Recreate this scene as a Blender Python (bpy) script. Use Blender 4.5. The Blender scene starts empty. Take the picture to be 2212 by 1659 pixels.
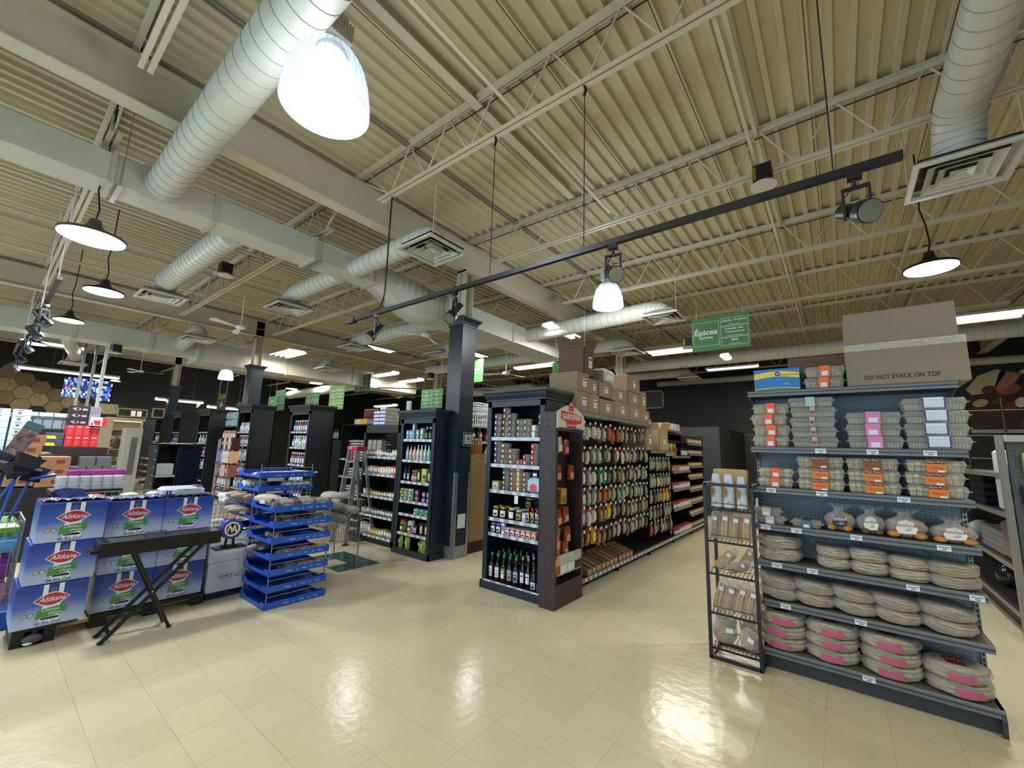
import bpy, math, random
from mathutils import Vector, Matrix
S = bpy.context.scene
COL = S.collection
PI = math.pi

# ---------------------------------------------------------------- camera
cd = bpy.data.cameras.new('camera')
cam = bpy.data.objects.new('camera', cd)
COL.objects.link(cam)
yaw, pit, rol = 0.6667272562801988, 0.15578312645996448, 0.029964424710266183
fw = Vector((-math.sin(yaw) * math.cos(pit), math.cos(yaw) * math.cos(pit), math.sin(pit)))
r0 = Vector((math.cos(yaw), math.sin(yaw), 0))
u0 = r0.cross(fw)
rr = math.cos(rol) * r0 + math.sin(rol) * u0
uu = -math.sin(rol) * r0 + math.cos(rol) * u0
cam.matrix_world = Matrix(((rr.x, uu.x, -fw.x, 0), (rr.y, uu.y, -fw.y, 0), (rr.z, uu.z, -fw.z, 1.5908), (0, 0, 0, 1)))
cd.sensor_width = 36
cd.lens = 895.68 / 2212 * 36
cd.clip_start = 0.02
cd.clip_end = 200
S.camera = cam

# ---------------------------------------------------------------- world, light, exposure
S.view_settings.view_transform = 'Standard'
S.view_settings.look = 'None'
S.view_settings.gamma = 1.0
S.view_settings.use_curve_mapping = False
S.view_settings.exposure = -0.75
W = bpy.data.worlds.new('world')
S.world = W
W.use_nodes = True
W.node_tree.nodes['Background'].inputs[0].default_value = (0.55, 0.75, 1.0, 1)
W.node_tree.nodes['Background'].inputs[1].default_value = 6.0
S.cycles.max_bounces = 6
S.cycles.diffuse_bounces = 3
S.cycles.glossy_bounces = 3
S.cycles.transmission_bounces = 3
S.cycles.transparent_max_bounces = 16
S.cycles.sample_clamp_indirect = 4.0
S.cycles.caustics_reflective = False
S.cycles.caustics_refractive = False

def lamp(kind, name, loc, power, color=(1, 1, 1), size=0.3, size_y=None, rot=(0, 0, 0), parent=None, spot=None):
    d = bpy.data.lights.new(name, kind)
    d.energy = power
    d.color = color
    if kind == 'AREA':
        d.shape = 'RECTANGLE' if size_y else 'DISK'
        d.size = size
        if size_y:
            d.size_y = size_y
    else:
        d.shadow_soft_size = size
    if kind == 'SPOT':
        d.spot_size = spot or 2.6
        d.spot_blend = 0.35
    o = bpy.data.objects.new(name, d)
    COL.objects.link(o)
    o.location = loc
    o.rotation_euler = rot
    if parent:
        o.parent = parent
    return o

# ---------------------------------------------------------------- materials
def srgb(c):
    if isinstance(c, str):
        c = tuple(int(c[i:i + 2], 16) / 255 for i in (0, 2, 4))
    return tuple(x / 12.92 if x <= 0.04045 else ((x + 0.055) / 1.055) ** 2.4 for x in c)

MATS = {}
def mat(name, col, rough=0.5, metal=0.0, emit=0.0, noise=0.0, nscale=8.0, bump=0.0, spec=0.5, coat=0.0, ecol=None, nstretch=None):
    if name in MATS:
        return MATS[name]
    m = bpy.data.materials.new(name)
    m.use_nodes = True
    nt = m.node_tree
    b = nt.nodes['Principled BSDF']
    c = srgb(col)
    b.inputs['Base Color'].default_value = (*c, 1)
    b.inputs['Roughness'].default_value = rough
    b.inputs['Metallic'].default_value = metal
    b.inputs['Specular IOR Level'].default_value = spec
    b.inputs['Coat Weight'].default_value = coat
    if emit:
        b.inputs['Emission Color'].default_value = (*(srgb(ecol) if ecol else c), 1)
        b.inputs['Emission Strength'].default_value = emit
    if noise or bump:
        tc = nt.nodes.new('ShaderNodeTexCoord')
        src = tc.outputs['Object']
        if nstretch:
            mp = nt.nodes.new('ShaderNodeMapping')
            mp.inputs['Scale'].default_value = nstretch
            nt.links.new(src, mp.inputs[0])
            src = mp.outputs[0]
        n = nt.nodes.new('ShaderNodeTexNoise')
        n.inputs['Scale'].default_value = nscale
        n.inputs['Detail'].default_value = 4
        nt.links.new(src, n.inputs['Vector'])
        if noise:
            r = nt.nodes.new('ShaderNodeValToRGB')
            r.color_ramp.elements[0].position = 0.3
            r.color_ramp.elements[1].position = 0.7
            r.color_ramp.elements[0].color = (*[x * (1 - noise) for x in c], 1)
            r.color_ramp.elements[1].color = (*[min(1, x * (1 + noise * .6)) for x in c], 1)
            nt.links.new(n.outputs['Fac'], r.inputs[0])
            nt.links.new(r.outputs[0], b.inputs['Base Color'])
        if bump:
            bp = nt.nodes.new('ShaderNodeBump')
            bp.inputs['Strength'].default_value = bump
            bp.inputs['Distance'].default_value = 0.01
            nt.links.new(n.outputs['Fac'], bp.inputs['Height'])
            nt.links.new(bp.outputs[0], b.inputs['Normal'])
    MATS[name] = m
    return m

def clear(name, tint='ffffff', fac=0.22, rough=0.12, bump=0.0, nscale=14):
    """thin clear plastic: see-through with a glossy film"""
    if name in MATS:
        return MATS[name]
    m = bpy.data.materials.new(name)
    m.use_nodes = True
    nt = m.node_tree
    nt.nodes.clear()
    out = nt.nodes.new('ShaderNodeOutputMaterial')
    tr = nt.nodes.new('ShaderNodeBsdfTransparent')
    tr.inputs[0].default_value = (*srgb(tint), 1)
    gl = nt.nodes.new('ShaderNodeBsdfPrincipled')
    gl.inputs['Base Color'].default_value = (*srgb(tint), 1)
    gl.inputs['Roughness'].default_value = rough
    gl.inputs['Specular IOR Level'].default_value = 1.0
    mx = nt.nodes.new('ShaderNodeMixShader')
    lw = nt.nodes.new('ShaderNodeLayerWeight')
    lw.inputs[0].default_value = 0.35
    ma = nt.nodes.new('ShaderNodeMath')
    ma.operation = 'MULTIPLY_ADD'
    ma.inputs[1].default_value = 0.55
    ma.inputs[2].default_value = fac
    nt.links.new(lw.outputs['Facing'], ma.inputs[0])
    nt.links.new(ma.outputs[0], mx.inputs[0])
    nt.links.new(tr.outputs[0], mx.inputs[1])
    nt.links.new(gl.outputs[0], mx.inputs[2])
    nt.links.new(mx.outputs[0], out.inputs[0])
    if bump:
        tc = nt.nodes.new('ShaderNodeTexCoord')
        n = nt.nodes.new('ShaderNodeTexNoise')
        n.inputs['Scale'].default_value = nscale
        n.inputs['Detail'].default_value = 5
        n.inputs['Distortion'].default_value = 1.5
        bp = nt.nodes.new('ShaderNodeBump')
        bp.inputs['Strength'].default_value = bump
        bp.inputs['Distance'].default_value = 0.02
        nt.links.new(tc.outputs['Object'], n.inputs['Vector'])
        nt.links.new(n.outputs['Fac'], bp.inputs['Height'])
        nt.links.new(bp.outputs[0], gl.inputs['Normal'])
        nt.links.new(bp.outputs[0], lw.inputs['Normal'])
    MATS[name] = m
    return m

# ---------------------------------------------------------------- mesh builder
class MB:
    def __init__(s):
        s.v = []; s.f = []; s.m = []; s.sm = []; s.mats = []
        s.M = None
    def mi(s, m):
        if m not in s.mats:
            s.mats.append(m)
        return s.mats.index(m)
    def add(s, vs, fs, m, smooth=False):
        b = len(s.v)
        if s.M is not None:
            vs = [s.M @ Vector(p) for p in vs]
        s.v += [tuple(p) for p in vs]
        k = s.mi(m)
        for f in fs:
            s.f.append([b + i for i in f]); s.m.append(k); s.sm.append(smooth)
        return s
    def box(s, x0, x1, y0, y1, z0, z1, m):
        return s.add([(x0, y0, z0), (x1, y0, z0), (x1, y1, z0), (x0, y1, z0), (x0, y0, z1), (x1, y0, z1), (x1, y1, z1), (x0, y1, z1)],
                     [(3, 2, 1, 0), (4, 5, 6, 7), (0, 1, 5, 4), (1, 2, 6, 5), (2, 3, 7, 6), (3, 0, 4, 7)], m)
    def bbox(s, x0, x1, y0, y1, z0, z1, m, c=0.01):
        """box with chamfered vertical and top edges"""
        c = min(c, (x1 - x0) * .45, (y1 - y0) * .45, (z1 - z0) * .45)
        def ring(i, z):
            return [(x0 + i, y0 + i + 0, z), (x1 - i, y0 + i, z), (x1 - i, y1 - i, z), (x0 + i, y1 - i, z)]
        rings = [ring(c, z0), ring(0, z0 + c), ring(0, z1 - c), ring(c, z1)]
        vs = [p for r in rings for p in r]
        fs = [(3, 2, 1, 0), (12, 13, 14, 15)]
        for k in range(3):
            for i in range(4):
                j = (i + 1) % 4
                fs.append((k * 4 + i, k * 4 + j, k * 4 + 4 + j, k * 4 + 4 + i))
        return s.add(vs, fs, m)
    def quad(s, a, b, c, d, m):
        return s.add([a, b, c, d], [(0, 1, 2, 3)], m)
    def prism(s, pts, axis, a, b, m, smooth=False):
        """pts: 2-D outline, extruded along axis from a to b. axis x: pts=(y,z); y: (x,z); z: (x,y)"""
        n = len(pts)
        def P(p, t):
            return {'x': (t, p[0], p[1]), 'y': (p[0], t, p[1]), 'z': (p[0], p[1], t)}[axis]
        vs = [P(p, a) for p in pts] + [P(p, b) for p in pts]
        fs = [tuple(range(n - 1, -1, -1)), tuple(range(n, 2 * n))]
        s.add(vs, fs, m)
        s.add(vs, [(i, (i + 1) % n, n + (i + 1) % n, n + i) for i in range(n)], m, smooth)
        return s
    def lathe(s, prof, m, n=16, c=(0, 0, 0), smooth=True, sx=1, sy=1, cap=True):
        """prof: list of (r,z)"""
        vs = []
        for r, z in prof:
            for i in range(n):
                a = 2 * PI * i / n
                vs.append((c[0] + r * sx * math.cos(a), c[1] + r * sy * math.sin(a), c[2] + z))
        fs = []
        for k in range(len(prof) - 1):
            for i in range(n):
                j = (i + 1) % n
                fs.append((k * n + i, k * n + j, (k + 1) * n + j, (k + 1) * n + i))
        s.add(vs, fs, m, smooth)
        if cap:
            s.add(vs[:n], [tuple(range(n - 1, -1, -1))], m)
            s.add(vs[-n:], [tuple(range(n))], m)
        return s
    def tube(s, pts, r, m, n=8, smooth=True, closed=False, rs=None):
        P = [Vector(p) for p in pts]
        N = len(P)
        vs = []
        prev = None
        for i in range(N):
            if closed:
                t = (P[(i + 1) % N] - P[i - 1])
            else:
                t = (P[min(i + 1, N - 1)] - P[max(i - 1, 0)])
            if t.length < 1e-9:
                t = Vector((0, 0, 1))
            t.normalize()
            if prev is None:
                a = Vector((0, 0, 1)) if abs(t.z) < .9 else Vector((1, 0, 0))
                u = t.cross(a).normalized()
            else:
                u = (prev - t * prev.dot(t))
                u = u.normalized() if u.length > 1e-6 else t.cross(Vector((0, 0, 1))).normalized()
            prev = u
            w = t.cross(u)
            q = rs[i] if rs else r
            for k in range(n):
                a = 2 * PI * (k + .5) / n
                vs.append(P[i] + (u * math.cos(a) + w * math.sin(a)) * q)
        fs = []
        for i in range(N if closed else N - 1):
            j = (i + 1) % N
            for k in range(n):
                l = (k + 1) % n
                fs.append((i * n + k, i * n + l, j * n + l, j * n + k))
        s.add(vs, fs, m, smooth)
        if not closed:
            s.add(vs[:n], [tuple(range(n - 1, -1, -1))], m)
            s.add(vs[-n:], [tuple(range(n))], m)
        return s
    def bar(s, a, b, w, h, m):
        """square bar from a to b"""
        A, B = Vector(a), Vector(b)
        t = (B - A).normalized()
        up = Vector((0, 0, 1)) if abs(t.z) < .95 else Vector((0, 1, 0))
        u = t.cross(up).normalized() * w / 2
        v = u.cross(t).normalized() * h / 2
        vs = [A - u - v, A + u - v, A + u + v, A - u + v, B - u - v, B + u - v, B + u + v, B - u + v]
        return s.add(vs, [(0, 3, 2, 1), (4, 5, 6, 7), (0, 1, 5, 4), (1, 2, 6, 5), (2, 3, 7, 6), (3, 0, 4, 7)], m)
    def ball(s, c, rx, ry, rz, m, n=8, k=5, jit=0, rnd=None):
        prof = []
        vs = []
        for i in range(k + 1):
            a = PI * i / k
            for j in range(n):
                b = 2 * PI * j / n
                q = 1 + (rnd.uniform(-jit, jit) if rnd else 0)
                vs.append((c[0] + rx * q * math.sin(a) * math.cos(b), c[1] + ry * q * math.sin(a) * math.sin(b), c[2] - rz * math.cos(a) * q))
        fs = []
        for i in range(k):
            for j in range(n):
                l = (j + 1) % n
                fs.append((i * n + j, i * n + l, (i + 1) * n + l, (i + 1) * n + j))
        return s.add(vs, fs, m, True)
    def sheet(s, fn, nu, nv, m, smooth=True):
        vs = [fn(i / nu, j / nv) for j in range(nv + 1) for i in range(nu + 1)]
        w = nu + 1
        return s.add(vs, [(j * w + i, j * w + i + 1, (j + 1) * w + i + 1, (j + 1) * w + i) for j in range(nv) for i in range(nu)], m, smooth)
    def text(s, t, size, m, at, right=(1, 0, 0), up=(0, 0, 1), align='CENTER', width=None, shear=0.0, bold=0.0, off=0.0006):
        key = (t, shear, bold)
        if key not in TXT:
            c = bpy.data.curves.new('t', 'FONT')
            c.body = t
            c.align_x = 'CENTER'
            c.align_y = 'CENTER'
            c.size = 1
            c.shear = shear
            c.offset = bold
            c.resolution_u = 2
            o = bpy.data.objects.new('t', c)
            me = o.to_mesh()
            TXT[key] = ([tuple(v.co) for v in me.vertices], [tuple(p.vertices) for p in me.polygons])
            o.to_mesh_clear()
            bpy.data.objects.remove(o)
            bpy.data.curves.remove(c)
        vs, fs = TXT[key]
        if not vs:
            return s
        xs = [v[0] for v in vs]
        w = max(xs) - min(xs)
        sx = size
        if width:
            sx = width / w
        R, U = Vector(right).normalized(), Vector(up).normalized()
        N = R.cross(U) * off
        A = Vector(at)
        dx = {'CENTER': 0, 'LEFT': -min(xs) * sx, 'RIGHT': -max(xs) * sx}[align]
        s.add([A + R * (v[0] * sx + dx) + U * v[1] * size + N for v in vs], fs, m)
        return s
    def build(s, name, parent=None, loc=None, rz=0):
        me = bpy.data.meshes.new(name)
        me.from_pydata([tuple(p) for p in s.v], [], s.f)
        for m in s.mats:
            me.materials.append(m)
        me.polygons.foreach_set('material_index', s.m)
        me.polygons.foreach_set('use_smooth', s.sm)
        me.update()
        o = bpy.data.objects.new(name, me)
        COL.objects.link(o)
        if parent:
            o.parent = parent
        if loc:
            o.location = loc
        if rz:
            o.rotation_euler.z = rz
        return o
TXT = {}

def tag(o, label=None, cat=None, group=None, kind=None):
    if label: o['label'] = label
    if cat: o['category'] = cat
    if group: o['group'] = group
    if kind: o['kind'] = kind
    return o
def root(name, label, cat, loc=(0, 0, 0), rz=0, group=None):
    o = bpy.data.objects.new(name, None)
    COL.objects.link(o)
    o.empty_display_size = .1
    o.location = loc
    o.rotation_euler.z = rz
    return tag(o, label, cat, group)
def dup(o, loc=None, rz=None, label=None, group=None, scale=None, rot=None):
    """a copy of a thing with copies of its parts and their sub-parts"""
    r = o.copy(); COL.objects.link(r)
    for ch in list(o.children):
        c = ch.copy(); COL.objects.link(c); c.parent = r
        for g in list(ch.children):
            d = g.copy(); COL.objects.link(d); d.parent = c
    if loc is not None: r.location = loc
    if rz is not None: r.rotation_euler = (0, 0, rz)
    if rot is not None: r.rotation_euler = rot
    if label: r['label'] = label
    if group: r['group'] = group
    if scale: r.scale = scale if isinstance(scale, tuple) else (scale,) * 3
    return r
class Once:
    """hands out the prototype first, then copies of it"""
    def __init__(s, make): s.make = make; s.o = None
    def __call__(s, loc, rz=0, label=None, group=None, scale=None, rot=None):
        if s.o is None:
            s.o = s.make()
            o = s.o
            o.location = loc
            o.rotation_euler = rot if rot is not None else (0, 0, rz)
            if label: o['label'] = label
            if group: o['group'] = group
            elif 'group' in o and group == '': del o['group']
            if scale: o.scale = scale if isinstance(scale, tuple) else (scale,) * 3
            return o
        return dup(s.o, loc, rz if rot is None else None, label, group, scale or 1.0, rot)
def struct(mb, name):
    return tag(mb.build(name), kind='structure')
R = random.Random(7)

black = mat('black_paint', '0d0e10', .45)
steel = mat('galvanised', 'a9abab', .4, .7, noise=.1)
chrome = mat('chrome', 'c8c8cc', .2, 1)
white = mat('white_plain', 'e8e8e6', .5)
paper = mat('paper', 'dfe3e8', .6)
ink = mat('ink', '1a1a1c', .5)
card = mat('cardboard', '9a8468', .85, noise=.06, nscale=5)
# ================================================================ LARGE LIGHTS (daylight through the shop front is the world itself)
CEIL = 4.95
cream = mat('cream_paint', 'c9c2aa', .55, noise=.05, nscale=3)
cream2 = mat('cream_deck', 'c2b897', .6, noise=.05, nscale=2)
duct_m = mat('duct_paint', 'c6c4b8', .42, noise=.05, nscale=4)
seam_m = mat('deck_seam', '4a4334', .7)
blackwall = mat('black_wall', '1b1c1d', .6, noise=.2, nscale=1.5)
tube_w = mat('lamp_tube', 'ffffff', .4, emit=14)
lens_w = mat('lamp_lens', 'fffdf4', .4, emit=6)
led_w = mat('led_disc', 'f4f8ff', .4, emit=22)
fix_w = mat('fixture_white', 'd8d6cc', .4)

def floor_mat():
    m = bpy.data.materials.new('vinyl_tile'); m.use_nodes = True
    nt = m.node_tree; b = nt.nodes['Principled BSDF']; L = nt.links.new
    tc = nt.nodes.new('ShaderNodeTexCoord')
    sp = nt.nodes.new('ShaderNodeSeparateXYZ'); L(tc.outputs['Object'], sp.inputs[0])
    def M(op, a, bb=None, c=None):
        n = nt.nodes.new('ShaderNodeMath'); n.operation = op
        for i, x in enumerate((a, bb, c)):
            if x is None: continue
            if isinstance(x, (int, float)): n.inputs[i].default_value = x
            else: L(x, n.inputs[i])
        return n.outputs[0]
    def line(axis, off):
        t = M('FRACT', M('DIVIDE', M('ADD', sp.outputs[axis], off), .3048))
        d = M('MINIMUM', t, M('SUBTRACT', 1.0, t))
        return M('LESS_THAN', d, .0042)
    n1 = nt.nodes.new('ShaderNodeTexNoise'); n1.inputs['Scale'].default_value = 1.7; n1.inputs['Detail'].default_value = 3
    L(tc.outputs['Object'], n1.inputs['Vector'])
    ln = M('MAXIMUM', line('X', 2.3193 + 30.48), line('Y', -2.4172 + 30.48))
    # seams vary between crisp and nearly closed
    ln = M('MULTIPLY', ln, M('MULTIPLY_ADD', n1.outputs['Fac'], 1.3, -.1))
    # tile-to-tile tone
    fl = nt.nodes.new('ShaderNodeCombineXYZ')
    L(M('FLOOR', M('DIVIDE', M('ADD', sp.outputs['X'], 2.3193 + 30.48), .3048)), fl.inputs[0])
    L(M('FLOOR', M('DIVIDE', M('ADD', sp.outputs['Y'], -2.4172 + 30.48), .3048)), fl.inputs[1])
    wn = nt.nodes.new('ShaderNodeTexWhiteNoise'); L(fl.outputs[0], wn.inputs[0])
    n2 = nt.nodes.new('ShaderNodeTexNoise'); n2.inputs['Scale'].default_value = 55; n2.inputs['Detail'].default_value = 5; n2.inputs['Roughness'].default_value = .7
    L(tc.outputs['Object'], n2.inputs['Vector'])
    val = M('ADD', M('MULTIPLY_ADD', wn.outputs[0], .06, .93), M('MULTIPLY_ADD', n2.outputs['Fac'], .16, -.08))
    val = M('ADD', val, M('MULTIPLY_ADD', n1.outputs['Fac'], .12, -.06))
    val = M('SUBTRACT', val, M('MULTIPLY', ln, .62))
    mx = nt.nodes.new('ShaderNodeMix'); mx.data_type = 'RGBA'; mx.blend_type = 'MULTIPLY'; mx.inputs[0].default_value = 1
    mx.inputs[6].default_value = (*srgb('d3c9a6'), 1)
    cb = nt.nodes.new('ShaderNodeCombineColor')
    for i in range(3): L(val, cb.inputs[i])
    L(cb.outputs[0], mx.inputs[7]); L(mx.outputs[2], b.inputs['Base Color'])
    L(M('MULTIPLY_ADD', n1.outputs['Fac'], .18, .10), b.inputs['Roughness'])
    n3 = nt.nodes.new('ShaderNodeTexNoise'); n3.inputs['Scale'].default_value = 16; n3.inputs['Detail'].default_value = 3
    L(tc.outputs['Object'], n3.inputs['Vector'])
    bp = nt.nodes.new('ShaderNodeBump'); bp.inputs['Strength'].default_value = .16; bp.inputs['Distance'].default_value = .01
    L(n3.outputs['Fac'], bp.inputs['Height']); L(bp.outputs[0], b.inputs['Normal'])
    b.inputs['Specular IOR Level'].default_value = .55
    return m
X0, X1, Y0, Y1 = -23.0, 6.0, -3.6, 16.0
struct(MB().box(X0, X1, Y0 - .2, Y1, -.2, 0, floor_mat()), 'floor')
green_t = mat('green_tile', '1f4a44', .22)
m = MB()
m.box(-5.98, -5.67, 3.03, 3.64, .0004, .001, green_t); m.box(-5.37, -5.06, 3.03, 3.64, .0004, .001, green_t); m.box(-5.67, -5.37, 3.33, 3.64, .0004, .001, green_t)
tag(m.build('floor_inlay'), kind='structure')

# ---------------------------------------------------------------- roof deck
def deck():
    b = MB()
    p = .1524
    xs = []
    k0 = int((X0 - .023) / p) - 1
    x = .023 + k0 * p
    prof = []
    while x < X1 + .1:
        prof += [(x - .022, 0), (x + .022, 0), (x + .036, .04), (x + p - .036, .04)]
        x += p
    vs = []; fs = []
    for (px, pz) in prof:
        vs += [(px, Y0 - .2, CEIL + pz), (px, Y1 + .2, CEIL + pz)]
    for i in range(len(prof) - 1):
        fs.append((2 * i, 2 * i + 1, 2 * i + 3, 2 * i + 2))
    b.add(vs, fs, cream2)
    k = int((X0 - .023) / .9144)
    x = .023 + k * .9144
    while x < X1:
        b.box(x - .004, x + .004, Y0, Y1, CEIL - .002, CEIL + .001, seam_m)
        x += .9144
    return b
d = deck(); d.box(X0, X1, Y0 - .2, Y1 + .2, CEIL + .06, CEIL + .12, cream2); struct(d, 'ceiling')

# ---------------------------------------------------------------- walls
struct(MB().box(X0 - .15, X0, Y0 - .2, Y1 + .2, 0, CEIL + .1, blackwall), 'wall_left')
struct(MB().box(X0, X1, Y1, Y1 + .15, 0, CEIL + .1, blackwall), 'wall_back')
struct(MB().box(X1, X1 + .15, Y0 - .2, Y1 + .2, 0, CEIL + .1, blackwall), 'wall_right')
w = MB()   # shop front with a long window band and an entrance
wf = mat('front_wall', 'b9b2a0', .6)
w.box(X0, -17, Y0 - .2, Y0, 0, CEIL, wf); w.box(4.4, X1, Y0 - .2, Y0, 0, CEIL, wf)
w.box(-17, 4.4, Y0 - .2, Y0, 3.1, CEIL, wf); w.box(-17, 4.4, Y0 - .2, Y0, 0, .35, wf)
struct(w, 'wall_front')
alu = mat('window_frame', '3a3c3e', .4, .5)
w = MB()
k = 0
x = -17.0
while x < 4.5:
    w.box(x - .03, x + .03, Y0 - .14, Y0 - .06, .35, 3.1, alu); x += 1.783
w.box(-17, 4.4, Y0 - .14, Y0 - .06, .35, .41, alu); w.box(-17, 4.4, Y0 - .14, Y0 - .06, 3.04, 3.1, alu)
w1 = struct(w, 'window_1')
MB().box(-17, 4.4, Y0 - .105, Y0 - .095, .4, 3.05, clear('window_glass', 'eef4f4', .03, .02)).build('pane', w1)
# low black box room with a door at the end of the spice aisle
br = MB(); br.box(-7.2, -2.5, 12.2, Y1, 0, 2.35, mat('box_room', '2a2e30', .55)); struct(br, 'wall_1')
dr = MB(); dk = mat('door_black', '26282a', .5)
dr.box(-2.75, -1.8, Y1 - .06, Y1, 0, 2.25, dk); dr.box(-2.83, -2.75, Y1 - .1, Y1, 0, 2.33, mat('door_frame', '3a3b3c', .5)); dr.box(-2.83, -1.72, Y1 - .1, Y1, 2.25, 2.33, mat('door_frame', '', .5))
dd = struct(dr, 'door_1')
MB().box(-2.05, -1.9, Y1 - .075, Y1 - .06, 1.35, 1.5, mat('red_notice', 'c8503c', .6)).build('sign_plate', dd)
# return-air grille
g = MB(); g.box(-6.1, -5.2, Y1 - .04, Y1, 3.35, 3.95, mat('grille_grey', '55574f', .6))
for a, b_, c_, d_ in ((-6.15, -5.15, 3.95, 4.0), (-6.15, -5.15, 3.3, 3.35), (-6.15, -6.1, 3.3, 4.0), (-5.2, -5.15, 3.3, 4.0)):
    g.box(a, b_, Y1 - .06, Y1, c_, d_, mat('grille_frame', 'a9a594', .5))
tag(g.build('air_grille'), 'square return air grille with a pale frame high on the black end wall', 'grille')

# ---------------------------------------------------------------- steel: girders, joists, columns
def girder(x, y0, y1):
    b = MB()
    b.box(x - .09, x + .09, y0, y1, 4.44, 4.455, cream); b.box(x - .09, x + .09, y0, y1, 4.865, 4.88, cream)
    b.box(x - .006, x + .006, y0, y1, 4.45, 4.87, cream)
    for yy in JY:
        b.box(x - .05, x + .05, yy - .05, yy + .05, 4.88, 4.94, cream)
    return b
JY = [-1.65, .41, 2.54, 4.55, 6.72, 8.88, 11.0, 13.1, 15.3]
for gx in (-4.62, -12.38, -20.1, 3.14):
    struct(girder(gx, Y0, Y1), 'ceiling_beam')
dark_gap = mat('dark_cable', '1c1b19', .6)
def joist(x0, x1, y):
    b = MB()
    for s in (-1, 1):
        b.box(x0, x1, y + s * .012 - (.04 if s < 0 else 0), y + s * .012 + (.04 if s > 0 else 0), 4.94, 4.948, cream)
        b.box(x0, x1, y + s * .012 - .003, y + s * .012 + .003, 4.895, 4.945, cream)
        b.box(x0 + .55, x1 - .55, y + s * .012 - (.035 if s < 0 else 0), y + s * .012 + (.035 if s > 0 else 0), 4.43, 4.437, cream)
        b.box(x0 + .55, x1 - .55, y + s * .012 - .003, y + s * .012 + .003, 4.437, 4.475, cream)
    n = round((x1 - x0 - 1.5) / .6)
    xs = [x0 + .28, x0 + .75] + [x0 + .75 + (x1 - x0 - 1.5) * i / n for i in range(1, n)] + [x1 - .75, x1 - .28]
    top = xs[0]
    for i in range(1, len(xs) - 1):
        mid = (xs[i] + xs[i + 1]) / 2 if i < len(xs) - 2 else xs[-1]
        b.tube([(top, y, 4.9), (xs[i] - .02, y, 4.455)], .0095, cream, 5)
        b.tube([(xs[i] + .02, y, 4.455), (mid - (.02 if i < len(xs) - 2 else 0), y, 4.9)], .0095, cream, 5)
        top = mid + .02
    b.tube([(x0 + .04, y, 4.91), (x0 + .75, y, 4.455)], .012, cream, 5); b.tube([(x1 - .04, y, 4.91), (x1 - .75, y, 4.455)], .012, cream, 5)
    # cable runs lying on the top chord
    if y in (2.54, 4.55, 6.72):
        b.tube([(x0 + .1, y + .03, 4.87), (x0 + 2, y + .045, 4.865), ((x0 + x1) / 2, y + .03, 4.87), (x1 - .2, y + .04, 4.87)], .007, dark_gap, 5)
    return b
for (a, c) in ((-20.1, -12.38), (-12.38, -4.62), (-4.62, 3.14)):
    for y in JY:
        struct(joist(a, c, y), 'ceiling_beam')
b = MB()
for x in (3.2,):
    for y in JY: b.box(3.14, X1, y - .03, y + .03, 4.88, 4.95, cream)
for y in JY: b.box(X0, -20.1, y - .03, y + .03, 4.88, 4.95, cream); b.box(X0, -20.6, y - .03, y + .03, 4.43, 4.48, cream)
struct(b, 'ceiling_beam')
# bridging angles, conduits and sprinkler pipe up under the deck
b = MB()
for x in (-2.01,): b.bar((x, Y0, 4.49), (x, 4.5, 4.49), .035, .006, cream)
b.bar((-2.55, -3, 4.9), (-2.55, 4.4, 4.9), .09, .02, cream)
for x in (-.45, -8.2, -9.9, -16.2, 1.05): b.bar((x, Y0, 4.905), (x, Y1, 4.905), .035, .03, cream)
for x in (-.45, -8.2, -16.2): b.bar((x, Y0, 4.47), (x, Y1, 4.47), .03, .03, cream)
for x in (-3.55, -3.6, 1.35): b.tube([(x, Y0, 4.925), (x, Y1, 4.925)], .012, mat('conduit', '8c8878', .5), 6)
for x in (-7.3, -10.3, -18): b.tube([(x, Y0, 4.6), (x, Y1, 4.6)], .022, cream, 8)
tag(b.build('ceiling_trim'), kind='structure')

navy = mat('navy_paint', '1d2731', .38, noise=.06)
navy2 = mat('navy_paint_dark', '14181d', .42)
def column(x, y, clad=True, h=3.6):
    b = MB()
    b.box(x - .1, x + .1, y - .1, y - .09, 0, 4.44, cream); b.box(x - .1, x + .1, y + .09, y + .1, 0, 4.44, cream)
    b.box(x - .006, x + .006, y - .1, y + .1, 0, 4.87, cream); b.box(x - .1, x + .1, y - .1, y + .1, 4.41, 4.44, cream)
    o = struct(b, 'column')
    if clad:
        c = MB()
        w = .15
        c.box(x - w, x + w, y - w, y + w, 0, h - .12, navy)
        c.box(x - w - .012, x + w + .012, y - w - .012, y + w + .012, h - .14, h - .11, navy)
        pr = [(w + .012, h - .11), (w + .025, h - .07), (w + .055, h - .04), (w + .07, h - .02), (w + .07, h)]
        for i in range(4):
            (a, z0), (a2, z1) = pr[i], pr[i + 1]
            vs = []
            for q, z in ((a, z0), (a2, z1)):
                vs += [(x - q, y - q, z), (x + q, y - q, z), (x + q, y + q, z), (x - q, y + q, z)]
            c.add(vs, [(0, 1, 5, 4), (1, 2, 6, 5), (2, 3, 7, 6), (3, 0, 4, 7)], navy)
        c.box(x - w - .07, x + w + .07, y - w - .07, y + w + .07, h - .001, h, navy)
        c.build('cladding', o)
    return o
c0 = column(-4.64, 4.58, h=3.62)
b = MB()   # steel kick plate and corner guards on the clad column
b.box(-4.795, -4.485, 4.425, 4.735, 0, .17, steel)
for (x, y) in ((-4.485, 4.425), (-4.485, 4.735), (-4.795, 4.425)):
    b.box(x - .045 if x > -4.6 else x - .004, x + .004 if x > -4.6 else x + .045, y - .004 if y < 4.6 else y, y if y < 4.6 else y + .004, .02, 1.22, steel)
    b.box(x if x > -4.6 else x - .004, x + .004 if x > -4.6 else x, y - .004 if y < 4.6 else y - .045, y + .045 if y < 4.6 else y + .004, .02, 1.22, steel)
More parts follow.
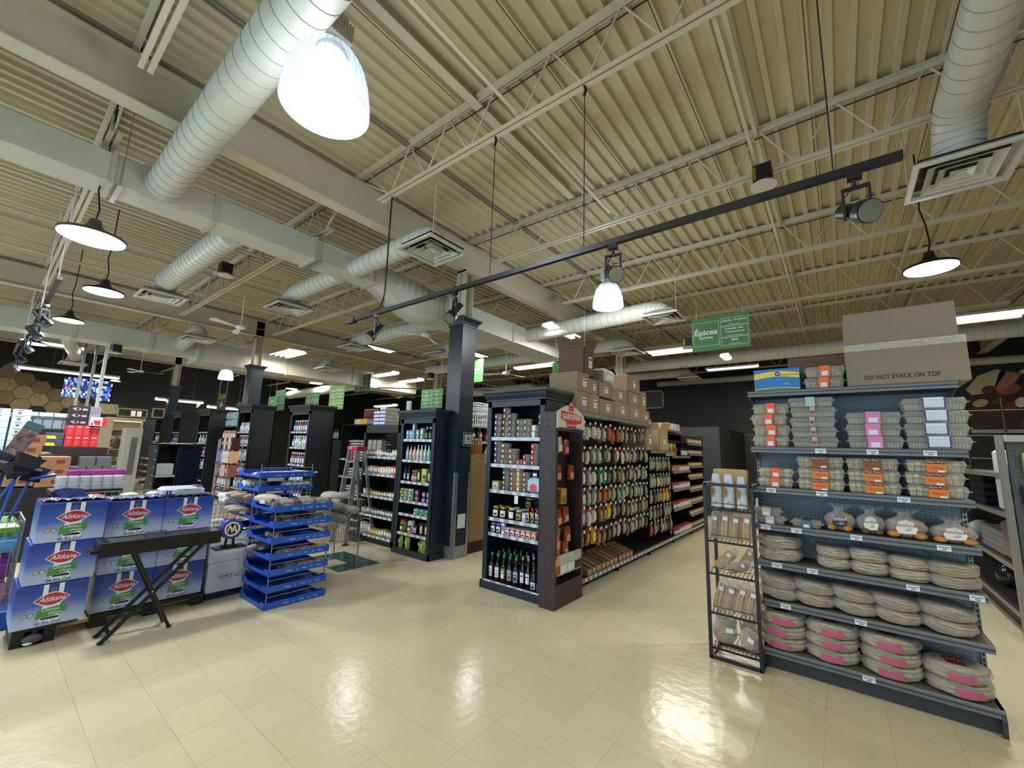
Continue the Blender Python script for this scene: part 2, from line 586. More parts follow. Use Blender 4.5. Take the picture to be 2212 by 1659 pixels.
b.build('corner_guard', c0)
MB().box(-4.482, -4.478, 4.5, 4.66, .42, .62, paper).build('notice', c0)
column(-12.38, 4.42, h=3.62)
column(-20.1, 4.45, h=3.6)
column(-4.72, 10.95, False); column(-12.38, 10.95, h=3.6)

# ---------------------------------------------------------------- ducts
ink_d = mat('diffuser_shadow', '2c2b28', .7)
def diffuser(b, x, y, z, s=.3):
    """four-way ceiling diffuser seen from below: stepped square cones"""
    rings = [(s, 0), (s * .86, .0), (s * .82, .05)]
    def fr(a, za, c, zc, m):
        vs = []
        for q, zz in ((a, za), (c, zc)):
            vs += [(x - q, y - q, z + zz), (x + q, y - q, z + zz), (x + q, y + q, z + zz), (x - q, y + q, z + zz)]
        b.add(vs, [(0, 1, 5, 4), (1, 2, 6, 5), (2, 3, 7, 6), (3, 0, 4, 7)], m)
    fr(s, 0, s * .88, .0, duct_m); fr(s * .88, 0, s * .84, .03, duct_m)
    fr(s, 0, s, .02, duct_m); fr(s, .02, s * .5, .14, duct_m)
    for k, q in enumerate((.66, .44, .22)):
        fr(s * q * 1.06, .0, s * (q - .16) * 1.0, .05 if k < 2 else .02, duct_m)
        fr(s * q * 1.06, .0, s * q * 1.06, .006, duct_m)
    q = s * .88
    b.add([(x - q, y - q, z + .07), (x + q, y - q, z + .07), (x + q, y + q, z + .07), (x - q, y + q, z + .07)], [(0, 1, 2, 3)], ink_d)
    b.add([(x - .03, y - .03, z + .012), (x + .03, y - .03, z + .012), (x + .03, y + .03, z + .012), (x - .03, y + .03, z + .012)], [(0, 1, 2, 3)], duct_m)
def round_duct(name, label, pts, r, diff=None, seam=.14, loc_label=None, collar=None, group=None, s=.3):
    """spiral duct along pts; elbow into a diffuser at diff=(x,y,z)"""
    t = root(name, label, 'duct', pts[0], group=group)
    o = Vector(pts[0])
    b = MB()
    P = [Vector(p) - o for p in pts]
    b.tube(P, r, duct_m, 20)
    for i in range(len(P) - 1):
        L = (P[i + 1] - P[i]).length
        d = (P[i + 1] - P[i]).normalized()
        k = int(L / seam)
        for j in range(1, k):
            c = P[i] + d * seam * j
            b.tube([c - d * .003, c + d * .003], r + .003, mat('duct_seam', '9b998c', .5), 20)
    if collar:
        ax = collar
        e = r + .02
        if ax == 'x': b.box(-.012, .012, -e, e, -e, e, duct_m)
        else: b.box(-e, e, -.012, .012, -e, e, duct_m)
    b.build('duct_body', t)
    if diff:
        D = Vector(diff) - o
        e = P[-1]
        d = (P[-1] - P[-2]).normalized()
        Rb = D.z - e.z
        h = Vector((D.x - e.x, D.y - e.y, 0))
        rad = max(h.length, .2)
        arc = []
        top = e.z
        for k in range(7):
            a = PI / 2 * k / 6
            arc.append(e + h.normalized() * rad * math.sin(a) + Vector((0, 0, -1)) * min(rad, top - D.z - .1) * (1 - math.cos(a)))
        arc.append(Vector((D.x, D.y, D.z + .1)))
        b2 = MB(); b2.tube(arc, r, duct_m, 20)
        for c0_, c1_ in zip(arc[1:-1], arc[2:]):
            dd_ = (c1_ - c0_).normalized()
            b2.tube([c0_ - dd_ * .004, c0_ + dd_ * .004], r + .004, mat('duct_seam', '', .5), 20)
        b2.build('elbow', t)
        b3 = MB(); diffuser(b3, D.x, D.y, D.z, s); b3.build('diffuser', t)
        for sx in (-1, 1): MB().tube([(D.x + sx * s * .9, D.y - sx * s * .8, D.z + .02), (D.x + sx * s * .9, D.y - sx * s * .8, CEIL - o.z)], .004, duct_m, 5).build('hanger', t)
    return t
# main rectangular duct with its S-bend and lower run
t = root('main_air_duct', 'long rectangular cream air duct with a curved drop, beside the roof girder', 'duct', (-5.55, 0, 4.03))
b = MB(); b.box(-.18, .19, Y0 + .1, 3.42, 0, .29, duct_m); b.build('duct_body', t)
b = MB()
n = 12
for i in range(n):
    a, c = i / n, (i + 1) / n
    vs = []
    for q in (a, c):
        y = 3.42 + q * 1.15
        drop = -.31 * (q * q * (3 - 2 * q))
        w = .19 + .36 * q * q * (3 - 2 * q); wl = -.18 + .1 * q
        bulge = -.12 * math.sin(PI * q)
        vs += [(wl, y, drop + bulge), (w, y, drop + bulge), (w, y, drop + .29 + .08 * q), (wl, y, drop + .29 + .08 * q)]
    b.add(vs, [(0, 1, 5, 4), (1, 2, 6, 5), (2, 3, 7, 6), (3, 0, 4, 7)], duct_m, True)
b.build('duct_bend', t)
b = MB(); b.box(-.08, .55, 4.57, 8.3, -.31, .06, duct_m); b.build('lower_duct', t)
fl = mat('duct_flange', 'b9b6a8', .4)
for y in (-1.2, .45, 1.3, 2.45, 3.4): MB().box(-.205, .215, y - .02, y + .02, -.022, .31, fl).build('joint_flange', t)
for y in (4.58, 6.35, 8.28): MB().box(-.105, .575, y - .02, y + .02, -.335, .085, fl).build('joint_flange', t)
for y in (-1, .45, 2.45): b = MB(); b.box(-.24, .24, y + .05, y + .09, -.03, -.02, steel); b.tube([(.22, y + .07, -.02), (.22, y + .07, .9)], .004, steel, 5); b.build('hanger', t)
round_duct('spiral_air_duct', 'bright round spiral duct running from the main duct over the glass lamp', [(-5.36, .836, 4.17), (-3.4, .836, 4.17), (1.6, .836, 4.17)], .155, collar='x')
round_duct('spiral_air_duct', 'short round duct with a square diffuser in front of the clad column', [(-5.36, 3.03, 4.1), (-3.82, 3.03, 4.1)], .13, (-3.63, 3.02, 3.87), collar='x')
round_duct('spiral_air_duct', 'round branch duct ending in a diffuser behind the main duct, near the ceiling fan', [(-5.73, 1.6, 4.12), (-8.3, 1.55, 4.12)], .155, (-8.62, 1.55, 3.87))
round_duct('spiral_air_duct', 'round branch duct with seams, ending in a diffuser right of the ceiling fan', [(-5.73, 3.02, 4.12), (-7.1, 3.02, 4.12)], .135, (-7.36, 3.02, 3.87))
round_duct('spiral_air_duct', 'round branch duct whose diffuser hangs behind the dropped black track end', [(-5.6, 5.3, 4.0), (-8.7, 5.3, 4.05)], .14, (-9.0, 5.3, 3.87))
round_duct('spiral_air_duct', 'round branch duct passing behind the clad column top', [(-5.6, 6.9, 3.98), (-7.4, 6.88, 4.0)], .14, (-7.72, 6.88, 3.87))
round_duct('spiral_air_duct', 'long round duct under the lit glass lamp, bending down to a diffuser', [(-5.0, 6.9, 3.98), (-2.55, 6.95, 4.06)], .15, (-2.2, 6.95, 3.87))
round_duct('spiral_air_duct', 'round duct with a white box joint above the stacked cartons', [(-10.6, 9.0, 4.1), (-4.05, 9.0, 4.1)], .15, (-3.7, 9.0, 3.87))
b = MB(); b.box(-6.35, -5.75, 8.8, 9.2, 3.93, 4.3, mat('box_white', 'dad8ce', .4)); tag(b.build('duct_box'), 'white sheet metal box around the round duct above the cartons', 'duct box')
round_duct('spiral_air_duct', 'yellow-lit round duct running straight across behind the green spices sign', [(-5.2, 11.75, 4.1), (5.8, 11.75, 4.1)], .15)
round_duct('spiral_air_duct', 'round duct with a diffuser below the yellow-lit duct near the black end wall', [(-6.5, 13.2, 4.08), (-3.75, 13.2, 4.08)], .13, (-3.45, 13.2, 3.87))
tag(MB().tube([(-5.3, 15.75, 4.2), (5.8, 15.75, 4.2)], .1, cream, 16).build('round_pipe'), 'cream pipe running along the top of the black end wall', 'pipe')
round_duct('spiral_air_duct', 'large round duct dropping to a square diffuser beside the black track end', [(.93, .2, 4.33), (.93, 4.2, 4.33)], .155, (.93, 4.55, 3.87), s=.31)
# second main duct near the far grocery walls
t = root('main_air_duct', 'far rectangular cream air duct crossing above the tall black cabinets', 'duct', (-13.3, 0, 3.72))
b = MB(); b.box(-.25, .3, Y0 + .1, 3.2, 0, .42, duct_m); b.build('duct_body', t)
b = MB(); b.box(-.35, .45, 3.2, 10.3, -.12, .42, duct_m); b.build('lower_duct', t)
for y in (-.6, 1.0, 2.3): MB().box(-.28, .33, y - .03, y + .03, -.03, .45, fl).build('joint_flange', t)
for y in (3.25, 5.4, 7.6): MB().box(-.38, .48, y - .03, y + .03, -.15, .45, fl).build('joint_flange', t)
round_duct('spiral_air_duct', 'round duct rising to a diffuser left of the hexagon cladding screens', [(-13.6, .9, 4.0), (-17.9, 1.5, 4.0)], .16, (-18.3, 1.5, 3.75))
round_duct('spiral_air_duct', 'round duct elbow and diffuser behind the ceiling fan', [(-13.0, 2.9, 3.98), (-11.5, 2.8, 4.05)], .16, (-11.2, 2.75, 3.8))
round_duct('spiral_air_duct', 'round duct crossing behind the tall black column', [(-13.0, 6.5, 3.95), (-12.2, 6.3, 4.0)], .15, (-11.9, 6.2, 3.78))
round_duct('spiral_air_duct', 'round duct over the far green aisle signs', [(-19.8, 8.6, 3.75), (-14.0, 8.6, 3.8)], .18, (-20.1, 8.6, 3.5) and None)
round_duct('spiral_air_duct', 'far round duct above the endcap cartons with a pale cone diffuser', [(-12.6, 12.9, 3.95), (-9.4, 12.9, 3.95)], .18, (-9.0, 12.9, 3.7))

# ---------------------------------------------------------------- lamps
def fixture(x, y, z, ax, n, label, power=30, tubes=True, L=1.2, group=None, col=(1, .93, .78)):
    t = root('strip_light', label, 'ceiling light', (x, y, z), 0 if ax == 'x' else PI / 2, group)
    b = MB()
    W_ = .14 * n
    b.prism([(-W_, .0), (-W_ * .8, .05), (-.04, .07), (.04, .07), (W_ * .8, .05), (W_, .0), (W_, .012), (W_ * .8, .062), (-W_ * .8, .062), (-W_, .012)], 'x', -L / 2, L / 2, fix_w)
    b.build('housing', t)
    b = MB()
    if tubes:
        for i in range(round(2 * n)):
            yy = -W_ + W_ * 2 * (i + .5) / round(2 * n)
            b = MB(); b.tube([(-L / 2 + .03, yy, .022), (L / 2 - .03, yy, .022)], .016, tube_w, 6); b.build('tube', t)
    else:
        b.prism([(-W_ * .85, .03), (-W_ * .8, -.02), (-W_ * .5, -.045), (W_ * .5, -.045), (W_ * .8, -.02), (W_ * .85, .03)], 'x', -L / 2, L / 2, lens_w)
        b.build('lens', t)
    for s in (-.4, .4): MB().tube([(s, 0, .05), (s, 0, CEIL - z)], .003, steel, 4).build('suspension', t)
    lamp('AREA', 'strip_glow', (0, 0, -.06), power, col, L, W_ * 2, (0, 0, 0), t)
    return t
cool = (.95, .97, 1)
fixture(-9.05, 5.84, 4.0, 'y', 1, 'narrow twin tube light behind the black spotlight track', 85, col=cool)
fixture(-4.31, 7.14, 4.0, 'y', 1, 'twin tube light below the long round duct, right of the clad column', 80, col=cool)
fixture(-7.33, 7.55, 4.0, 'y', 1, 'tube light half hidden by the navy column, above the green sign', 80, col=cool)
fixture(-11.9, 4.98, 4.0, 'x', 2, 'wide four tube light glowing beside the second black column', 90)
fixture(-2.8, 9.9, 4.0, 'x', 2, 'yellowish tube light just left of the green spices sign', 130, L=1.5)
fixture(-6.9, 9.8, 4.02, 'x', 1.4, 'wrapped lens light above the stacked cartons', 60, False, 1.3)
fixture(-2.2, 12.6, 3.98, 'x', 1.2, 'lit strip light hanging between joists before the black end wall', 60, L=1.3)
fixture(-12.1, 8.35, 4.0, 'x', 1.2, 'small bright light right of the far branch duct', 60, False, 1.1, col=cool)
fixture(-12.3, 9.6, 3.98, 'x', 1.2, 'lower of two bright lights beyond the dark sign', 50, False, 1.1)
fixture(1.9, 9.9, 3.95, 'x', 2, 'tube light peeking out behind the large do not stack carton', 120, L=1.2)
fixture(-16.5, .95, 4.0, 'y', 2, 'double tube light behind the left spotlight bar', 120, col=(1, .9, .95))
fixture(-20.6, 4.8, 3.1, 'y', 1.2, 'suspended strip light before the black wall right of the screens', 45, False, 1.5, col=(1, .97, .9))
fixture(-20.4, 6.4, 2.95, 'y', 1.2, 'suspended strip light above the black cabinet tops', 45, False, 1.4, col=(1, .97, .9))
fixture(-17.8, 12.4, 3.55, 'x', 1.2, 'far strip light in front of the black wall, low under the ducts', 45, False, 1.6)
fixture(-19.8, 1.6, 3.65, 'y', 1, 'long strip light over the hexagon cladding', 35, False, 2.4)
fixture(-2.0, 10.9, 3.95, 'y', .8, 'small round white light glowing under the green spices sign', 30, False, .35)

prism_g = clear('prismatic_glass', 'eef6ff', .35, .1, .35, 60)
cast = mat('cast_ballast', 'cfcab8', .5, noise=.1)
hot = mat('lamp_core', 'f4fbff', .3, emit=12)
def high_bay(x, y, z, r, label, power):
    t = root('high_bay_lamp', label, 'ceiling lamp', (x, y, z))
    b = MB()
    prof = [(r, 0), (r * .99, r * .25), (r * .93, r * .7), (r * .8, r * 1.15), (r * .58, r * 1.5), (r * .3, r * 1.62)]
    b.lathe(prof, prism_g, 32, cap=False)
    for k in range(32):
        a = 2 * PI * k / 32
        b.tube([((q + .002) * math.cos(a), (q + .002) * math.sin(a), h) for q, h in prof], .0022, prism_g, 4)
    b.tube([(r * math.cos(2 * PI * i / 32), r * math.sin(2 * PI * i / 32), 0) for i in range(32)], .006, prism_g, 6, closed=True)
    b.build('glass_shade', t)
    b = MB(); b.lathe([(.01, r * .12), (r * .62, r * .12), (r * .72, r * .5), (r * .6, r * 1.1), (r * .25, r * 1.5), (.01, r * 1.55)], hot, 20, cap=False); b.build('bulb', t)
    b = MB(); z0 = r * 1.6
    b.lathe([(r * .34, z0 - .03), (r * .36, z0), (r * .3, z0 + .03), (r * .2, z0 + .05)], cast, 16)
    b.bbox(-r * .38, r * .38, -r * .3, r * .3, z0 + .05, z0 + .19, cast, .012)
    for i in range(9): b.box(-r * .4, r * .4, -r * .3 + i * r * .075 - .003, -r * .3 + i * r * .075 + .003, z0 + .06, z0 + .2, cast)
    b.bbox(-r * .3, r * .3, -r * .2, r * .2, z0 + .19, z0 + .26, cast, .01)
    b.build('ballast_housing', t)
    b = MB(); b.tube([(0, 0, z0 + .25), (0, 0, z0 + .3), (.012, 0, z0 + .33), (0, 0, z0 + .36), (0, 0, CEIL - z)], .008, steel, 6)
    b.build('hook', t)
    l = lamp('POINT', 'bulb_glow', (0, 0, r * .1 - .05), power, (.93, .97, 1), r * .8, parent=t)
    return t
high_bay(-2.45, 1.085, 3.72, .265, 'large glowing ribbed glass high bay lamp hanging beside the spiral duct', 150)
high_bay(-2.72, 5.85, 3.86, .235, 'lit bell shaped glass high bay lamp hanging below the spotlight track', 190)
high_bay(-18.3, 5.55, 3.9, .25, 'small distant glass high bay lamp left of the second black column', 60)

def disc_light(x, y, z, r, label, power, shade=True):
    t = root('led_disc_lamp', label, 'ceiling lamp', (x, y, z))
    dk = mat('lamp_brown', '4a4238', .5)
    b = MB(); b.lathe([(r * 1.02, .005), (r, .03), (r * .6, .06), (r * .32, .1), (r * .2, .15), (r * .18, .19)], dk if shade else black, 24); b.build('lamp_housing', t)
    b = MB(); b.lathe([(r * .96, .0), (r * .96, .006)], led_w, 24); b.build('diffuser_disc', t)
    b = MB(); b.tube([(0, 0, .19), (.02, .01, .3), (.0, -.02, .5), (-.03, .0, .7), (-.01, .0, .9), (-.015, 0, CEIL - z)], .008, black, 6); b.build('cord', t)
    lamp('AREA', 'disc_glow', (0, 0, -.02), power, (.92, .96, 1), r * 1.8, parent=t)
    lamp('POINT', 'disc_halo', (0, 0, -.12), power * .12, (.92, .96, 1), .1, parent=t)
    return t
disc_light(-5.55, .42, 3.48, .25, 'brown shaded round lamp on a black cord under the big cream duct', 110)
disc_light(-8.1, .83, 3.62, .22, 'glowing disc lamp on a wavy cord left of the first square diffuser', 190, False)
disc_light(-10.6, .72, 3.6, .2, 'smaller glowing disc lamp beside the left spotlight bar', 130, False)
disc_light(-14.2, .5, 3.62, .22, 'disc lamp glaring at the foot of the left spotlight bar', 120, False)
disc_light(.9, 5.95, 3.6, .22, 'glowing disc lamp on a cord above the do not stack carton', 110, False)
disc_light(-16.6, 8.2, 4.0, .25, 'far disc lamp glowing above the green aisle signs', 80, False)
disc_light(-19.3, 8.45, 3.98, .25, 'farther disc lamp beside the brightest one over the aisle signs', 80, False)
for (x, y) in ((-20.3, 2.3), (-20.0, 2.75)):
    disc_light(x, y, 3.55, .14, 'one of a pair of small lamps above the wall screens', 30, False)['group'] = 'small lamps above the wall screens'
# rows of fittings above and behind the viewer
fixture(-1.2, -1.9, 4.1, 'x', 2, 'tube light behind the viewer near the shop front', 110)
fixture(-7.5, -1.9, 4.1, 'x', 2, 'tube light over the checkouts by the shop front', 110)
fixture(2.6, 2.2, 4.1, 'x', 2, 'tube light over the side aisle', 110)

# ---------------------------------------------------------------- spotlight tracks
tk = mat('track_black', '15171a', .4)
t = root('spotlight_track', 'long black lighting track hung on thin cables across the store', 'lighting track', (0, 2.56, 3.05))
b = MB(); b.box(-4.44, .345, -.018, .018, -.02, .02, tk); b.build('track_rail', t)
b = MB(); b.box(-4.55, -4.4, -.028, .028, -.035, .015, tk); b.tube([(-4.55, 0, -.01), (-4.62, 0, -.02)], .01, tk, 6); b.build('end_connector', t)
for x in (-2.3, -1.38, .08):
    b = MB(); b.tube([(x, 0, .02), (x + .005, 0, CEIL - 3.05 if x > -.5 else 1.39)], .004, tk, 5)
    if x < -.5: b.tube([(x, 0, 1.3), (x + .015, 0, 1.34), (x, 0, 1.4)], .012, tk, 6)
    b.build('cable', t)
b = MB(); b.tube([(-3.85, 0, 1.39), (-3.85, 0, .1), (-3.86, 0, .02)], .004, tk, 5); b.tube([(-3.87, .01, 1.39), (-3.84, -.01, 1.0), (-3.86, .01, .5), (-3.85, 0, .2), (-3.9, 0, .06), (-4.1, 0, .03)], .009, tk, 6); b.build('power_cord', t)
spot_g = mat('spot_glass', '9a9a92', .15, .6)
def spot_head(big=False):
    def mk():
        t = root('track_spotlight', '', 'spotlight')
        b = MB(); b.box(-.03, .03, -.02, .02, -.035, 0, tk); b.tube([(0, 0, -.03), (0, 0, -.07)], .012, tk, 8); b.build('track_adapter', t)
        b = MB()
        for s in (-.052, .052): b.bar((s, 0, -.09), (s, 0, -.24), .012, .02, tk)
        b.bar((-.058, 0, -.08), (.058, 0, -.08), .02, .014, tk); b.build('yoke', t)
        b = MB()
        d = Vector((.35, -.55, -.76)).normalized() if not big else Vector((.45, -.75, -.5)).normalized()
        c = Vector((0, 0, -.21))
        b.tube([c - d * .13, c - d * .12, c + d * .02, c + d * .03, c + d * .09], .04, tk, 16, rs=[.03, .04, .042, .055, .058]); b.build('lamp_can', t)
        b = MB(); b.tube([c + d * .085, c + d * .095], .053, spot_g, 16); b.build('lens', t)
        b = MB(); b.tube([(0, .02, -.05), (-.05, .05, -.1), tuple(c - d * .1 + Vector((-.03, .03, .03))), tuple(c - d * .12)], .004, tk, 5); b.build('cord', t)
        return t
    return mk
sp = Once(spot_head()); sb = Once(spot_head(True))
sb((.16, 2.56, 3.03), 0, 'black yoke spotlight at the high end of the long track')
sb((-1.15, 2.56, 3.03), .15, 'black yoke spotlight directly above the bell shaped glass lamp')
sp((-2.72, 2.56, 3.03), -.5, 'black spotlight hanging in front of the white column top')
sp((-3.98, 2.56, 3.03), -.7, 'black spotlight near the low end of the long track')
# left spotlight bar, seen nearly end-on
t = root('spotlight_track', 'steep black spotlight bar hung near the roof truss, seen nearly end-on', 'lighting track', (-6.6, .32, 3.3))
b = MB(); b.box(-8.2, 0, -.022, .022, -.02, .02, tk); b.build('track_rail', t)
for x in (-.2, -2.4, -6): MB().tube([(x, 0, .02), (x, 0, 1.6)], .008, white, 5).build('cable', t)
for i, (x, lb) in enumerate(((-8.0, 'white backed spotlight topmost on the left spotlight bar'), (-9.3, 'second spotlight down the left spotlight bar'), (-10.9, 'third spotlight down the left spotlight bar'), (-12.6, 'fourth spotlight, beside the pink-lit tubes'), (-14.6, 'lowest spotlight on the left spotlight bar'))):
    sp((x, .32, 3.28), 2.4, lb)
# far thin track
tag(MB().bar((-9.9, 6.6, 3.15), (-5.2, 9.8, 3.12), .03, .03, tk).build('spotlight_track'), 'thin dark track sloping behind the green pasta sign', 'lighting track')
tag(MB().bar((-9.4, 12.0, 3.5), (-5.2, 12.0, 3.5), .03, .03, tk).build('spotlight_track'), 'far short dark track above the bottle shelves', 'lighting track')

# speakers under the joists
def speaker():
    t = root('ceiling_speaker', '', 'speaker')
    b = MB(); b.box(-.08, .08, -.08, .08, .02, .2, black); b.box(-.082, -.05, -.085, -.08, .04, .18, mat('brass', 'a08a40', .4, .8)); b.build('speaker_can', t)
    b = MB(); b.lathe([(.115, 0), (.115, .012), (.09, .03)], mat('speaker_grille', 'cfcdc4', .6), 24); b.build('grille', t)
    return t
sk = Once(speaker)
sk((-.4, 4.42, 4.22), 0, 'round white speaker with a black can, above the long track')
sk((-7.62, 2.1, 4.22), 0, 'speaker with a black can under the truss left of the fan')
sk((-13.0, 1.7, 3.5), .2, 'small black speaker beside the hanging cable by the screens')
sk((-2.3, 8.75, 3.75), .2, 'speaker right of the diffuser above the stacked cartons')
sk((-9.6, 8.2, 3.6), .2, 'small black speaker left of the green rice sign')

# ceiling fans
def fan():
    t = root('ceiling_fan', '', 'fan')
    b = MB(); b.lathe([(.05, 0), (.1, .02), (.11, .06), (.05, .09)], white, 16); b.build('motor', t)
    for k in range(3):
        a = 2 * PI * k / 3 + .5
        b = MB(); u = Vector((math.cos(a), math.sin(a), 0)); v = Vector((-u.y, u.x, .3))
        b.add([tuple(u * .1 - v * .02 + Vector((0, 0, .03))), tuple(u * .1 + v * .02 + Vector((0, 0, .03))), tuple(u * .62 + v * .07 + Vector((0, 0, .03))), tuple(u * .68 + Vector((0, 0, .03))), tuple(u * .62 - v * .07 + Vector((0, 0, .03)))], [(0, 1, 2, 3, 4)], white)
        b.add([tuple(u * .1 - v * .02 + Vector((0, 0, .036))), tuple(u * .1 + v * .02 + Vector((0, 0, .036))), tuple(u * .62 + v * .07 + Vector((0, 0, .036))), tuple(u * .68 + Vector((0, 0, .036))), tuple(u * .62 - v * .07 + Vector((0, 0, .036)))], [(4, 3, 2, 1, 0)], white)
        b.build('blade', t)
    MB().tube([(0, 0, .08), (0, 0, .75)], .012, white, 8).build('downrod', t)
    return t
fn = Once(fan)
fn((-9.9, 3.15, 3.95), .4, 'white three blade ceiling fan left of the second black column')
fn((-6.35, 5.25, 3.75), 1.6, 'white ceiling fan partly behind the navy column')
fn((-6.9, 8.5, 3.55), .9, 'ceiling fan in front of the wrapped lens light')
fn((-19.9, 3.35, 3.95), .9, 'far ceiling fan above the black wall right of the screens')
fn((-15.5, 11.6, 3.75), .2, 'distant white fan behind the tall black bookcase')
# ================================================================ BREAD GONDOLA (right)
grey = mat('gondola_grey', '6f7173', .45, .2)
greyd = mat('gondola_dark', '3a3b3c', .5, .1)
peg_m = mat('pegboard_grey', '7f868c', .5)
GX0, GX1, GY = -.58, .66, 3.98
LV = [.15, .49, .78, 1.06, 1.35, 1.67, 2.13]
t = root('shelf_gondola', 'grey metal shelving unit stacked with flatbreads and pastry boxes', 'shelving', (0, 0, 0))
b = MB()
b.box(GX0, GX1, 4.36, 4.38, .1, 2.1, peg_m)
for i in range(42):
    for zc in LV[:-1]:
        for k in range(11):
            z = zc + .06 + k * .0254
            if z < 2.05: b.box(GX0 + .05 + i * .0275, GX0 + .056 + i * .0275, 4.357, 4.36, z, z + .006, black)
b.build('pegboard', t)
for x in (GX0 - .012, GX1 - .012):
    b = MB(); b.box(x, x + .024, 4.34, 4.42, .02, 2.12, mat('upright_steel', '8d8a80', .45, .3))
    for k in range(58): b.box(x + .006, x + .018, 4.336, 4.34, .15 + k * .034, .17 + k * .034, black)
    for k in range(58):
        sx = x + .025 if x > 0 else x - .001
        b.box(sx, sx + .001, 4.355, 4.385, .15 + k * .034, .168 + k * .034, black)
    b.build('upright', t)
b = MB()
b.box(GX0, GX1, 4.0, 4.02, 0, .1, greyd)
for x in (GX0, GX1 - .02): b.prism([(3.95, 0), (3.99, 0), (4.36, .0), (4.36, .15), (3.95, .15), (3.93, .1)], 'x', x, x + .02, greyd)
b.build('base', t)
for i, z in enumerate(LV):
    b = MB(); y0 = GY if i else GY - .04
    b.box(GX0, GX1, y0 + .02, 4.36, z - .012, z, mat('shelf_pan', '58564f', .6))
    if i == 6:
        for k in range(4): b.box(GX0, GX1, y0 + .05 + k * .09, y0 + .09 + k * .09, z - .03, z - .012, greyd)
    b.prism([(y0, z - .045), (y0 + .012, z - .045), (y0 + .016, z - .02), (y0 + .02, z - .004), (y0 + .02, z), (y0 + .006, z + .002), (y0, z - .006)], 'x', GX0, GX1, grey)
    b.box(GX0, GX1, y0 - .003, y0, z - .026, z - .018, greyd)
    for x in (GX0, GX1 - .004): b.prism([(y0 + .03, z - .03), (4.36, z - .12), (4.36, z), (y0 + .03, z)], 'x', x, x + .004, grey)
    b.build('shelf', t)
def price_tag(parent, x, y, z, w=.066, h=.034):
    b = MB(); b.box(x - w / 2, x + w / 2, y - .003, y, z - h / 2, z + h / 2, paper)
    b.box(x - w * .4, x + w * .4, y - .0036, y - .003, z + h * .05, z + h * .22, mat('tag_blue', '56688a', .6)); b.box(x - w * .15, x + w * .2, y - .0036, y - .003, z - h * .3, z - h * .15, ink)
    return b.build('price_tag', parent)
for x, z in ((-.114, 1.647), (.187, 1.647), (.482, 1.647), (-.455, 1.327), (-.129, 1.327), (.324, 1.327), (-.509, 1.037), (-.305, 1.037), (.05, 1.037), (.491, 1.037), (-.449, .757), (-.224, .757), (.32, .757), (.61, .757), (-.409, .467), (.031, .467), (.046, .127)):
    price_tag(t, x, GY - .003 - (.04 if z < .14 else 0), z)

film = clear('film', 'f4f4f0', .16, .1, .5, 30)
film2 = clear('film_loose', 'f4f4f0', .1, .08, .7, 26)
tray_c = clear('clear_tray', 'f6f6f2', .2, .12, .2, 60)
puri = mat('hollow_biscuit', 'b59a6c', .7, noise=.25, nscale=18)
puri2 = mat('pale_biscuit', 'cdb780', .7, noise=.2, nscale=18)
pastry = mat('brown_pastry', '7a5230', .7, noise=.3, nscale=25)

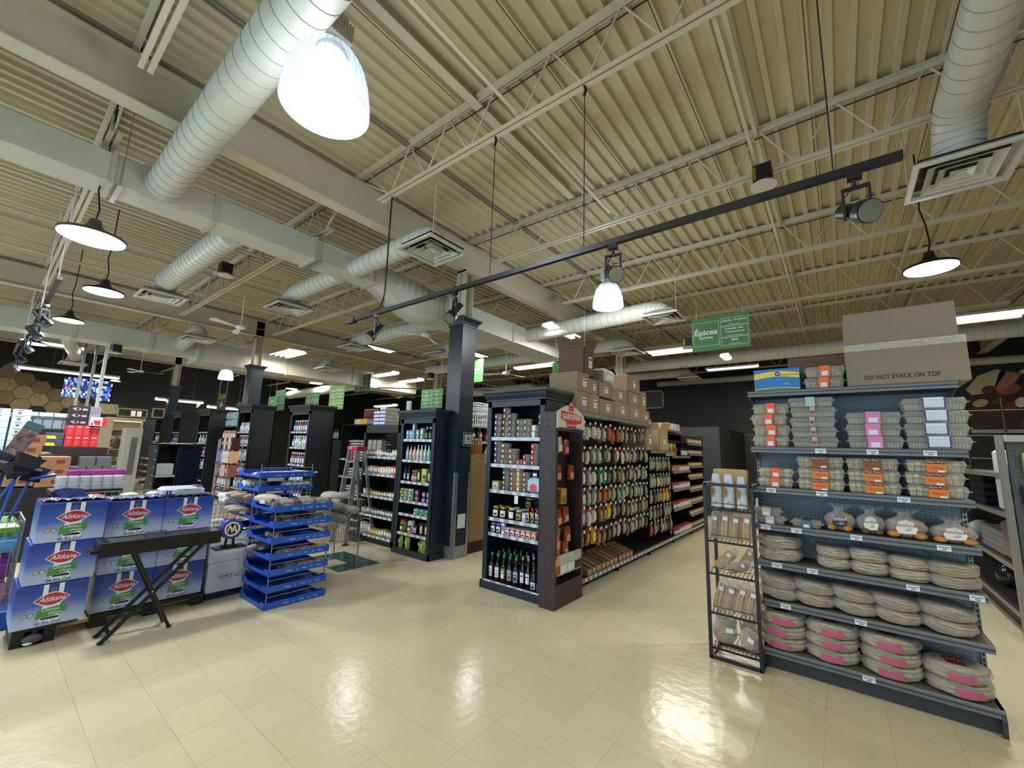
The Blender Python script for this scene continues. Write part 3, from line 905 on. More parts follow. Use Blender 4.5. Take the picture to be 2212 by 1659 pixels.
def clam(w, d, h, content, band, bandmat, sub=None, text=None, seed=1, bw=.25):
    """clear ribbed hinged box; content: material or None; band wraps lid and front"""
    def mk():
        rn = random.Random(seed)
        t = root('pastry_box', '', 'food box')
        b = MB()
        def ring(i, z): return [(-w / 2 + i, -d / 2 + i, z), (w / 2 - i, -d / 2 + i, z), (w / 2 - i, d / 2 - i, z), (-w / 2 + i, d / 2 - i, z)]
        prof = [(.022, .002), (.018, .006), (.006, h * .6), (-.008, h * .61), (-.008, h * .65), (.004, h * .66), (.012, h - .002), (.02, h)]
        vs = [p for i, z in prof for p in ring(i, z)]
        fs = [(3, 2, 1, 0)] + [(k * 4 + i, k * 4 + (i + 1) % 4, k * 4 + 4 + (i + 1) % 4, k * 4 + 4 + i) for k in range(len(prof) - 1) for i in range(4)]
        n = len(prof) * 4; fs.append((n - 4, n - 3, n - 2, n - 1))
        b.add(vs, fs, tray_c)
        for k in range(int(w / .016)):
            x = -w / 2 + .02 + k * .016
            if abs(x) > bw * w / 2 + .01 and x < w / 2 - .02: b.bar((x, -d / 2 + .012, .01), (x, -d / 2 + .003, h * .55), .004, .003, tray_c)
        b.build('tray', t)
        if content is not None:
            b = MB()
            for z in ([.022, .05] if h > .07 else [.022]):
                for iy in range(3):
                    nx = int(w / .042)
                    for ix in range(nx):
                        r = rn.uniform(.019, .024)
                        b.ball((-w / 2 + .03 + (w - .06) * (ix + .5 * (iy % 2)) / (nx - .5), -d / 2 + .035 + iy * (d - .07) / 2, z + rn.uniform(-.004, .004)), r, r * .95, r * .82, content, 7, 4, .08, rn)
            b.build('pastries', t)
        else:
            b = MB(); b.bbox(-w / 2 + .02, w / 2 - .02, -d / 2 + .018, d / 2 - .018, .006, h * .5, mat('cakes_inside', '9c9484', .8, noise=.3, nscale=30), .008); b.build('pastries', t)
        b = MB(); q = w * bw / 2
        b.box(-q, q, -d / 2 - .0115, d / 2, h + .001, h + .0018, bandmat)
        b.box(-q, q, -d / 2 - .0115, -d / 2 - .0105, .004 if band == 'full' else h * .25, h + .001, bandmat)
        F = -d / 2 - .0118
        if sub is not None: b.box(-q * (.96 if text else .62), q * (.96 if text else .62), F - .0004, F, h * (.72 if text else .14), h * (.98 if text else .52), sub)
        if text:
            b.text(text, h * .2, white, (0, F - .0008, h * .85), width=q * 1.7)
            b.box(-q * .7, q * .7, F - .0004, F, h * .4, h * .43, sub); b.box(-q * .6, q * .7, F - .0004, F, h * .3, h * .32, sub)
            b.box(q * .1, q * .8, F - .0006, F, h * .06, h * .2, paper)
        if band == 'edge':
            for s in (-q, q - .006): b.box(s, s + .006, F - .0004, F, .01, h, mat('band_blue', '2b2f8a', .5))
            for k in range(5): b.box(-q * .8, q * .8, F - .0004, F, h * (.2 + k * .15), h * (.225 + k * .15), mat('band_grey', '9aa0b4', .5))
        if band == 'dot': b.lathe([(.013, 0), (.013, .001)], mat('dot_red', 'a83038', .5), 12, c=(0, 0, 0)) if 0 else b.prism([(.014 * math.cos(a * PI / 6), h * .5 + .014 * math.sin(a * PI / 6)) for a in range(12)], 'y', F - .001, F, mat('dot_red', 'a83038', .5))
        b.build('paper_band', t)
        return t
    return mk
orange = mat('band_orange', 'e2683c', .55); orange2 = mat('band_deep_orange', 'd9752a', .55); brownl = mat('band_brown', '8a4a22', .55)
dkbr = mat('label_dark_brown', '3a1c14', .5); pink = mat('band_pink', 'cf7fb4', .55); wlab = mat('label_white', 'd9dfe8', .55)
glass_band = mat('band_clear_white', 'c6ccd4', .55); mint = mat('band_mint', '9fc2ba', .55)
ck = Once(clam(.262, .21, .088, puri, 'full', orange, wlab, seed=2, bw=.24))
ords = ('top', 'second from the top', 'third from the top', 'bottom')
for k in range(4): ck((-.432 + (.006, -.008, .004, -.004)[k], 4.1, 1.671 + .0885 * (3 - k)), (.02, -.03, .02, -.01)[k], 'clear box of round biscuits with an orange band, %s of the four on the upper shelf' % ords[k], 'orange banded boxes on the upper shelf')
ck((-.055, 4.12, 2.131), -.03, 'lower orange banded clear box beside the blue carton on the top board'); ck((-.05, 4.12, 2.2205), .03, 'upper orange banded clear box beside the blue carton on the top board')
cs = Once(clam(.25, .2, .075, puri2, 'full', orange, wlab, seed=5, bw=.24))
cs((-.425, 4.1, 1.351), 0, 'lower clear box with an orange and white band on the middle shelf'); cs((-.42, 4.1, 1.427), .02, 'upper clear box with an orange and white band on the middle shelf')
cf = Once(clam(.3, .22, .078, None, 'dot', mat('band_see_through', 'a9a8a0', .5), seed=3, bw=.1))
for k in range(4): cf((-.148 + (.004, -.004, 0, .004)[k], 4.1, 1.671 + .0785 * (3 - k)), 0, 'ribbed clear cake box with a red dot, %s of its stack' % ('second from the top', 'third from the top', 'fourth from the top', 'bottom')[k], 'red dot cake boxes')
Once(clam(.3, .22, .078, None, 'full', mint, None, seed=3, bw=.2))((-.155, 4.1, 1.986), 0, 'ribbed clear cake box with a mint green band on the red dot stack')
cp = Once(clam(.315, .22, .088, None, 'full', pink, wlab, seed=4, bw=.26))
for k in range(3): cp((.205 + (.004, -.002, .004)[k], 4.1, 1.671 + .0885 * (2 - k)), 0, 'clear cake box with a pink band, %s of three' % ('top', 'middle', 'bottom')[k], 'pink banded cake boxes')
cb_ = Once(clam(.325, .22, .088, None, 'edge', wlab, None, seed=6, bw=.34))
for k in range(4): cb_((.53 + (0, .005, -.003, .003)[k], 4.1, 1.671 + .0885 * (3 - k)), 0, 'clear box with a blue edged white label, %s of four' % ('top', 'second', 'third', 'bottom')[k], 'blue edged label boxes')
pp = Once(clam(.3, .22, .083, puri2, 'full', orange2, dkbr, 'Pani Puri', 7, .32)); pb = Once(clam(.3, .22, .083, puri, 'full', brownl, dkbr, 'Pani Puri', 8, .32))
for j, (x, cols) in enumerate(((-.125, 'left'), (.186, 'middle'), (.498, 'right'))):
    for k in range(3):
        top = k == 2 and j < 2
        (pb if top else pp)((x + R.uniform(-.008, .008), 4.1, 1.351 + .0835 * k), R.uniform(-.04, .04), 'box of small puri shells with %s band, %s of the %s stack' % ('a brown' if top else 'an orange', ('bottom', 'middle', 'top')[k], cols), 'puri shell boxes')
cbr = Once(clam(.21, .17, .062, pastry, 'full', mat('band_beige', 'c9bfb2', .6), wlab, seed=9, bw=.28))
cbr((-.478, 4.08, 1.061), 0, 'lower clear tray of brown pastries with a beige band'); cbr((-.5, 4.07, 1.124), .03, 'upper clear tray of brown pastries with a beige band')
Once(clam(.2, .17, .055, pastry, 'full', mat('band_slate', '5a6670', .6), wlab, seed=10, bw=.28))((-.24, 4.08, 1.061), 0, 'flat tray of brown biscuits with a slate grey label')

# ---- bags of mini buns
bun = mat('bun_gold', 'b9813f', .55, noise=.25, nscale=20); bun2 = mat('bun_dark', '6b4a28', .6, noise=.25, nscale=20); navyp = mat('print_navy', '1c2338', .5)
def bun_bag(w, col, lab, txt, seed):
    def mk():
        rn = random.Random(seed)
        t = root('bun_bag', '', 'bread bag')
        b = MB()
        for i in range(9):
            x = -w / 2 + .045 + (w - .09) * ((i % 3) / 2) + rn.uniform(-.006, .006); z = .028 + .036 * (i // 3)
            b.ball((x * (1 - .12 * (i // 3)), -.05 + .05 * (i % 2) + .02 * (i // 3), z), w * .17, .05, .024, col, 9, 6, .03, rn)
        b.build('buns', t)
        b = MB()
        def f(u, v):
            a = 2 * PI * u; q = math.sin(PI * min(max(v, .02), .93)) ** .45
            wr = 1 + .05 * math.sin(11 * a + 9 * v) * (v > .1)
            if v > .8: q *= .9 - (v - .8) * 2
            return (w / 2 * q * math.cos(a) * wr, .085 * q * math.sin(a) * wr - .0, .004 + .15 * v + (.02 if v > .93 else 0))
        b.sheet(f, 26, 12, film)
        b.sheet(lambda u, v: (.05 * (u - .5) * (1 + 2 * v) * (1 + .2 * math.sin(20 * u)), .02 * math.sin(14 * u), .145 + .05 * v), 12, 3, film2)
        b.build('wrapper', t)
        b = MB()
        pts = [(-.3, .035), (-.36, .07), (-.25, .115), (0, .128), (.22, .118), (.36, .075), (.28, .04)]
        b.add([(w * .7 * p, -.088 + .45 * abs(z - .06), z) for p, z in pts], [tuple(range(len(pts)))[::-1]], lab)
        b.text(txt, .042, white if lab is navyp else navyp, (0, -.075, .088), up=(0, .35, 1), width=w * .42, bold=.02)
        b.text('burgers' if lab is navyp else 'rolls', .018, white if lab is navyp else navyp, (0, -.08, .062), up=(0, .3, 1))
        b.build('printed_label', t)
        return t
    return mk
wl = mat('print_white', 'e6e4dc', .5)
Once(bun_bag(.18, bun, navyp, 'mini', 1))((-.035, 4.08, 1.061), 0, 'bag of mini buns with a dark printed label, first of the four mini bags')
Once(bun_bag(.16, bun2, wl, 'milia', 2))((.14, 4.08, 1.061), 0, 'bag of dark rolls with a white milia label between the mini buns')
mb2 = Once(bun_bag(.22, bun, wl, 'mini', 3))
mb2((.325, 4.08, 1.061), 0, 'bag of golden mini buns with a white label beside the dark rolls'); mb2((.555, 4.08, 1.061), 0, 'bag of golden mini buns with a white label at the shelf end', scale=(1, 1, .85))

# ---- flatbread stacks
def fb(n, c): return mat(n, c, .75, noise=.3, nscale=26)
pita = fb('flatbread', 'c7b291'); pita2 = fb('flatbread_toasted', 'ab9166'); redp = mat('print_red', '9e2030', .5); pinkp = mat('print_pink', 'c0577a', .55)
def flatbag(r, n, th, seed, tilt=0.0, red=False, m=pita, ry=None):
    """one see-through bag of n stacked flatbreads"""
    def mk():
        rn = random.Random(seed); ry_ = ry or r
        t = root('flatbread_bag', '', 'bread bag')
        b = MB(); N = 26
        for k in range(n):
            ox, oy = rn.uniform(-.012, .012), rn.uniform(-.012, .01)
            z0 = k * th + .004; ph = rn.uniform(0, 6); rk = rn.uniform(.94, 1.0)
            vs = []
            for (q, dz) in ((.0, .9), (.55, .92), (.9, .85), (1.0, .5), (.93, .12), (.5, .0)):
                for i in range(N):
                    a = 2 * PI * i / N
                    wv = .004 * math.sin(3 * a + ph) * q + .002 * math.sin(7 * a + ph * 2) * q
                    vs.append((ox + r * rk * q * math.cos(a) * (1 + .02 * math.sin(2 * a + ph)), oy + ry_ * rk * q * math.sin(a), z0 + th * dz + wv))
            b.add(vs, [(j * N + i, j * N + (i + 1) % N, j * N + N + (i + 1) % N, j * N + N + i) for j in range(5) for i in range(N)], m if k % 2 or n < 3 else (pita2 if rn.random() < .35 else m), True)
        b.build('flatbreads', t)
        H = n * th
        b = MB()
        def f(u, v):
            a = 2 * PI * u; s = math.sin(PI * v) ** .35
            w = 1 + .035 * math.sin(9 * a + 5 * v + seed) + .02 * math.sin(17 * a)
            return (r * 1.08 * s * math.cos(a) * w, ry_ * 1.08 * s * math.sin(a) * w, -.002 + (H + .012) * (1 - math.cos(PI * v)) / 2)
        b.sheet(f, 34, 8, film)
        def g(u, v):   # gathered tail of the bag
            return (.03 * (u - .5) * (1 + 3 * v) + .02 * math.sin(9 * u) * v, ry_ * 1.0 + .03 + .07 * v if not red else ry_ + .02 * v, H * .6 + .05 * v + .012 * math.sin(16 * u))
        b.sheet(g, 10, 3, film2)
        b.build('wrapper', t)
        if red:
            b = MB()
            b.sheet(lambda u, v: (r * (-.35 + .62 * u), -ry_ * (.5 - .75 * v), H + .0145 - .002 * (u - .5) ** 2), 4, 4, redp)
            b.text('PITA', .05, mat('label_white', ''), (r * -.04, -ry_ * .12, H + .017), up=(0, 1, 0), width=r * .5)
            b.sheet(lambda u, v: (r * 1.12 * math.sin(-.4 + .75 * u), -ry_ * 1.12 * math.cos(-.4 + .75 * u), H * (.25 + .5 * v)), 8, 2, pinkp)
            b.build('printed_label', t)
        return t
    return mk
# shelf at .78: small plain stacks
f1 = Once(flatbag(.142, 5, .018, 11, ry=.15)); f2 = Once(flatbag(.1, 4, .018, 12)); f3 = Once(flatbag(.108, 4, .02, 13)); f4 = Once(flatbag(.122, 4, .018, 14, m=fb('flatbread_brown', 'b59c78')))
for k in range(2): f1((-.438, 4.14, .781 + k * .095), .3 * k, '%s bag of square-cut flatbreads in the tallest stack of the lower middle shelf' % ('lower', 'upper')[k], 'tall stack of bagged flatbreads')
for k in range(2): f2((-.09, 4.12, .781 + k * .077), .7 * k, '%s bag of small round flatbreads right of the tallest stack' % ('lower', 'upper')[k])
for k in range(2): f3((.112, 4.12, .781 + k * .085), .5 * k, '%s bag of small flatbreads in the middle of the lower middle shelf' % ('lower', 'upper')[k])
for k in range(2): f3((.322, 4.12, .781 + k * .077), 1.1 + .5 * k, '%s bag of flatbreads second from the upright on the lower middle shelf' % ('lower', 'upper')[k], scale=(1, 1, .9))
for k in range(2): f4((.53, 4.12, .781 + k * .074), .4 * k, '%s bag of wide flatbreads next to the slotted upright, lower middle shelf' % ('lower', 'upper')[k])
# shelf at .49: large slumped bags
g1 = Once(flatbag(.13, 5, .016, 21, ry=.14)); pos = ('at the rack end', 'second from the bread rack', 'in the middle', 'second from the upright', 'by the slotted upright')
for j, x in enumerate((-.455, -.235, .0, .225, .475)):
    for k in range(2):
        g1((x, 4.13, .497 + k * .084), R.uniform(0, 6), '%s slumped bag of large flatbreads %s, second shelf up' % (('lower', 'upper')[k], pos[j]), 'slumped flatbread bags', scale=(1.02, 1.02, 1), rot=(R.uniform(-.03, .05), .06, R.uniform(0, .6)))
# bottom deck: tall stacks with a red printed face
r1 = Once(flatbag(.152, 5, .0155, 31, red=True, ry=.15))
for j, (x, n) in enumerate(((-.45, 3), (-.14, 3), (.175, 3), (.49, 2))):
    for k in range(n):
        r1((x + R.uniform(-.006, .006), 4.11, .152 + k * .083), R.uniform(-.25, .25), '%s bag of white pitas with red print, %s stack of the bottom deck' % (('lowest', 'middle', 'top')[k] if n == 3 else ('lower', 'upper')[k], ('first', 'second', 'third', 'last')[j]), 'red printed pita bags')

# ---- top board: cartons
dk2 = mat('carton_grey_brown', '837a6b', .85, noise=.05, nscale=4)
tape = clear('tape_clear', 'f2efe6', .3, .12, .4, 40)
def big_carton(name, label, w, d, h, loc, rz, text=None, m=dk2):
    t = root(name, label, 'carton', loc, rz)
    b = MB(); b.bbox(-w / 2, w / 2, -d / 2, d / 2, 0, h, m, .006)
    b.box(-w / 2 + .01, w / 2 - .01, -.003, .003, h, h + .001, greyd)
    if text: b.text(text, .045, ink, (-.02, -d / 2 - .0012, h * .2), width=w * .62, bold=.015)
    b.build('carton_body', t)
    if text:
        b = MB(); b.box(-w / 2 - .001, w / 2 + .001, -d / 2 - .002, -d / 2 - .001, h - .022, h + .03, tape); b.build('packing_tape', t)
    return t
big_carton('carton', 'large grey-brown carton reading do not stack on top', .64, .42, .285, (.405, 4.2, 2.131), 0, 'DO NOT STACK ON TOP')
big_carton('carton', 'large plain grey-brown carton on top of the do not stack one', .6, .42, .275, (.395, 4.21, 2.4185), 0)
big_carton('carton', 'dark brown carton standing behind the blue carton', .4, .14, .31, (-.1, 4.325, 2.131), 0, m=mat('carton_dark', '6d5848', .85))
blu = mat('carton_blue', '2372b8', .45); yel = mat('print_yellow', 'e2c93e', .5); grn = mat('print_green', '3c8a4c', .5)
t = root('blue_carton', 'bright blue food carton with a yellow swoosh, standing upside down', 'carton', (-.37, 4.1, 2.131), 0)
b = MB(); b.bbox(-.16, .16, -.09, .09, 0, .185, blu, .004)
def arc_band(z0, z1, amp, m, y=-.0915):
    n = 14; vs = []
    for i in range(n + 1):
        u = i / n; zz = amp * math.sin(PI * u)
        vs += [(-.158 + .316 * u, y, z0 + zz), (-.158 + .316 * u, y, z1 + zz)]
    b.add(vs, [(2 * i, 2 * i + 2, 2 * i + 3, 2 * i + 1) for i in range(n)], m)
arc_band(.1, .145, .018, yel); arc_band(.0, .012, .01, grn); arc_band(.012, .018, .01, yel, -.092)
b.prism([(.01 + .02 * math.cos(a * PI / 8), .14 + .02 * math.sin(a * PI / 8)) for a in range(16)], 'y', -.093, -.0915, mat('carton_navy', '213a80', .5))
b.text('40', .022, white, (.01, -.094, .14), right=(-1, 0, 0), up=(0, 0, -1))
b.text('Premium Faloodeh', .018, ink, (.09, -.0935, .128), right=(-1, 0, 0), up=(0, 0, -1), width=.12)
b.text('original', .014, white, (.07, -.0925, .055), right=(-1, 0, 0), up=(0, 0, -1)); b.build('carton_body', t)

# ================================================================ BLACK BREAD RACK
wire = mat('rack_black', '101114', .4)
RX0, RX1, RY0, RY1 = -.922, -.572, 3.845, 4.16
t = root('bread_rack', 'black metal rack of baguettes and rusks beside the bread shelves', 'rack')
b = MB()
for x in (RX0, RX1):
    for y in (RY0, RY1): b.box(x - .012, x + .012, y - .012, y + .012, 0, 1.36, wire)
b.build('frame_posts', t)
b = MB()
for z in (.012, 1.35):
    for y in (RY0, RY1): b.box(RX0, RX1, y - .012, y + .012, z - .012, z + .012, wire)
    for x in (RX0, RX1): b.box(x - .012, x + .012, RY0, RY1, z - .012, z + .012, wire)
b.build('frame_rails', t)
SL = [.08, .34, .64, .895, 1.15]
for z in SL:
    b = MB()
    for i in range(12):
        x = RX0 + (RX1 - RX0) * (i + .5) / 12; b.tube([(x, RY0 + .01, z), (x, RY1, z + .03)], .0025, wire, 4)
    for y, dz in ((RY0 + .01, 0), (RY1, .03)): b.tube([(RX0, y, z + dz), (RX1, y, z + dz)], .004, wire, 5)
    b.tube([(RX0 + .03, RY0 + .005, z), (RX0 + .03, RY0 + .002, z + .05), (RX1 - .035, RY0 + .002, z + .05), (RX1 - .035, RY0 + .005, z)], .003, wire, 5)
    b.box(RX0 + .012, RX1 - .012, RY0 + .01, RY0 + .016, z - .012, z + .004, wire)
    b.build('wire_basket', t)
crust = mat('baguette_crust', 'a67a45', .6, noise=.3, nscale=22, bump=.3); crust2 = mat('breadstick', 'c39a58', .65, noise=.25, nscale=24)
def stick_bag(L, n, w, r, m, seed):
    def mk():
        rn = random.Random(seed); t = root('breadstick_bag', '', 'bread bag')
        b = MB()
        for i in range(n):
            x = -w / 2 + r + (w - 2 * r) * i / max(1, n - 1); rx = rn.uniform(-.006, .006)
            for yy in (-.018, .018):
                b.tube([(x, yy, .006), (x + rx, yy, .012), (x + rx * 1.5, yy, L * .5), (x, yy + rn.uniform(-.004, .004), L - .008), (x, yy, L)], r, m, 8, rs=[r * .6, r, r * 1.03, r * .95, r * .5])
        b.build('breadsticks', t)
        b = MB()
        def f(u, v):
            a = 2 * PI * u; q = 1 if v < .8 else max(.15, 1 - (v - .8) * 4.2)
            if v > .96: q = .5
            k = 1 + .05 * math.sin(8 * a + 12 * v)
            return (w * .54 * math.cos(a) * q * k, .045 * math.sin(a) * q * k, (L + .06) * v)
        b.sheet(f, 20, 14, film); b.build('wrapper', t)
        b = MB(); b.box(-w * .3, w * .1, -.047, -.046, L * .75, L * .9, paper); b.build('sticker', t)
        return t
    return mk
s1 = Once(stick_bag(.2, 3, .085, .014, crust2, 1)); s2 = Once(stick_bag(.19, 3, .085, .0145, crust, 2))
for i in range(4): (s1 if i % 2 else s2)((-.868 + i * .079, 3.93, .905), 0, 'upright bag of breadsticks on the second rack basket, %s from the aisle side' % ('first', 'second', 'third', 'fourth')[i], 'upright breadstick bags', rot=(-.15, .06, 0))
for i in range(4): (s2 if i % 2 else s1)((-.868 + i * .077, 3.925, .35), 0, 'upright bag of breadsticks on the fourth rack basket, %s from the aisle side' % ('first', 'second', 'third', 'fourth')[i], 'lower breadstick bags', rot=(-.2, .2, 0))
s1((-.87, 3.93, .675), 0, 'tilted bag of breadsticks leaning on the third rack basket', rot=(-.2, .75, 0), scale=.85)
s2((-.79, 3.915, .675), 0, 'bag of breadsticks lying nearly flat on the third rack basket', rot=(-.1, 1.2, 0), scale=.8)
s1((-.7, 4.02, .68), 0, 'bag of breadsticks at the back of the third rack basket', rot=(-.3, .5, 0), scale=.8)
rusk = mat('rusk', 'b08850', .65, noise=.3, nscale=30)
def rusk_bag():
    rn = random.Random(4); t = root('rusk_bag', '', 'bread bag')
    b = MB()
    for i in range(70):
        z = rn.uniform(0, 1); q = math.sqrt(max(.05, 1 - (2 * z - 1) ** 2)); a = rn.uniform(0, 2 * PI)
        b.ball((.07 * q * math.cos(a), .05 * q * math.sin(a), .02 + .11 * z), .014, .012, .009, rusk, 6, 4, .1, rn)
    b.ball((0, 0, .07), .062, .044, .06, rusk, 10, 6); b.build('rusks', t)
    b = MB()
    def f(u, v):
        a = 2 * PI * u; q = math.sin(PI * min(v, .84)) ** .5 if v < .84 else .35 + (v - .84) * 2.5
        k = 1 + .06 * math.sin(9 * a + 7 * v)
        return (.09 * q * math.cos(a) * k, .068 * q * math.sin(a) * k, .2 * v)
    b.sheet(f, 22, 12, film); b.build('wrapper', t)
    b = MB(); b.box(.0, .05, -.07, -.069, .11, .145, paper); b.build('sticker', t)
    return t
rb = Once(rusk_bag)
rb((-.83, 3.92, .1), .3, 'plump bag of small rusks at the front of the lowest basket, aisle side'); rb((-.67, 3.92, .1), -.4, 'bag of small rusks lying against the right post of the lowest basket', rot=(0, .35, -.4), scale=.95)
rb((-.85, 4.05, .12), 1, 'bag of small rusks behind, aisle side of the lowest basket'); rb((-.68, 4.06, .14), 2, 'bag of small rusks at the back of the lowest basket under a pale sticker')
def paper_loaf():
    t = root('baguette_bag', '', 'bread bag')
    b = MB(); L = .27
    def f(u, v):
        a = 2 * PI * u; q = 1 - .25 * v if v < .75 else .8 - (v - .75) * .8
        return (.045 * math.cos(a) * q, .03 * math.sin(a) * (1 - .8 * v) + .004, L * v)
    b.sheet(f, 18, 12, mat('bag_white', 'ccccd2', .35, noise=.08)); b.build('paper_bag', t)
    b = MB(); b.prism([(-.036 + .03 * math.sin(PI * i / 8), .07 + .11 * i / 8) for i in range(9)], 'y', -.034, -.031, crust); b.text('BAKERY', .02, ink, (-.01, -.025, .2), width=.045)
    b.text('Q', .026, ink, (.0, -.034, .04)); b.build('printed_window', t)
    return t
pl = Once(paper_loaf)
pl((-.85, 3.93, 1.165), 0, 'white printed baguette bag on the top rack basket, aisle side'); pl((-.755, 3.93, 1.165), 0, 'white printed baguette bag in the middle of the top rack basket'); pl((-.66, 3.93, 1.165), 0, 'white printed baguette bag next to the right post, top rack basket', scale=(.9, 1, .95))
tb = root('paper_sack', 'brown paper sack of loaves behind the white bags on the top rack basket', 'bread bag', (-.76, 4.08, 1.175))
MB().bbox(-.13, .13, -.05, .05, 0, .3, mat('kraft', 'b8a06e', .8, noise=.1), .01).build('sack', tb)
# small white notice box on the rack side
tag(MB().box(-.556, -.546, 3.9, 3.95, 1.2, 1.26, mat('label_white', '')).build('shelf_notice'), 'small pale notice plate clipped between rack and shelves', 'notice')

# ================================================================ RIGHT-HAND SHELVING
t = root('shelf_gondola', 'dark shelving run along the side aisle behind the bread shelves', 'shelving', (0, 0, 0))
lip = mat('shelf_lip_steel', '8c8a88', .4, .4)
b = MB(); b.box(1.72, 1.76, 6.15, 11.0, 0, 1.62, black); b.box(1.3, 1.72, 6.15, 11, 0, .12, black); b.build('back_panel', t)
for z in (.19, .62, 1.11, 1.5):
    b = MB(); b.box(1.25, 1.72, 6.15, 11, z - .01, z, greyd); b.box(1.245, 1.255, 6.15, 11, z - .045, z, lip); b.build('shelf', t)
t = root('shelf_gondola', 'grey pegboard end unit cut by the right picture edge', 'shelving')
b = MB(); b.box(1.2, 1.245, 6.05, 6.12, 0, 1.86, mat('upright_steel', '')); b.build('upright', t)
b = MB(); b.box(1.26, 2.1, 6.07, 6.1, .1, 1.8, mat('peg_dark', '5c5f60', .5))
for i in range(14):
    for k in range(40): b.box(1.3 + i * .05, 1.308 + i * .05, 6.066, 6.07, .15 + k * .04, .158 + k * .04, black)
b.build('pegboard', t); MB().box(1.25, 2.1, 6.0, 6.12, 1.8, 1.86, mat('cap_white', 'bdbdb6', .5)).build('top_cap', t)
for (x, z, w, h, c, lb) in ((1.42, 1.5, .16, .2, 'c9c27a', 'yellow and white hanging pack on the grey end pegboard'), (1.4, 1.22, .18, .18, '141c4a', 'dark blue hanging pack on the grey end pegboard'), (1.42, .95, .17, .18, '2c5b58', 'teal hanging pack low on the grey end pegboard'), (1.34, .68, .14, .07, 'a48fc0', 'lilac sponge pack at the foot of the grey end pegboard')):
    t = root('hanging_pack', lb, 'hanging pack', (x, 6.03, z)); b = MB(); b.bbox(-w / 2, w / 2, -.03, .03, 0, h, mat('pack_' + c, c, .4), .012); b.build('pack', t)
    b = MB(); b.box(-w * .3, w * .3, -.032, -.03, h * .35, h * .7, paper); b.build('label', t)
# tall blue and white paper towel pack
t = root('towel_pack', 'blue and white pack with red maple mark standing on the side shelf', 'pack', (1.16 + .3, 6.7, 1.112), 0)
b = MB(); b.bbox(-.16, .16, -.1, .1, 0, .62, mat('pack_white', 'd4dae6', .35), .02)
b.box(-.155, .155, -.1015, -.1, .3, .47, mat('pack_blue', '3f78c4', .4)); b.box(-.155, .155, -.102, -.1, .16, .3, mat('pack_navy', '18184a', .4)); b.box(-.155, .155, -.102, -.1, .1, .16, mat('pack_rose', 'a84a78', .4))
b.text('Simply', .1, white, (0, -.1035, .25), width=.26, shear=.2); b.ball((-.02, -.1, .54), .02, .004, .02, mat('dot_red', '')); b.build('pack_body', t)
for k in range(4):
    t = root('foil_roll_pack', 'shiny dark wrapped pack stacked on the side shelf, %s layer' % ('bottom', 'second', 'third', 'top')[k], 'pack', (1.5, 7.7 + .03 * (k % 2), 1.112 + k * .088), 0); MB().bbox(-.2, .2, -.35, .35, 0, .085, mat('dark_gloss', '20262f', .15), .02).build('pack_body', t)
for k in range(4):
    t = root('tray_pack', 'grey tray sleeve pack on the lower side shelf, %s layer' % ('bottom', 'second', 'third', 'top')[k], 'pack', (1.5, 7.3, .622 + k * .062), 0); MB().bbox(-.2, .2, -.45, .45, 0, .06, mat('sleeve_grey', '7c7f80', .35), .012).build('pack_body', t)
t = root('sleeve_bag', 'purple-grey bagged pack standing on the second side shelf', 'pack', (1.46, 6.6, .622), 0); MB().bbox(-.18, .18, -.15, .15, 0, .4, mat('pack_mauve', '6d5f70', .3, noise=.4, nscale=12), .04).build('pack_body', t)
t = root('plastic_jug', 'dark wrapped bundle on the bottom side shelf', 'pack', (1.48, 7.6, .192), 0); MB().lathe([(.1, 0), (.14, .05), (.14, .18), (.05, .26), (.03, .3)], mat('dark_gloss', ''), 14).build('jug_body', t)
t = root('plastic_jug', 'pale domed lid pack on the second side shelf by the post', 'pack', (1.45, 8.6, .622), 0); MB().lathe([(.12, 0), (.15, .04), (.13, .14), (.04, .2)], mat('lid_pale', '9fb0b4', .4), 14).build('jug_body', t)
# brown wire display tower
t = root('wire_tower', 'brown wire display tower in front of the meat mural', 'rack', (1.62, 8.2, 1.5))
bw = mat('tower_brown', '33201a', .5)
b = MB()
for x in (-.25, .1, .35): b.tube([(x, 0, 0), (x, 0, .95)], .012, bw, 6)
b.box(.32, .42, -.03, .03, 0, .98, bw)
for z in (.15, .45, .78):
    b.tube([(-.28, 0, z), (.36, 0, z)], .01, bw, 6)
    for k in range(6): b.tube([(-.26 + k * .11, 0, z), (-.2 + k * .11, .28, z + .02)], .005, bw, 4)
b.build('wire_frame', t)
for (x, z, lb) in ((2.25, 1.9, 'upper white and blue pack at the right picture edge'), (2.25, 1.6, 'lower white pack at the right picture edge')):
    t = root('towel_pack', lb, 'pack', (x - .22, 7.5, z - .1)); b = MB(); b.bbox(-.13, .13, -.1, .1, 0, .3, mat('pack_white', ''), .02); b.prism([(-.1, .08), (.1, .2), (.1, .15), (-.1, .05)], 'y', -.102, -.1, mat('pack_blue', '')); b.build('pack_body', t)
tag(MB().box(1.8, 2.2, 7.35, 7.65, 0, 1.49, black).build('plinth'), 'black plinth under the white packs at the right edge', 'plinth')
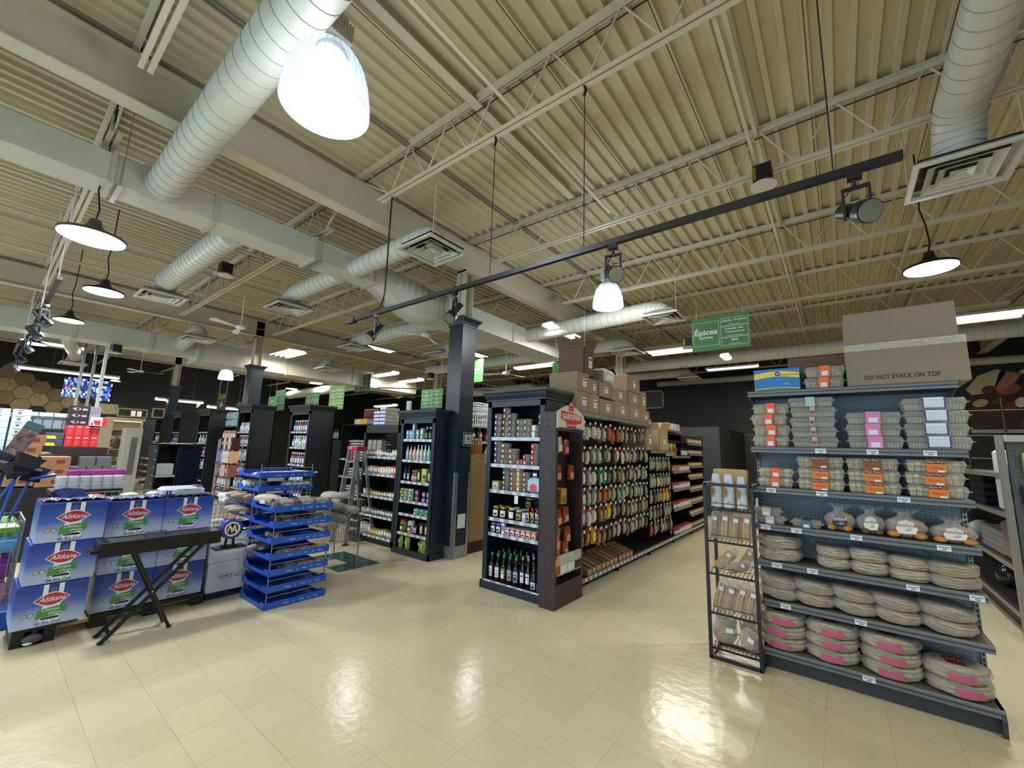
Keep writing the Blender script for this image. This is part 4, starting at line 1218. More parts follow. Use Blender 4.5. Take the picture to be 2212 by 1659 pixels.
# meat mural on the end wall
mu = MB(); mu.box(2.75, 5.9, 15.94, 15.96, 2.45, 3.6, mat('mural_brown', '3a241c', .6, noise=.5, nscale=3)); rn = random.Random(3)
for c in range(26):
    x, z = rn.uniform(2.85, 5.8), rn.uniform(2.55, 3.5); col = rn.choice(('b8a476', 'c9bb92', '7a2f2a', '9a4a3c', '5b3826', 'd8cfb0'))
    rx, rz_ = rn.uniform(.08, .25), rn.uniform(.05, .14); n = 12
    mu.prism([(x + rx * math.cos(2 * PI * i / n), z + rz_ * math.sin(2 * PI * i / n) + .2 * (rx * math.cos(2 * PI * i / n))) for i in range(n)], 'y', 15.93 - c * .0005, 15.94, mat('mural_' + col, col, .6))
for pts, col in (([(2.75, 3.5), (3.0, 3.85), (3.35, 4.0), (3.5, 3.9), (3.2, 3.4), (2.85, 3.35)], 'c2b48c'), ([(3.25, 3.5), (3.4, 3.95), (3.75, 3.85), (3.6, 3.6), (3.35, 3.4)], 'a8705c'), ([(3.7, 3.9), (3.9, 3.75), (5.9, 3.6), (5.9, 4.1), (4.0, 4.1)], 'c9bf98')):
    mu.prism(pts, 'y', 15.92, 15.95, mat('mural_' + col, col, .6))
mu.box(2.75, 5.9, 15.925, 15.96, 2.36, 2.45, mat('mural_edge', '9fa6a8', .6))
tag(mu.build('wall_mural'), 'large mural of sausages, sliced meat and cheese high on the end wall', 'mural')
# ================================================================ shared builders for shelves and goods
lipb = mat('ticket_rail', 'b4bcc6', .3, .5)
def lipped_shelf(parent, x0, x1, y0, y1, z, tags=5, m=None, rail=True, seed=0):
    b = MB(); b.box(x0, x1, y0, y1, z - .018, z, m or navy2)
    if rail: b.box(x0 + .005, x1 - .005, y0 - .004, y0, z - .036, z + .004, lipb)
    o = b.build('shelf', parent)
    rn = random.Random(seed + int(z * 100))
    n = tags
    for i in range(n):
        x = x0 + (x1 - x0) * (i + .5 + rn.uniform(-.15, .15)) / n
        c = MB(); c.box(x - .028, x + .028, y0 - .006, y0 - .004, z - .034, z + .003, paper); c.box(x - .018, x + .015, y0 - .0064, y0 - .006, z - .014, z - .01, mat('tag_blue', ''))
        c.build('price_tag', parent)
    return o
def bookcase(name, label, x0, x1, y0, y1, h, levels, tags=5, y_in=.06, side=True, m=navy, tagseed=0):
    t = root(name, label, 'shelving')
    b = MB()
    s = .06
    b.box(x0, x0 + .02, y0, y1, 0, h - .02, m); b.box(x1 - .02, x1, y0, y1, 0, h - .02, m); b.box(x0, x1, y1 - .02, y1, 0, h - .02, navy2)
    b.box(x0, x0 + s, y0 - .012, y0 + .01, 0, h - .1, m); b.box(x1 - s, x1, y0 - .012, y0 + .01, 0, h - .1, m)
    b.box(x0, x1, y0 - .012, y0 + .01, h - .2, h - .1, m)
    for i in range(5):
        yy = y0 + (y1 - y0) * (i + 1) / 6; b.box(x1, x1 + .0015, yy - .003, yy + .003, .15, h - .13, navy2)
        b.box(x0 - .0015, x0, yy - .003, yy + .003, .15, h - .13, navy2)
    b.build('carcass', t)
    b = MB()
    pr = [(.014, h - .13), (.014, h - .115), (.02, h - .1), (.034, h - .07), (.04, h - .045), (.052, h - .03), (.052, h)]
    vs = []
    for q, z in pr: vs += [(x0 - q, y0 - .012 - q, z), (x1 + q, y0 - .012 - q, z), (x1 + q, y1 + q * .3, z), (x0 - q, y1 + q * .3, z)]
    b.add(vs, [(k * 4 + i, k * 4 + (i + 1) % 4, k * 4 + 4 + (i + 1) % 4, k * 4 + 4 + i) for k in range(len(pr) - 1) for i in range(4)] + [(24, 25, 26, 27)], m)
    b.build('crown_moulding', t)
    b = MB(); b.box(x0 - .014, x1 + .014, y0 - .03, y0, 0, .085, m); b.box(x0 - .014, x0, y0 - .03, y1, 0, .085, m); b.box(x1, x1 + .014, y0 - .03, y1, 0, .085, m); b.build('plinth', t)
    for z in levels: lipped_shelf(t, x0 + (s if z > .12 else .02), x1 - (s if z > .12 else .02), y0 + (.0 if z > .12 else -.02), y1 - .02, z, tags, seed=tagseed)
    return t
def pack(name, cat, parts):
    """parts: list of (part name, fn(MB))"""
    def mk():
        t = root(name, '', cat)
        for n, f in parts:
            b = MB(); f(b); b.build(n, t)
        return t
    return Once(mk)
def lab(b, r, z0, z1, m, n=14, a0=-2.4, a1=-.75, s=None):
    """curved paper label on the front of a round pack"""
    k = 7; vs = []
    for i in range(k + 1):
        a = a0 + (a1 - a0) * i / k
        vs += [(r * math.cos(a), r * math.sin(a), z0), (r * math.cos(a), r * math.sin(a), z1)]
    b.add(vs, [(2 * i, 2 * i + 2, 2 * i + 3, 2 * i + 1) for i in range(k)], m, True)
def bottle(name, r, h, neck, bm, cm, l1, l2=None, caph=.035, lz=(.12, .5), n=14):
    def body(b):
        b.lathe([(r * .92, 0), (r, .006), (r, h * .55), (r * .9, h * .62), (r * .45, h * .74), (neck, h * .8), (neck, h - caph * .5)], bm, n)
    def cap(b): b.lathe([(neck * 1.15, h - caph), (neck * 1.2, h - caph * .9), (neck * 1.15, h), (neck * .9, h + .002)], cm, 10)
    def la(b):
        z0, z1 = h * lz[0], h * lz[1]
        lab(b, r + .0012, z0, z1, l1)
        if l2 is not None: lab(b, r + .002, z0 + (z1 - z0) * .1, z0 + (z1 - z0) * .48, l2, a0=-2.1, a1=-1.05)
        lab(b, r + .002, z0 + (z1 - z0) * .6, z0 + (z1 - z0) * .72, l2 or ink, a0=-2.1, a1=-1.05)
    return pack(name, 'bottle', [('bottle_body', body), ('cap', cap), ('label', la)])
def jar(name, r, h, bm, cm, l1, l2=None, lid=.02, cat='jar', wide=1.0, lz=(.15, .68)):
    def body(b): b.lathe([(r * .94, 0), (r, .006), (r, h * .78), (r * .86, h * .86), (r * .84, h - lid * .6)], bm, 14)
    def cap(b): b.lathe([(r * .9 * wide, h - lid), (r * .93 * wide, h - lid * .9), (r * .93 * wide, h - .003), (r * .88 * wide, h)], cm, 14)
    def la(b):
        lab(b, r + .001, h * lz[0], h * lz[1], l1)
        if l2 is not None: lab(b, r + .0018, h * (lz[0] + .08), h * (lz[0] + .3), l2, a0=-2.0, a1=-1.1)
    return pack(name, cat, [('jar_body', body), ('lid', cap), ('label', la)])
def carton_pack(name, w, d, h, m, l1=None, l2=None, cat='box', rect=(-.7, .7, .3, .8)):
    def body(b): b.bbox(-w / 2, w / 2, -d / 2, d / 2, 0, h, m, .002)
    def la(b):
        b.box(w / 2 * rect[0], w / 2 * rect[1], -d / 2 - .001, -d / 2, h * rect[2], h * rect[3], l1)
        if l2 is not None: b.box(w / 2 * rect[0] * .7, w / 2 * rect[1] * .6, -d / 2 - .0016, -d / 2 - .001, h * (rect[2] + .06), h * (rect[2] + .2), l2)
    return pack(name, cat, [('box_body', body)] + ([('label', la)] if l1 is not None else []))
M_ = lambda n, c, r=.5, **k: mat(n, c, r, **k)
wine = M_('syrup_dark', '120d0c', .08, spec=.8); capg = M_('cap_green', '1f8a5a', .4); lw = M_('label_paper_white', 'e4e6ea', .5)
lred = M_('label_red', 'b8403c', .5); lgr = M_('label_green', '6f9a5a', .5); lblue = M_('label_sky', '8fb8d8', .5); lpink = M_('label_pink', 'd8a0ac', .5); dgr = M_('label_dark_green', '244d34', .5)
amber = M_('dark_jar', '2a1812', .12, spec=.7); goldc = M_('cap_gold', 'b89a4c', .3, metal=.5); capw = M_('cap_white', 'dfe2e8', .4); capk = M_('cap_black', '15161a', .4)
def line(once, xs, y, z, label, group=None, jit=.004, rz=0, **k):
    for x in xs: once((x + R.uniform(-jit, jit), y + R.uniform(-jit, jit), z), rz, label, group, **k)
def span(a, b, n): return [a + (b - a) * i / max(1, n - 1) for i in range(n)]

# ================================================================ NAVY ENDCAP
EL = [.1, .62, .79, 1.11, 1.41, 1.725]
bookcase('bookcase', 'navy endcap bookcase of syrups, jars and boxed sweets facing the viewer', -3.4, -2.56, 3.87, 4.43, 2.29, EL, 5)
bw_ = [bottle('syrup_bottle', .036, .29, .012, wine, capg, a, b_) for a, b_ in ((lw, lgr), (lw, lpink), (lgr, lw), (lblue, lred), (lblue, dgr))]
nm = ('white and green', 'white and pink', 'green and white', 'blue and red', 'blue and dark green')
for j in range(4):
    for i in range(5):
        bw_[i]((-3.3 + i * .089 + .02 * (j % 2), 3.92 + j * .1, .101), R.uniform(-.2, .2), 'dark syrup bottle with a green cap and %s label, %s' % (nm[i], ('front row', 'second row', 'third row', 'back row')[j]), 'green capped syrup bottles')
slim = bottle('slim_bottle', .031, .3, .011, wine, mat('cork', 'c8b48a', .7), lw, None, .02, (.15, .5)); stout = bottle('stout_bottle', .04, .28, .012, wine, capk, lw, ink, .03, (.05, .3))
for j in range(3):
    for i in range(2): slim((-2.86 + i * .075, 3.93 + j * .1, .101), 0, 'slim black bottle with a cork top and narrow white label in the endcap, %s' % ('front row', 'middle row', 'back row')[j], 'cork topped slim bottles')
    for i in range(2): stout((-2.7 + i * .085, 3.92 + j * .1, .101), 0, 'stout black bottle with a white patterned foot label beside the gardenia stand', 'stout black bottles')
jp = jar('spread_jar', .034, .082, M_('jar_pink', 'c84a78', .2), capw, lw, ink); jo = jar('spread_jar', .034, .082, M_('jar_orange', 'd87a3a', .2), capw, lw, ink); jv = jar('spread_jar', .036, .11, M_('jar_ink', '1c1a2c', .2), M_('cap_violet', '7a6cc0', .4), lw, ink)
for j in range(4):
    for i in range(6):
        (jp if i < 3 else jo)((-3.06 + i * .074, 3.9 + j * .08, .621), 0, 'small %s jar with a white lid, %s of the low endcap shelf' % (('pink', 'orange')[i > 2], ('front row', 'second row', 'third row', 'back row')[j]), 'small white lidded jars')
for x in (-3.28, -3.2): jv((x, 3.91, .621), 0, 'dark jar with a violet lid at the left of the low endcap shelf', 'violet lidded jars')
carton_pack('vitamin_box', .04, .04, .12, lw, mat('tag_blue', ''))((-3.13, 3.905, .621), 0, 'narrow white box between the violet and pink jars')
jd = jar('honey_jar', .042, .13, amber, goldc, lw, brownl); jd2 = jar('black_jar', .042, .13, wine, capw, lw); jd3 = jar('olive_jar', .045, .12, amber, capw, M_('label_ochre', 'b59a52', .5), ink)
for j in range(2):
    for x in (-3.26, -3.15): jd((x, 3.92 + .09 * j, .791), .2, 'dark honey jar with gold lid and white label, %s' % ('front', 'behind')[j], 'gold lidded honey jars')
    jd2((-3.02, 3.92 + j * .09, .791), 0, 'black jar with a white lid in the middle of the honey shelf', 'white lidded black jars'); jd3((-2.915, 3.92 + j * .09, .791), 0, 'squat dark jar with an ochre label on the honey shelf', 'ochre label jars')
carton_pack('violet_box', .05, .05, .1, M_('box_lilac', 'a8a8d8', .5), lw, pink)((-2.835, 3.91, .791), 0, 'lilac and white box beside the red capped bottles')
sb_ = bottle('sauce_bottle', .026, .15, .012, wine, M_('cap_red', 'b03040', .4), M_('label_cream', 'd8cfae', .5), ink, .02, (.1, .72))
for j in range(2):
    for x in (-2.78, -2.72, -2.66): sb_((x, 3.9 + j * .07, .791), 0, 'small sauce bottle with a cream label and red cap on the honey shelf', 'red capped sauce bottles')
jd3((-2.91, 4.1, .911), 0, 'ochre labelled jar raised at the back of the honey shelf')
# nut tubs: hexagonal see-through pots
nut = M_('nuts_tan', 'b89878', .7, noise=.4, nscale=40); nut2 = M_('nuts_brown', '7a5a3c', .7, noise=.4, nscale=40); nutp = M_('nuts_pink', 'd0a898', .7, noise=.4, nscale=40)
def tub(cont, band, h=.072, w=.1):
    def body(b): b.lathe([(w / 2 * .85, 0), (w / 2 * .95, .01), (w / 2, h * .7), (w / 2 * 1.04, h * .74), (w / 2 * .9, h - .004), (w / 2 * .7, h)], tray_c, 12)
    def co(b): b.lathe([(w / 2 * .8, .003), (w / 2 * .88, .01), (w / 2 * .9, h * .66), (w / 2 * .5, h * .74)], cont, 12)
    def bd(b): lab(b, w / 2 + .004, .004, h * .95, band, a0=-2.3, a1=-1.3); lab(b, w / 2 + .005, h * .3, h * .7, lw, a0=-2.0, a1=-1.6)
    return pack('nut_tub', 'tub', [('tub_body', body), ('contents', co), ('band', bd)])
vio = M_('band_violet', '2c2a60', .5); dg = M_('band_green', '3f6a4c', .5); rdb = M_('band_red', 'b02a28', .5); ybl = M_('band_yellow', 'e0b02c', .5)
cols = [(tub(nut, vio), 4, -3.28, 'tan nuts with a violet band'), (tub(nutp, dkbr), 5, -3.15, 'pale pistachios with a dark band'), (tub(nut2, dkbr), 4, -3.05, 'brown nuts with a dark band'), (tub(nut, dg), 3, -2.93, 'mixed nuts with a green band'), (tub(nut, dg), 3, -2.83, 'cashews with a green band'), (tub(nutp, lw), 2, -2.72, 'pale nuts with a white band')]
for o, n, x, d_ in cols:
    for k in range(n): o((x, 3.93, 1.726 + k * .0725), R.uniform(-.2, .2), 'clear tub of %s, %s up in its stack on the top endcap shelf' % (d_, ('first', 'second', 'third', 'fourth', 'fifth')[k]))
for k in range(4):
    o = cols[3][0]((-2.76, 4.12, 1.726 + k * .0725), 0, 'green banded nut tub in the back stack of the top endcap shelf', 'back nut tubs')
wt = [(tub(nut2, vio, .07, .11), 4, -3.27), (tub(nut2, nut2, .062, .13), 4, -3.15), (tub(nut2, nut2, .062, .13), 3, -3.03), (tub(nut2, rdb, .062, .11), 1, -2.92), (tub(nut2, rdb, .062, .11), 2, -2.83), (tub(nut2, rdb, .062, .11), 4, -2.72)]
for c, (o, n, x) in enumerate(wt):
    for k in range(n): o((x, 3.94, 1.411 + k * (.0705 if c == 0 else .0625)), R.uniform(-.2, .2), 'clear tub of brown sweets %s, %s up, second endcap shelf' % (('with a blue star band', 'without a band, outer stack', 'without a band, inner stack', 'with a red band, single', 'with a red band, pair', 'with a red band, tall stack')[c], ('first', 'second', 'third', 'fourth')[k]))
gt = [(tub(nut2, dgr, .058, .1), 5, -3.13, 'dark green bands'), (tub(nut2, nut2, .056, .09), 5, -3.02, 'no bands'), (tub(nut2, ybl, .056, .09), 5, -2.93, 'yellow bands'), (tub(nut2, nut2, .056, .09), 4, -2.84, 'plain brown fill')]
for o, n, x, d_ in gt:
    for k in range(n): o((x, 3.94, 1.111 + k * (.0585 if 'green' in d_ else .0565)), 0, 'small clear tub with %s, %s up, third endcap shelf' % (d_, ('first', 'second', 'third', 'fourth', 'fifth')[k]))
carton_pack('sweet_box', .1, .1, .1, M_('box_tan', 'a89878', .6), M_('label_cream', ''), mat('carton_navy', ''))((-3.26, 3.93, 1.111), 0, 'pale tan box with an oval navy mark at the left of the third endcap shelf')
t = root('sweet_tub', 'large rounded tub with a blue-white and red label beside the gardenia stand', 'tub', (-2.71, 3.95, 1.111)); b = MB(); b.bbox(-.075, .075, -.07, .07, 0, .17, M_('tub_pale', 'b8cfe4', .2), .03); b.prism([(.05 * math.cos(a * PI / 8), .06 + .045 * math.sin(a * PI / 8)) for a in range(16)], 'y', -.073, -.07, M_('tub_red', 'd05a58', .4)); b.build('tub_body', t)
carton_pack('sweet_box', .07, .06, .06, M_('box_navy', '1d2a4a', .5), lw)((-2.72, 3.95, 1.281), 0, 'tiny navy box lying on the rounded tub')
tag(MB().box(-2.955, -2.905, 3.862, 3.866, .98, 1.07, lw).build('shelf_talker'), 'paper tag hanging below the third endcap shelf', 'paper tag')

# ================================================================ GARDENIA STAND
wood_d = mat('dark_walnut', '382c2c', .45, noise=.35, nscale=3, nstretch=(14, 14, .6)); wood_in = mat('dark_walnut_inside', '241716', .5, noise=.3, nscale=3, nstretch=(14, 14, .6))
t = root('display_stand', 'dark walnut hanging display stand with an arched red and white header', 'display stand')
b = MB(); b.box(-2.55, -2.365, 3.79, 3.83, 0, 2.005, wood_d); b.build('side_panel', t)
for x in (-2.5, -2.42): MB().prism([(x + .006 * math.cos(a * PI / 4), 1.87 + .006 * math.sin(a * PI / 4)) for a in range(8)], 'y', 3.787, 3.79, steel).build('screw_cap', t)
MB().box(-2.55, -2.365, 4.345, 4.38, 0, 1.95, wood_d).build('side_panel', t)
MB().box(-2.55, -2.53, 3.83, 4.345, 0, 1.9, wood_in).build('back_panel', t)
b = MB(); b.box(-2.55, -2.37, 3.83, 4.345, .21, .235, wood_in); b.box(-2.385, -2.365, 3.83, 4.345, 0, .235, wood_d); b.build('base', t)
b = MB(); pts = [(3.79, 1.865), (4.38, 1.82), (4.38, 1.98)] + [(4.385 - .6 * i / 10, 1.985 + .02 * i / 10 + .1 * math.sin(PI * i / 10)) for i in range(11)] + [(3.79, 2.005)]
b.prism([(3.79, 1.83), (4.385, 1.83)] + pts[2:], 'x', -2.36, -2.35, M_('header_white', 'd0ccc0', .5))
Rv, Uv = (0, 1, 0), (0, 0, 1)
def yz(pts, x, m): b.add([(x, 4.085 + p * .24, 1.965 + q * .24) for p, q in pts], [tuple(range(len(pts)))], m)
redl = M_('gardenia_red', 'c4382c', .5)
yz([(-.92, .25), (-.4, .22), (.4, .17), (.95, .1), (.98, -.25), (.5, -.3), (.42, -.52), (-.42, -.5), (-.5, -.25), (-.95, -.12)], -2.3495, redl)
yz([(.26 * math.cos(a * PI / 8), .42 + .3 * math.sin(a * PI / 8)) for a in range(16)], -2.3497, redl); yz([(.19 * math.cos(a * PI / 8), .42 + .22 * math.sin(a * PI / 8)) for a in range(16)], -2.3493, mat('header_white', ''))
for k in range(5): yz([(.09 * math.cos(a * PI / 4) + .1 * math.cos(k * 1.257 + .3), .42 + .1 * math.sin(k * 1.257 + .3) + .07 * math.sin(a * PI / 4)) for a in range(8)], -2.349, redl)
b.text('GARDENIA', .085, white, (-2.3488, 4.09, 1.962), Rv, Uv, width=.4, bold=.02); b.text("GRAIN D'OR", .034, white, (-2.3488, 4.09, 1.873), Rv, Uv, width=.2)
b.text('www.gardeniagrains.com', .018, ink, (-2.349, 4.1, 1.85), Rv, Uv, width=.24); b.build('header_board', t)
b = MB(); b.box(-2.355, -2.349, 3.8, 4.37, 1.8, 1.835, wood_d); b.text('Distributor: Adonis Trading (514) 482-9816', .02, ink, (-2.3485, 4.09, 1.842), Rv, Uv, width=.5); b.build('header_strip', t)
GZ = [1.72, 1.42, 1.17, .95, .76, .52]
for z in GZ:
    for y in (3.9, 4.05, 4.2): MB().tube([(-2.53, y, z), (-2.4, y, z), (-2.375, y, z + .012)], .002, chrome, 4).build('hook', t)
def sachet(m, l1, w=.12, h=.16, th=.012, name='spice_sachet'):
    def body(b):
        b.sheet(lambda u, v: (w * (u - .5), -th * math.sin(PI * u) * math.sin(PI * v) ** .6 - .001, -h * (1 - v) + .012), 6, 6, m)
        b.sheet(lambda u, v: (w * (.5 - u), th * math.sin(PI * u) * math.sin(PI * v) ** .6 + .001, -h * (1 - v) + .012), 6, 6, m)
    def la(b): b.sheet(lambda u, v: (w * .64 * (u - .5), -th * 1.05 - .0025, -h * .82 + v * h * .4), 2, 2, l1)
    return pack(name, 'sachet', [('pouch', body), ('print', la)])
sr = sachet(M_('sachet_rust', '8a3a24', .3, noise=.2), M_('print_tan', 'c09070', .4)); sy = sachet(M_('sachet_gold', 'c08a34', .3, noise=.15), M_('print_brown', '8a5a24', .5)); sg = sachet(M_('sachet_green', '55703c', .3, noise=.2), M_('print_rose', 'b85a50', .4)); sw_ = sachet(M_('sachet_pale', 'b8b8a4', .3, noise=.35, nscale=40), M_('print_white2', 'd4d6d0', .4)); sd = sachet(M_('sachet_silver', 'a4a49c', .25, noise=.2), M_('print_black', '1c1c20', .4))
def hang(o, y, z, n, label, group, x=-2.4, dx=.014, fan=.1):
    for k in range(n): o((x - k * dx, y, z), PI / 2, label, group, rot=(0, R.uniform(-fan, fan), PI / 2))
hang(sw_, 3.9, 1.72, 7, 'pale green sachet in the fanned bunch right below the arched header', 'pale sachets under the header', fan=.2); hang(sr, 4.06, 1.7, 3, 'rust red sachet hanging beside the pale bunch, top hooks', 'top hook rust sachets')
hang(sr, 3.9, 1.42, 3, 'rust red sachet on the near second hook of the walnut stand', 'second hook rust sachets'); hang(sr, 4.18, 1.42, 2, 'rust red sachet on the far second hook of the walnut stand', 'far second hook sachets')
hang(sy, 4.02, 1.17, 8, 'golden spice sachet in the long third-row bunch of the walnut stand', 'golden sachets', fan=.03)
hang(sr, 3.9, .95, 3, 'rust sachet on the near fourth hook of the walnut stand', 'fourth hook rust sachets', fan=.25); hang(sr, 4.06, .97, 4, 'brown sachet on the middle fourth hook of the walnut stand', 'fourth hook brown sachets')
hang(sg, 3.9, .78, 3, 'green sachet with a rosy mark, tilted on the fifth hook', 'green sachets', fan=.3); hang(sr, 4.1, .76, 3, 'rust sachet beside the green ones on the fifth hook', 'fifth hook rust sachets')
hang(sy, 3.9, .64, 3, 'amber sachet low on the walnut stand above the clear packs', 'low amber sachets'); hang(sr, 4.06, .62, 3, 'dark rust sachet low on the walnut stand', 'low rust sachets')
for i in range(7): (sd if i in (5, 6) else sy if i == 0 else sw_)((-2.37 + .004 * (i % 2), 3.86 + i * .075, .5), 0, 'bottom row sachet of the walnut stand, %s from its near side' % ('first', 'second', 'third', 'fourth', 'fifth', 'sixth', 'seventh')[i], 'bottom row sachets', rot=(0, .1, PI / 2), scale=(1, 1, 1.25))
tag(MB().box(-2.525, -2.52, 3.9, 4.15, .24, .5, M_('acrylic_grey', '6a6c70', .2)).build('acrylic_panel'), 'grey acrylic panel at the back foot of the walnut stand', 'panel')

# ================================================================ SPICE GONDOLA along the aisle
blk = mat('gondola_black', '111213', .5); lipk = mat('aisle_lip', '8f9088', .4, .3)
t = root('shelf_gondola', 'long black aisle gondola of hanging spice packs and jars', 'shelving')
b = MB(); b.box(-3.02, -2.98, 4.44, 10.4, 0, 2.06, blk); b.box(-2.98, -2.6, 4.44, 10.4, 0, .04, blk); b.build('back_panel', t)
for y in (5.62, 6.84, 8.06, 9.26): MB().box(-2.98, -2.48, y - .01, y + .01, 0, .1, blk).build('foot', t)
for (y0, y1) in ((4.44, 5.62), (5.62, 6.84), (6.84, 8.06), (8.06, 9.24), (9.24, 10.4)):
    b = MB(); b.box(-2.98, -2.46, y0, y1, .1, .115, blk); b.box(-2.462, -2.45, y0 + .005, y1 - .005, .075, .125, lipk); b.build('base_shelf', t)
for (y0, y1) in ((4.44, 5.65), (5.65, 6.92)):
    b = MB(); b.box(-3.0, -2.46, y0, y1, 2.04, 2.06, greyd); b.prism([(-2.47, 2.05), (-2.44, 2.02), (-2.44, 2.07), (-2.47, 2.075)], 'y', y0 + .006, y1 - .006, lipk); b.build('top_shelf', t)
    MB().box(-2.62, -2.5, y0 + .3, y1 - .3, 2.02, 2.035, mat('shelf_under', '7f8a72', .5)).build('shelf_bracket', t)
b = MB(); b.box(-2.98, -2.47, 6.92, 8.0, 1.6, 1.62, blk); b.box(-2.47, -2.455, 6.92, 8.0, 1.595, 1.64, lipk); b.build('shelf', t)
b = MB(); b.box(-3.02, -2.5, 10.38, 10.42, 0, 2.02, blk); b.box(-3.02, -2.98, 8, 10.4, 1.9, 2.02, blk); b.build('end_panel', t)
SA = [.58, .93, 1.26, 1.55]; SB = [.36, .6, .85, 1.1, 1.34, 1.6, 1.82]
for z in SA:
    b = MB(); b.box(-2.98, -2.47, 8.06, 9.22, z - .012, z, blk); b.box(-2.47, -2.46, 8.06, 9.22, z - .035, z + .006, lipk); b.build('shelf', t)
for z in SB:
    b = MB(); b.box(-2.98, -2.5, 9.26, 10.36, z - .012, z, blk); b.box(-2.5, -2.49, 9.26, 10.36, z - .035, z + .006, lipk); b.build('shelf', t)
for i in range(46):
    y = 4.6 + i * .126; MB().box(-2.449, -2.447, y, y + .05, .083, .118, paper).build('price_tag', t)
# peg rows
def bag(kind):
    pal = {
        'cream': ('cream sticks under a navy header', 'c9c2a2', '232a5c', 'd8d4bc'), 'grey': ('grey-white seeds', '8c8c88', '6e6e70', 'b8b8b4'), 'white': ('white grains with a navy foot', 'd2cfc4', '232a5c', 'd8d8d4'),
        'green': ('a green frame around pale filling', '2f7a44', '2f7a44', 'd0d2c8'), 'red': ('orange-red chillies', 'a8442a', '8c2a22', 'c06040'), 'olive': ('pale green leaves', '8c9070', '6c6a58', 'b4b88e'),
        'brown': ('brown bark and cloves', '6e5230', '4a3a2c', 'a8844c'), 'gold': ('bright golden powder', 'd89a1c', 'c07a1c', 'e8c860'), 'rose': ('white powder under a red header', 'c8bcb4', 'a02832', 'd8d0cc'), 'dark': ('dark seeds in clear film', '3e3c34', '2c2a28', '77705c')}
    d, c1, c2, c3 = pal[kind]
    body_m = mat('spice_' + kind, c1, .35, noise=.35, nscale=45, bump=.4); head = mat('head_' + kind, c2, .4); win = mat('win_' + kind, c3, .5, noise=.3, nscale=60)
    w, h = .1, .19
    def body(b):
        for s in (1, -1):
            b.sheet(lambda u, v: (s * w * (u - .5), -s * (.016 * math.sin(PI * u) ** .7 * math.sin(PI * min(1, v * 1.15)) ** .6 if v < .87 else 0) - s * .001, -h + h * v), 6, 7, body_m)
    def hd(b): b.box(-w / 2, w / 2, -.0035, .0035, -h * .17, 0.01, head); b.box(-w / 2, w / 2, -.004, .0, -h * 1.0, -h * .92, head)
    def wn(b): b.sheet(lambda u, v: (w * .7 * (u - .5), -.0185 - .003 * math.sin(PI * u), -h * .78 + v * h * .5), 3, 2, win)
    def hook(b): b.tube([(0, .0, -.004), (0, -.05, .0)], .0022, chrome, 4); b.box(-.022, .022, -.056, -.054, -.0, .032, paper)
    o = pack('spice_bag', 'hanging bag', [('pouch', body), ('header', hd), ('window', wn)])
    return o, d
BG = {k: bag(k) for k in ('cream', 'grey', 'white', 'green', 'red', 'olive', 'brown', 'gold', 'rose', 'dark')}
rows = [(1.93, 'top', ['cream', 'grey', 'cream', 'cream', 'cream', 'grey', 'red', 'red', 'red', 'olive', 'grey', 'dark', 'grey', 'dark', 'olive', 'grey']),
        (1.64, 'second', ['cream', 'cream', 'cream', 'grey', 'grey', 'dark', 'grey', 'dark', 'rose', 'rose', 'olive', 'olive', 'grey', 'dark', 'grey', 'olive']),
        (1.36, 'third', ['white', 'white', 'grey', 'cream', 'green', 'green', 'dark', 'olive', 'brown', 'olive', 'dark', 'olive', 'olive', 'grey', 'olive', 'olive']),
        (1.12, 'fourth', ['green', 'green', 'grey', 'grey', 'brown', 'red', 'brown', 'olive', 'olive', 'grey', 'olive', 'olive', 'grey', 'olive', 'grey', 'olive']),
        (.88, 'fifth', ['rose', 'grey', 'rose', 'rose', 'brown', 'brown', 'gold', 'olive', 'dark', 'olive', 'brown', 'grey', 'olive', 'dark', 'olive', 'brown']),
        (.62, 'lowest', ['red', 'brown', 'brown', 'gold', 'brown', 'brown', 'dark', 'grey', 'rose', 'grey', 'brown', 'olive', 'grey', 'dark', 'grey', 'dark'])]
def peg(kind, y, z, n, rowname, sect, x=-2.53):
    o, d = BG[kind]
    for k in range(n):
        s = R.uniform(.94, 1.1)
        o((x - k * .045 + R.uniform(-.01, .01), y + R.uniform(-.008, .008), z), 0, 'hanging pack of %s, %s peg row of the %s spice section' % (d, rowname, sect), '%s row %s packs, %s spice section' % (rowname, kind, sect), scale=(1, 1, s), rot=(R.uniform(-.05, .05), R.uniform(-.16, .16), PI / 2 + R.uniform(-.12, .12)))
    b = MB(); b.tube([(-2.98, y, z - .006), (-2.5, y, z - .004)], .0025, chrome, 4); b.box(-2.5, -2.498, y - .022, y + .022, z - .003, z + .032, paper); b.build('peg_hook', SP)
SP = t
for z, rn_, ks in rows:
    for i, k in enumerate(ks):
        peg(k, 4.52 + i * .152, z + R.uniform(-.02, .015), 2 if i < 6 else 1, rn_, 'near')
for z, rn_, ks in ((1.5, 'top', ['olive', 'grey', 'olive', 'olive', 'olive', 'brown', 'olive']), (1.22, 'second', ['olive', 'olive', 'cream', 'olive', 'grey', 'olive', 'olive']), (.96, 'third', ['grey', 'dark', 'olive', 'grey', 'gold', 'gold', 'dark']), (.7, 'fourth', ['olive', 'olive', 'dark', 'brown', 'grey', 'olive', 'grey']), (.46, 'lowest', ['red', 'olive', 'dark', 'grey', 'olive', 'dark', 'grey'])):
    for i, k in enumerate(ks): peg(k, 6.97 + i * .16, z, 1, rn_, 'middle', -2.5)
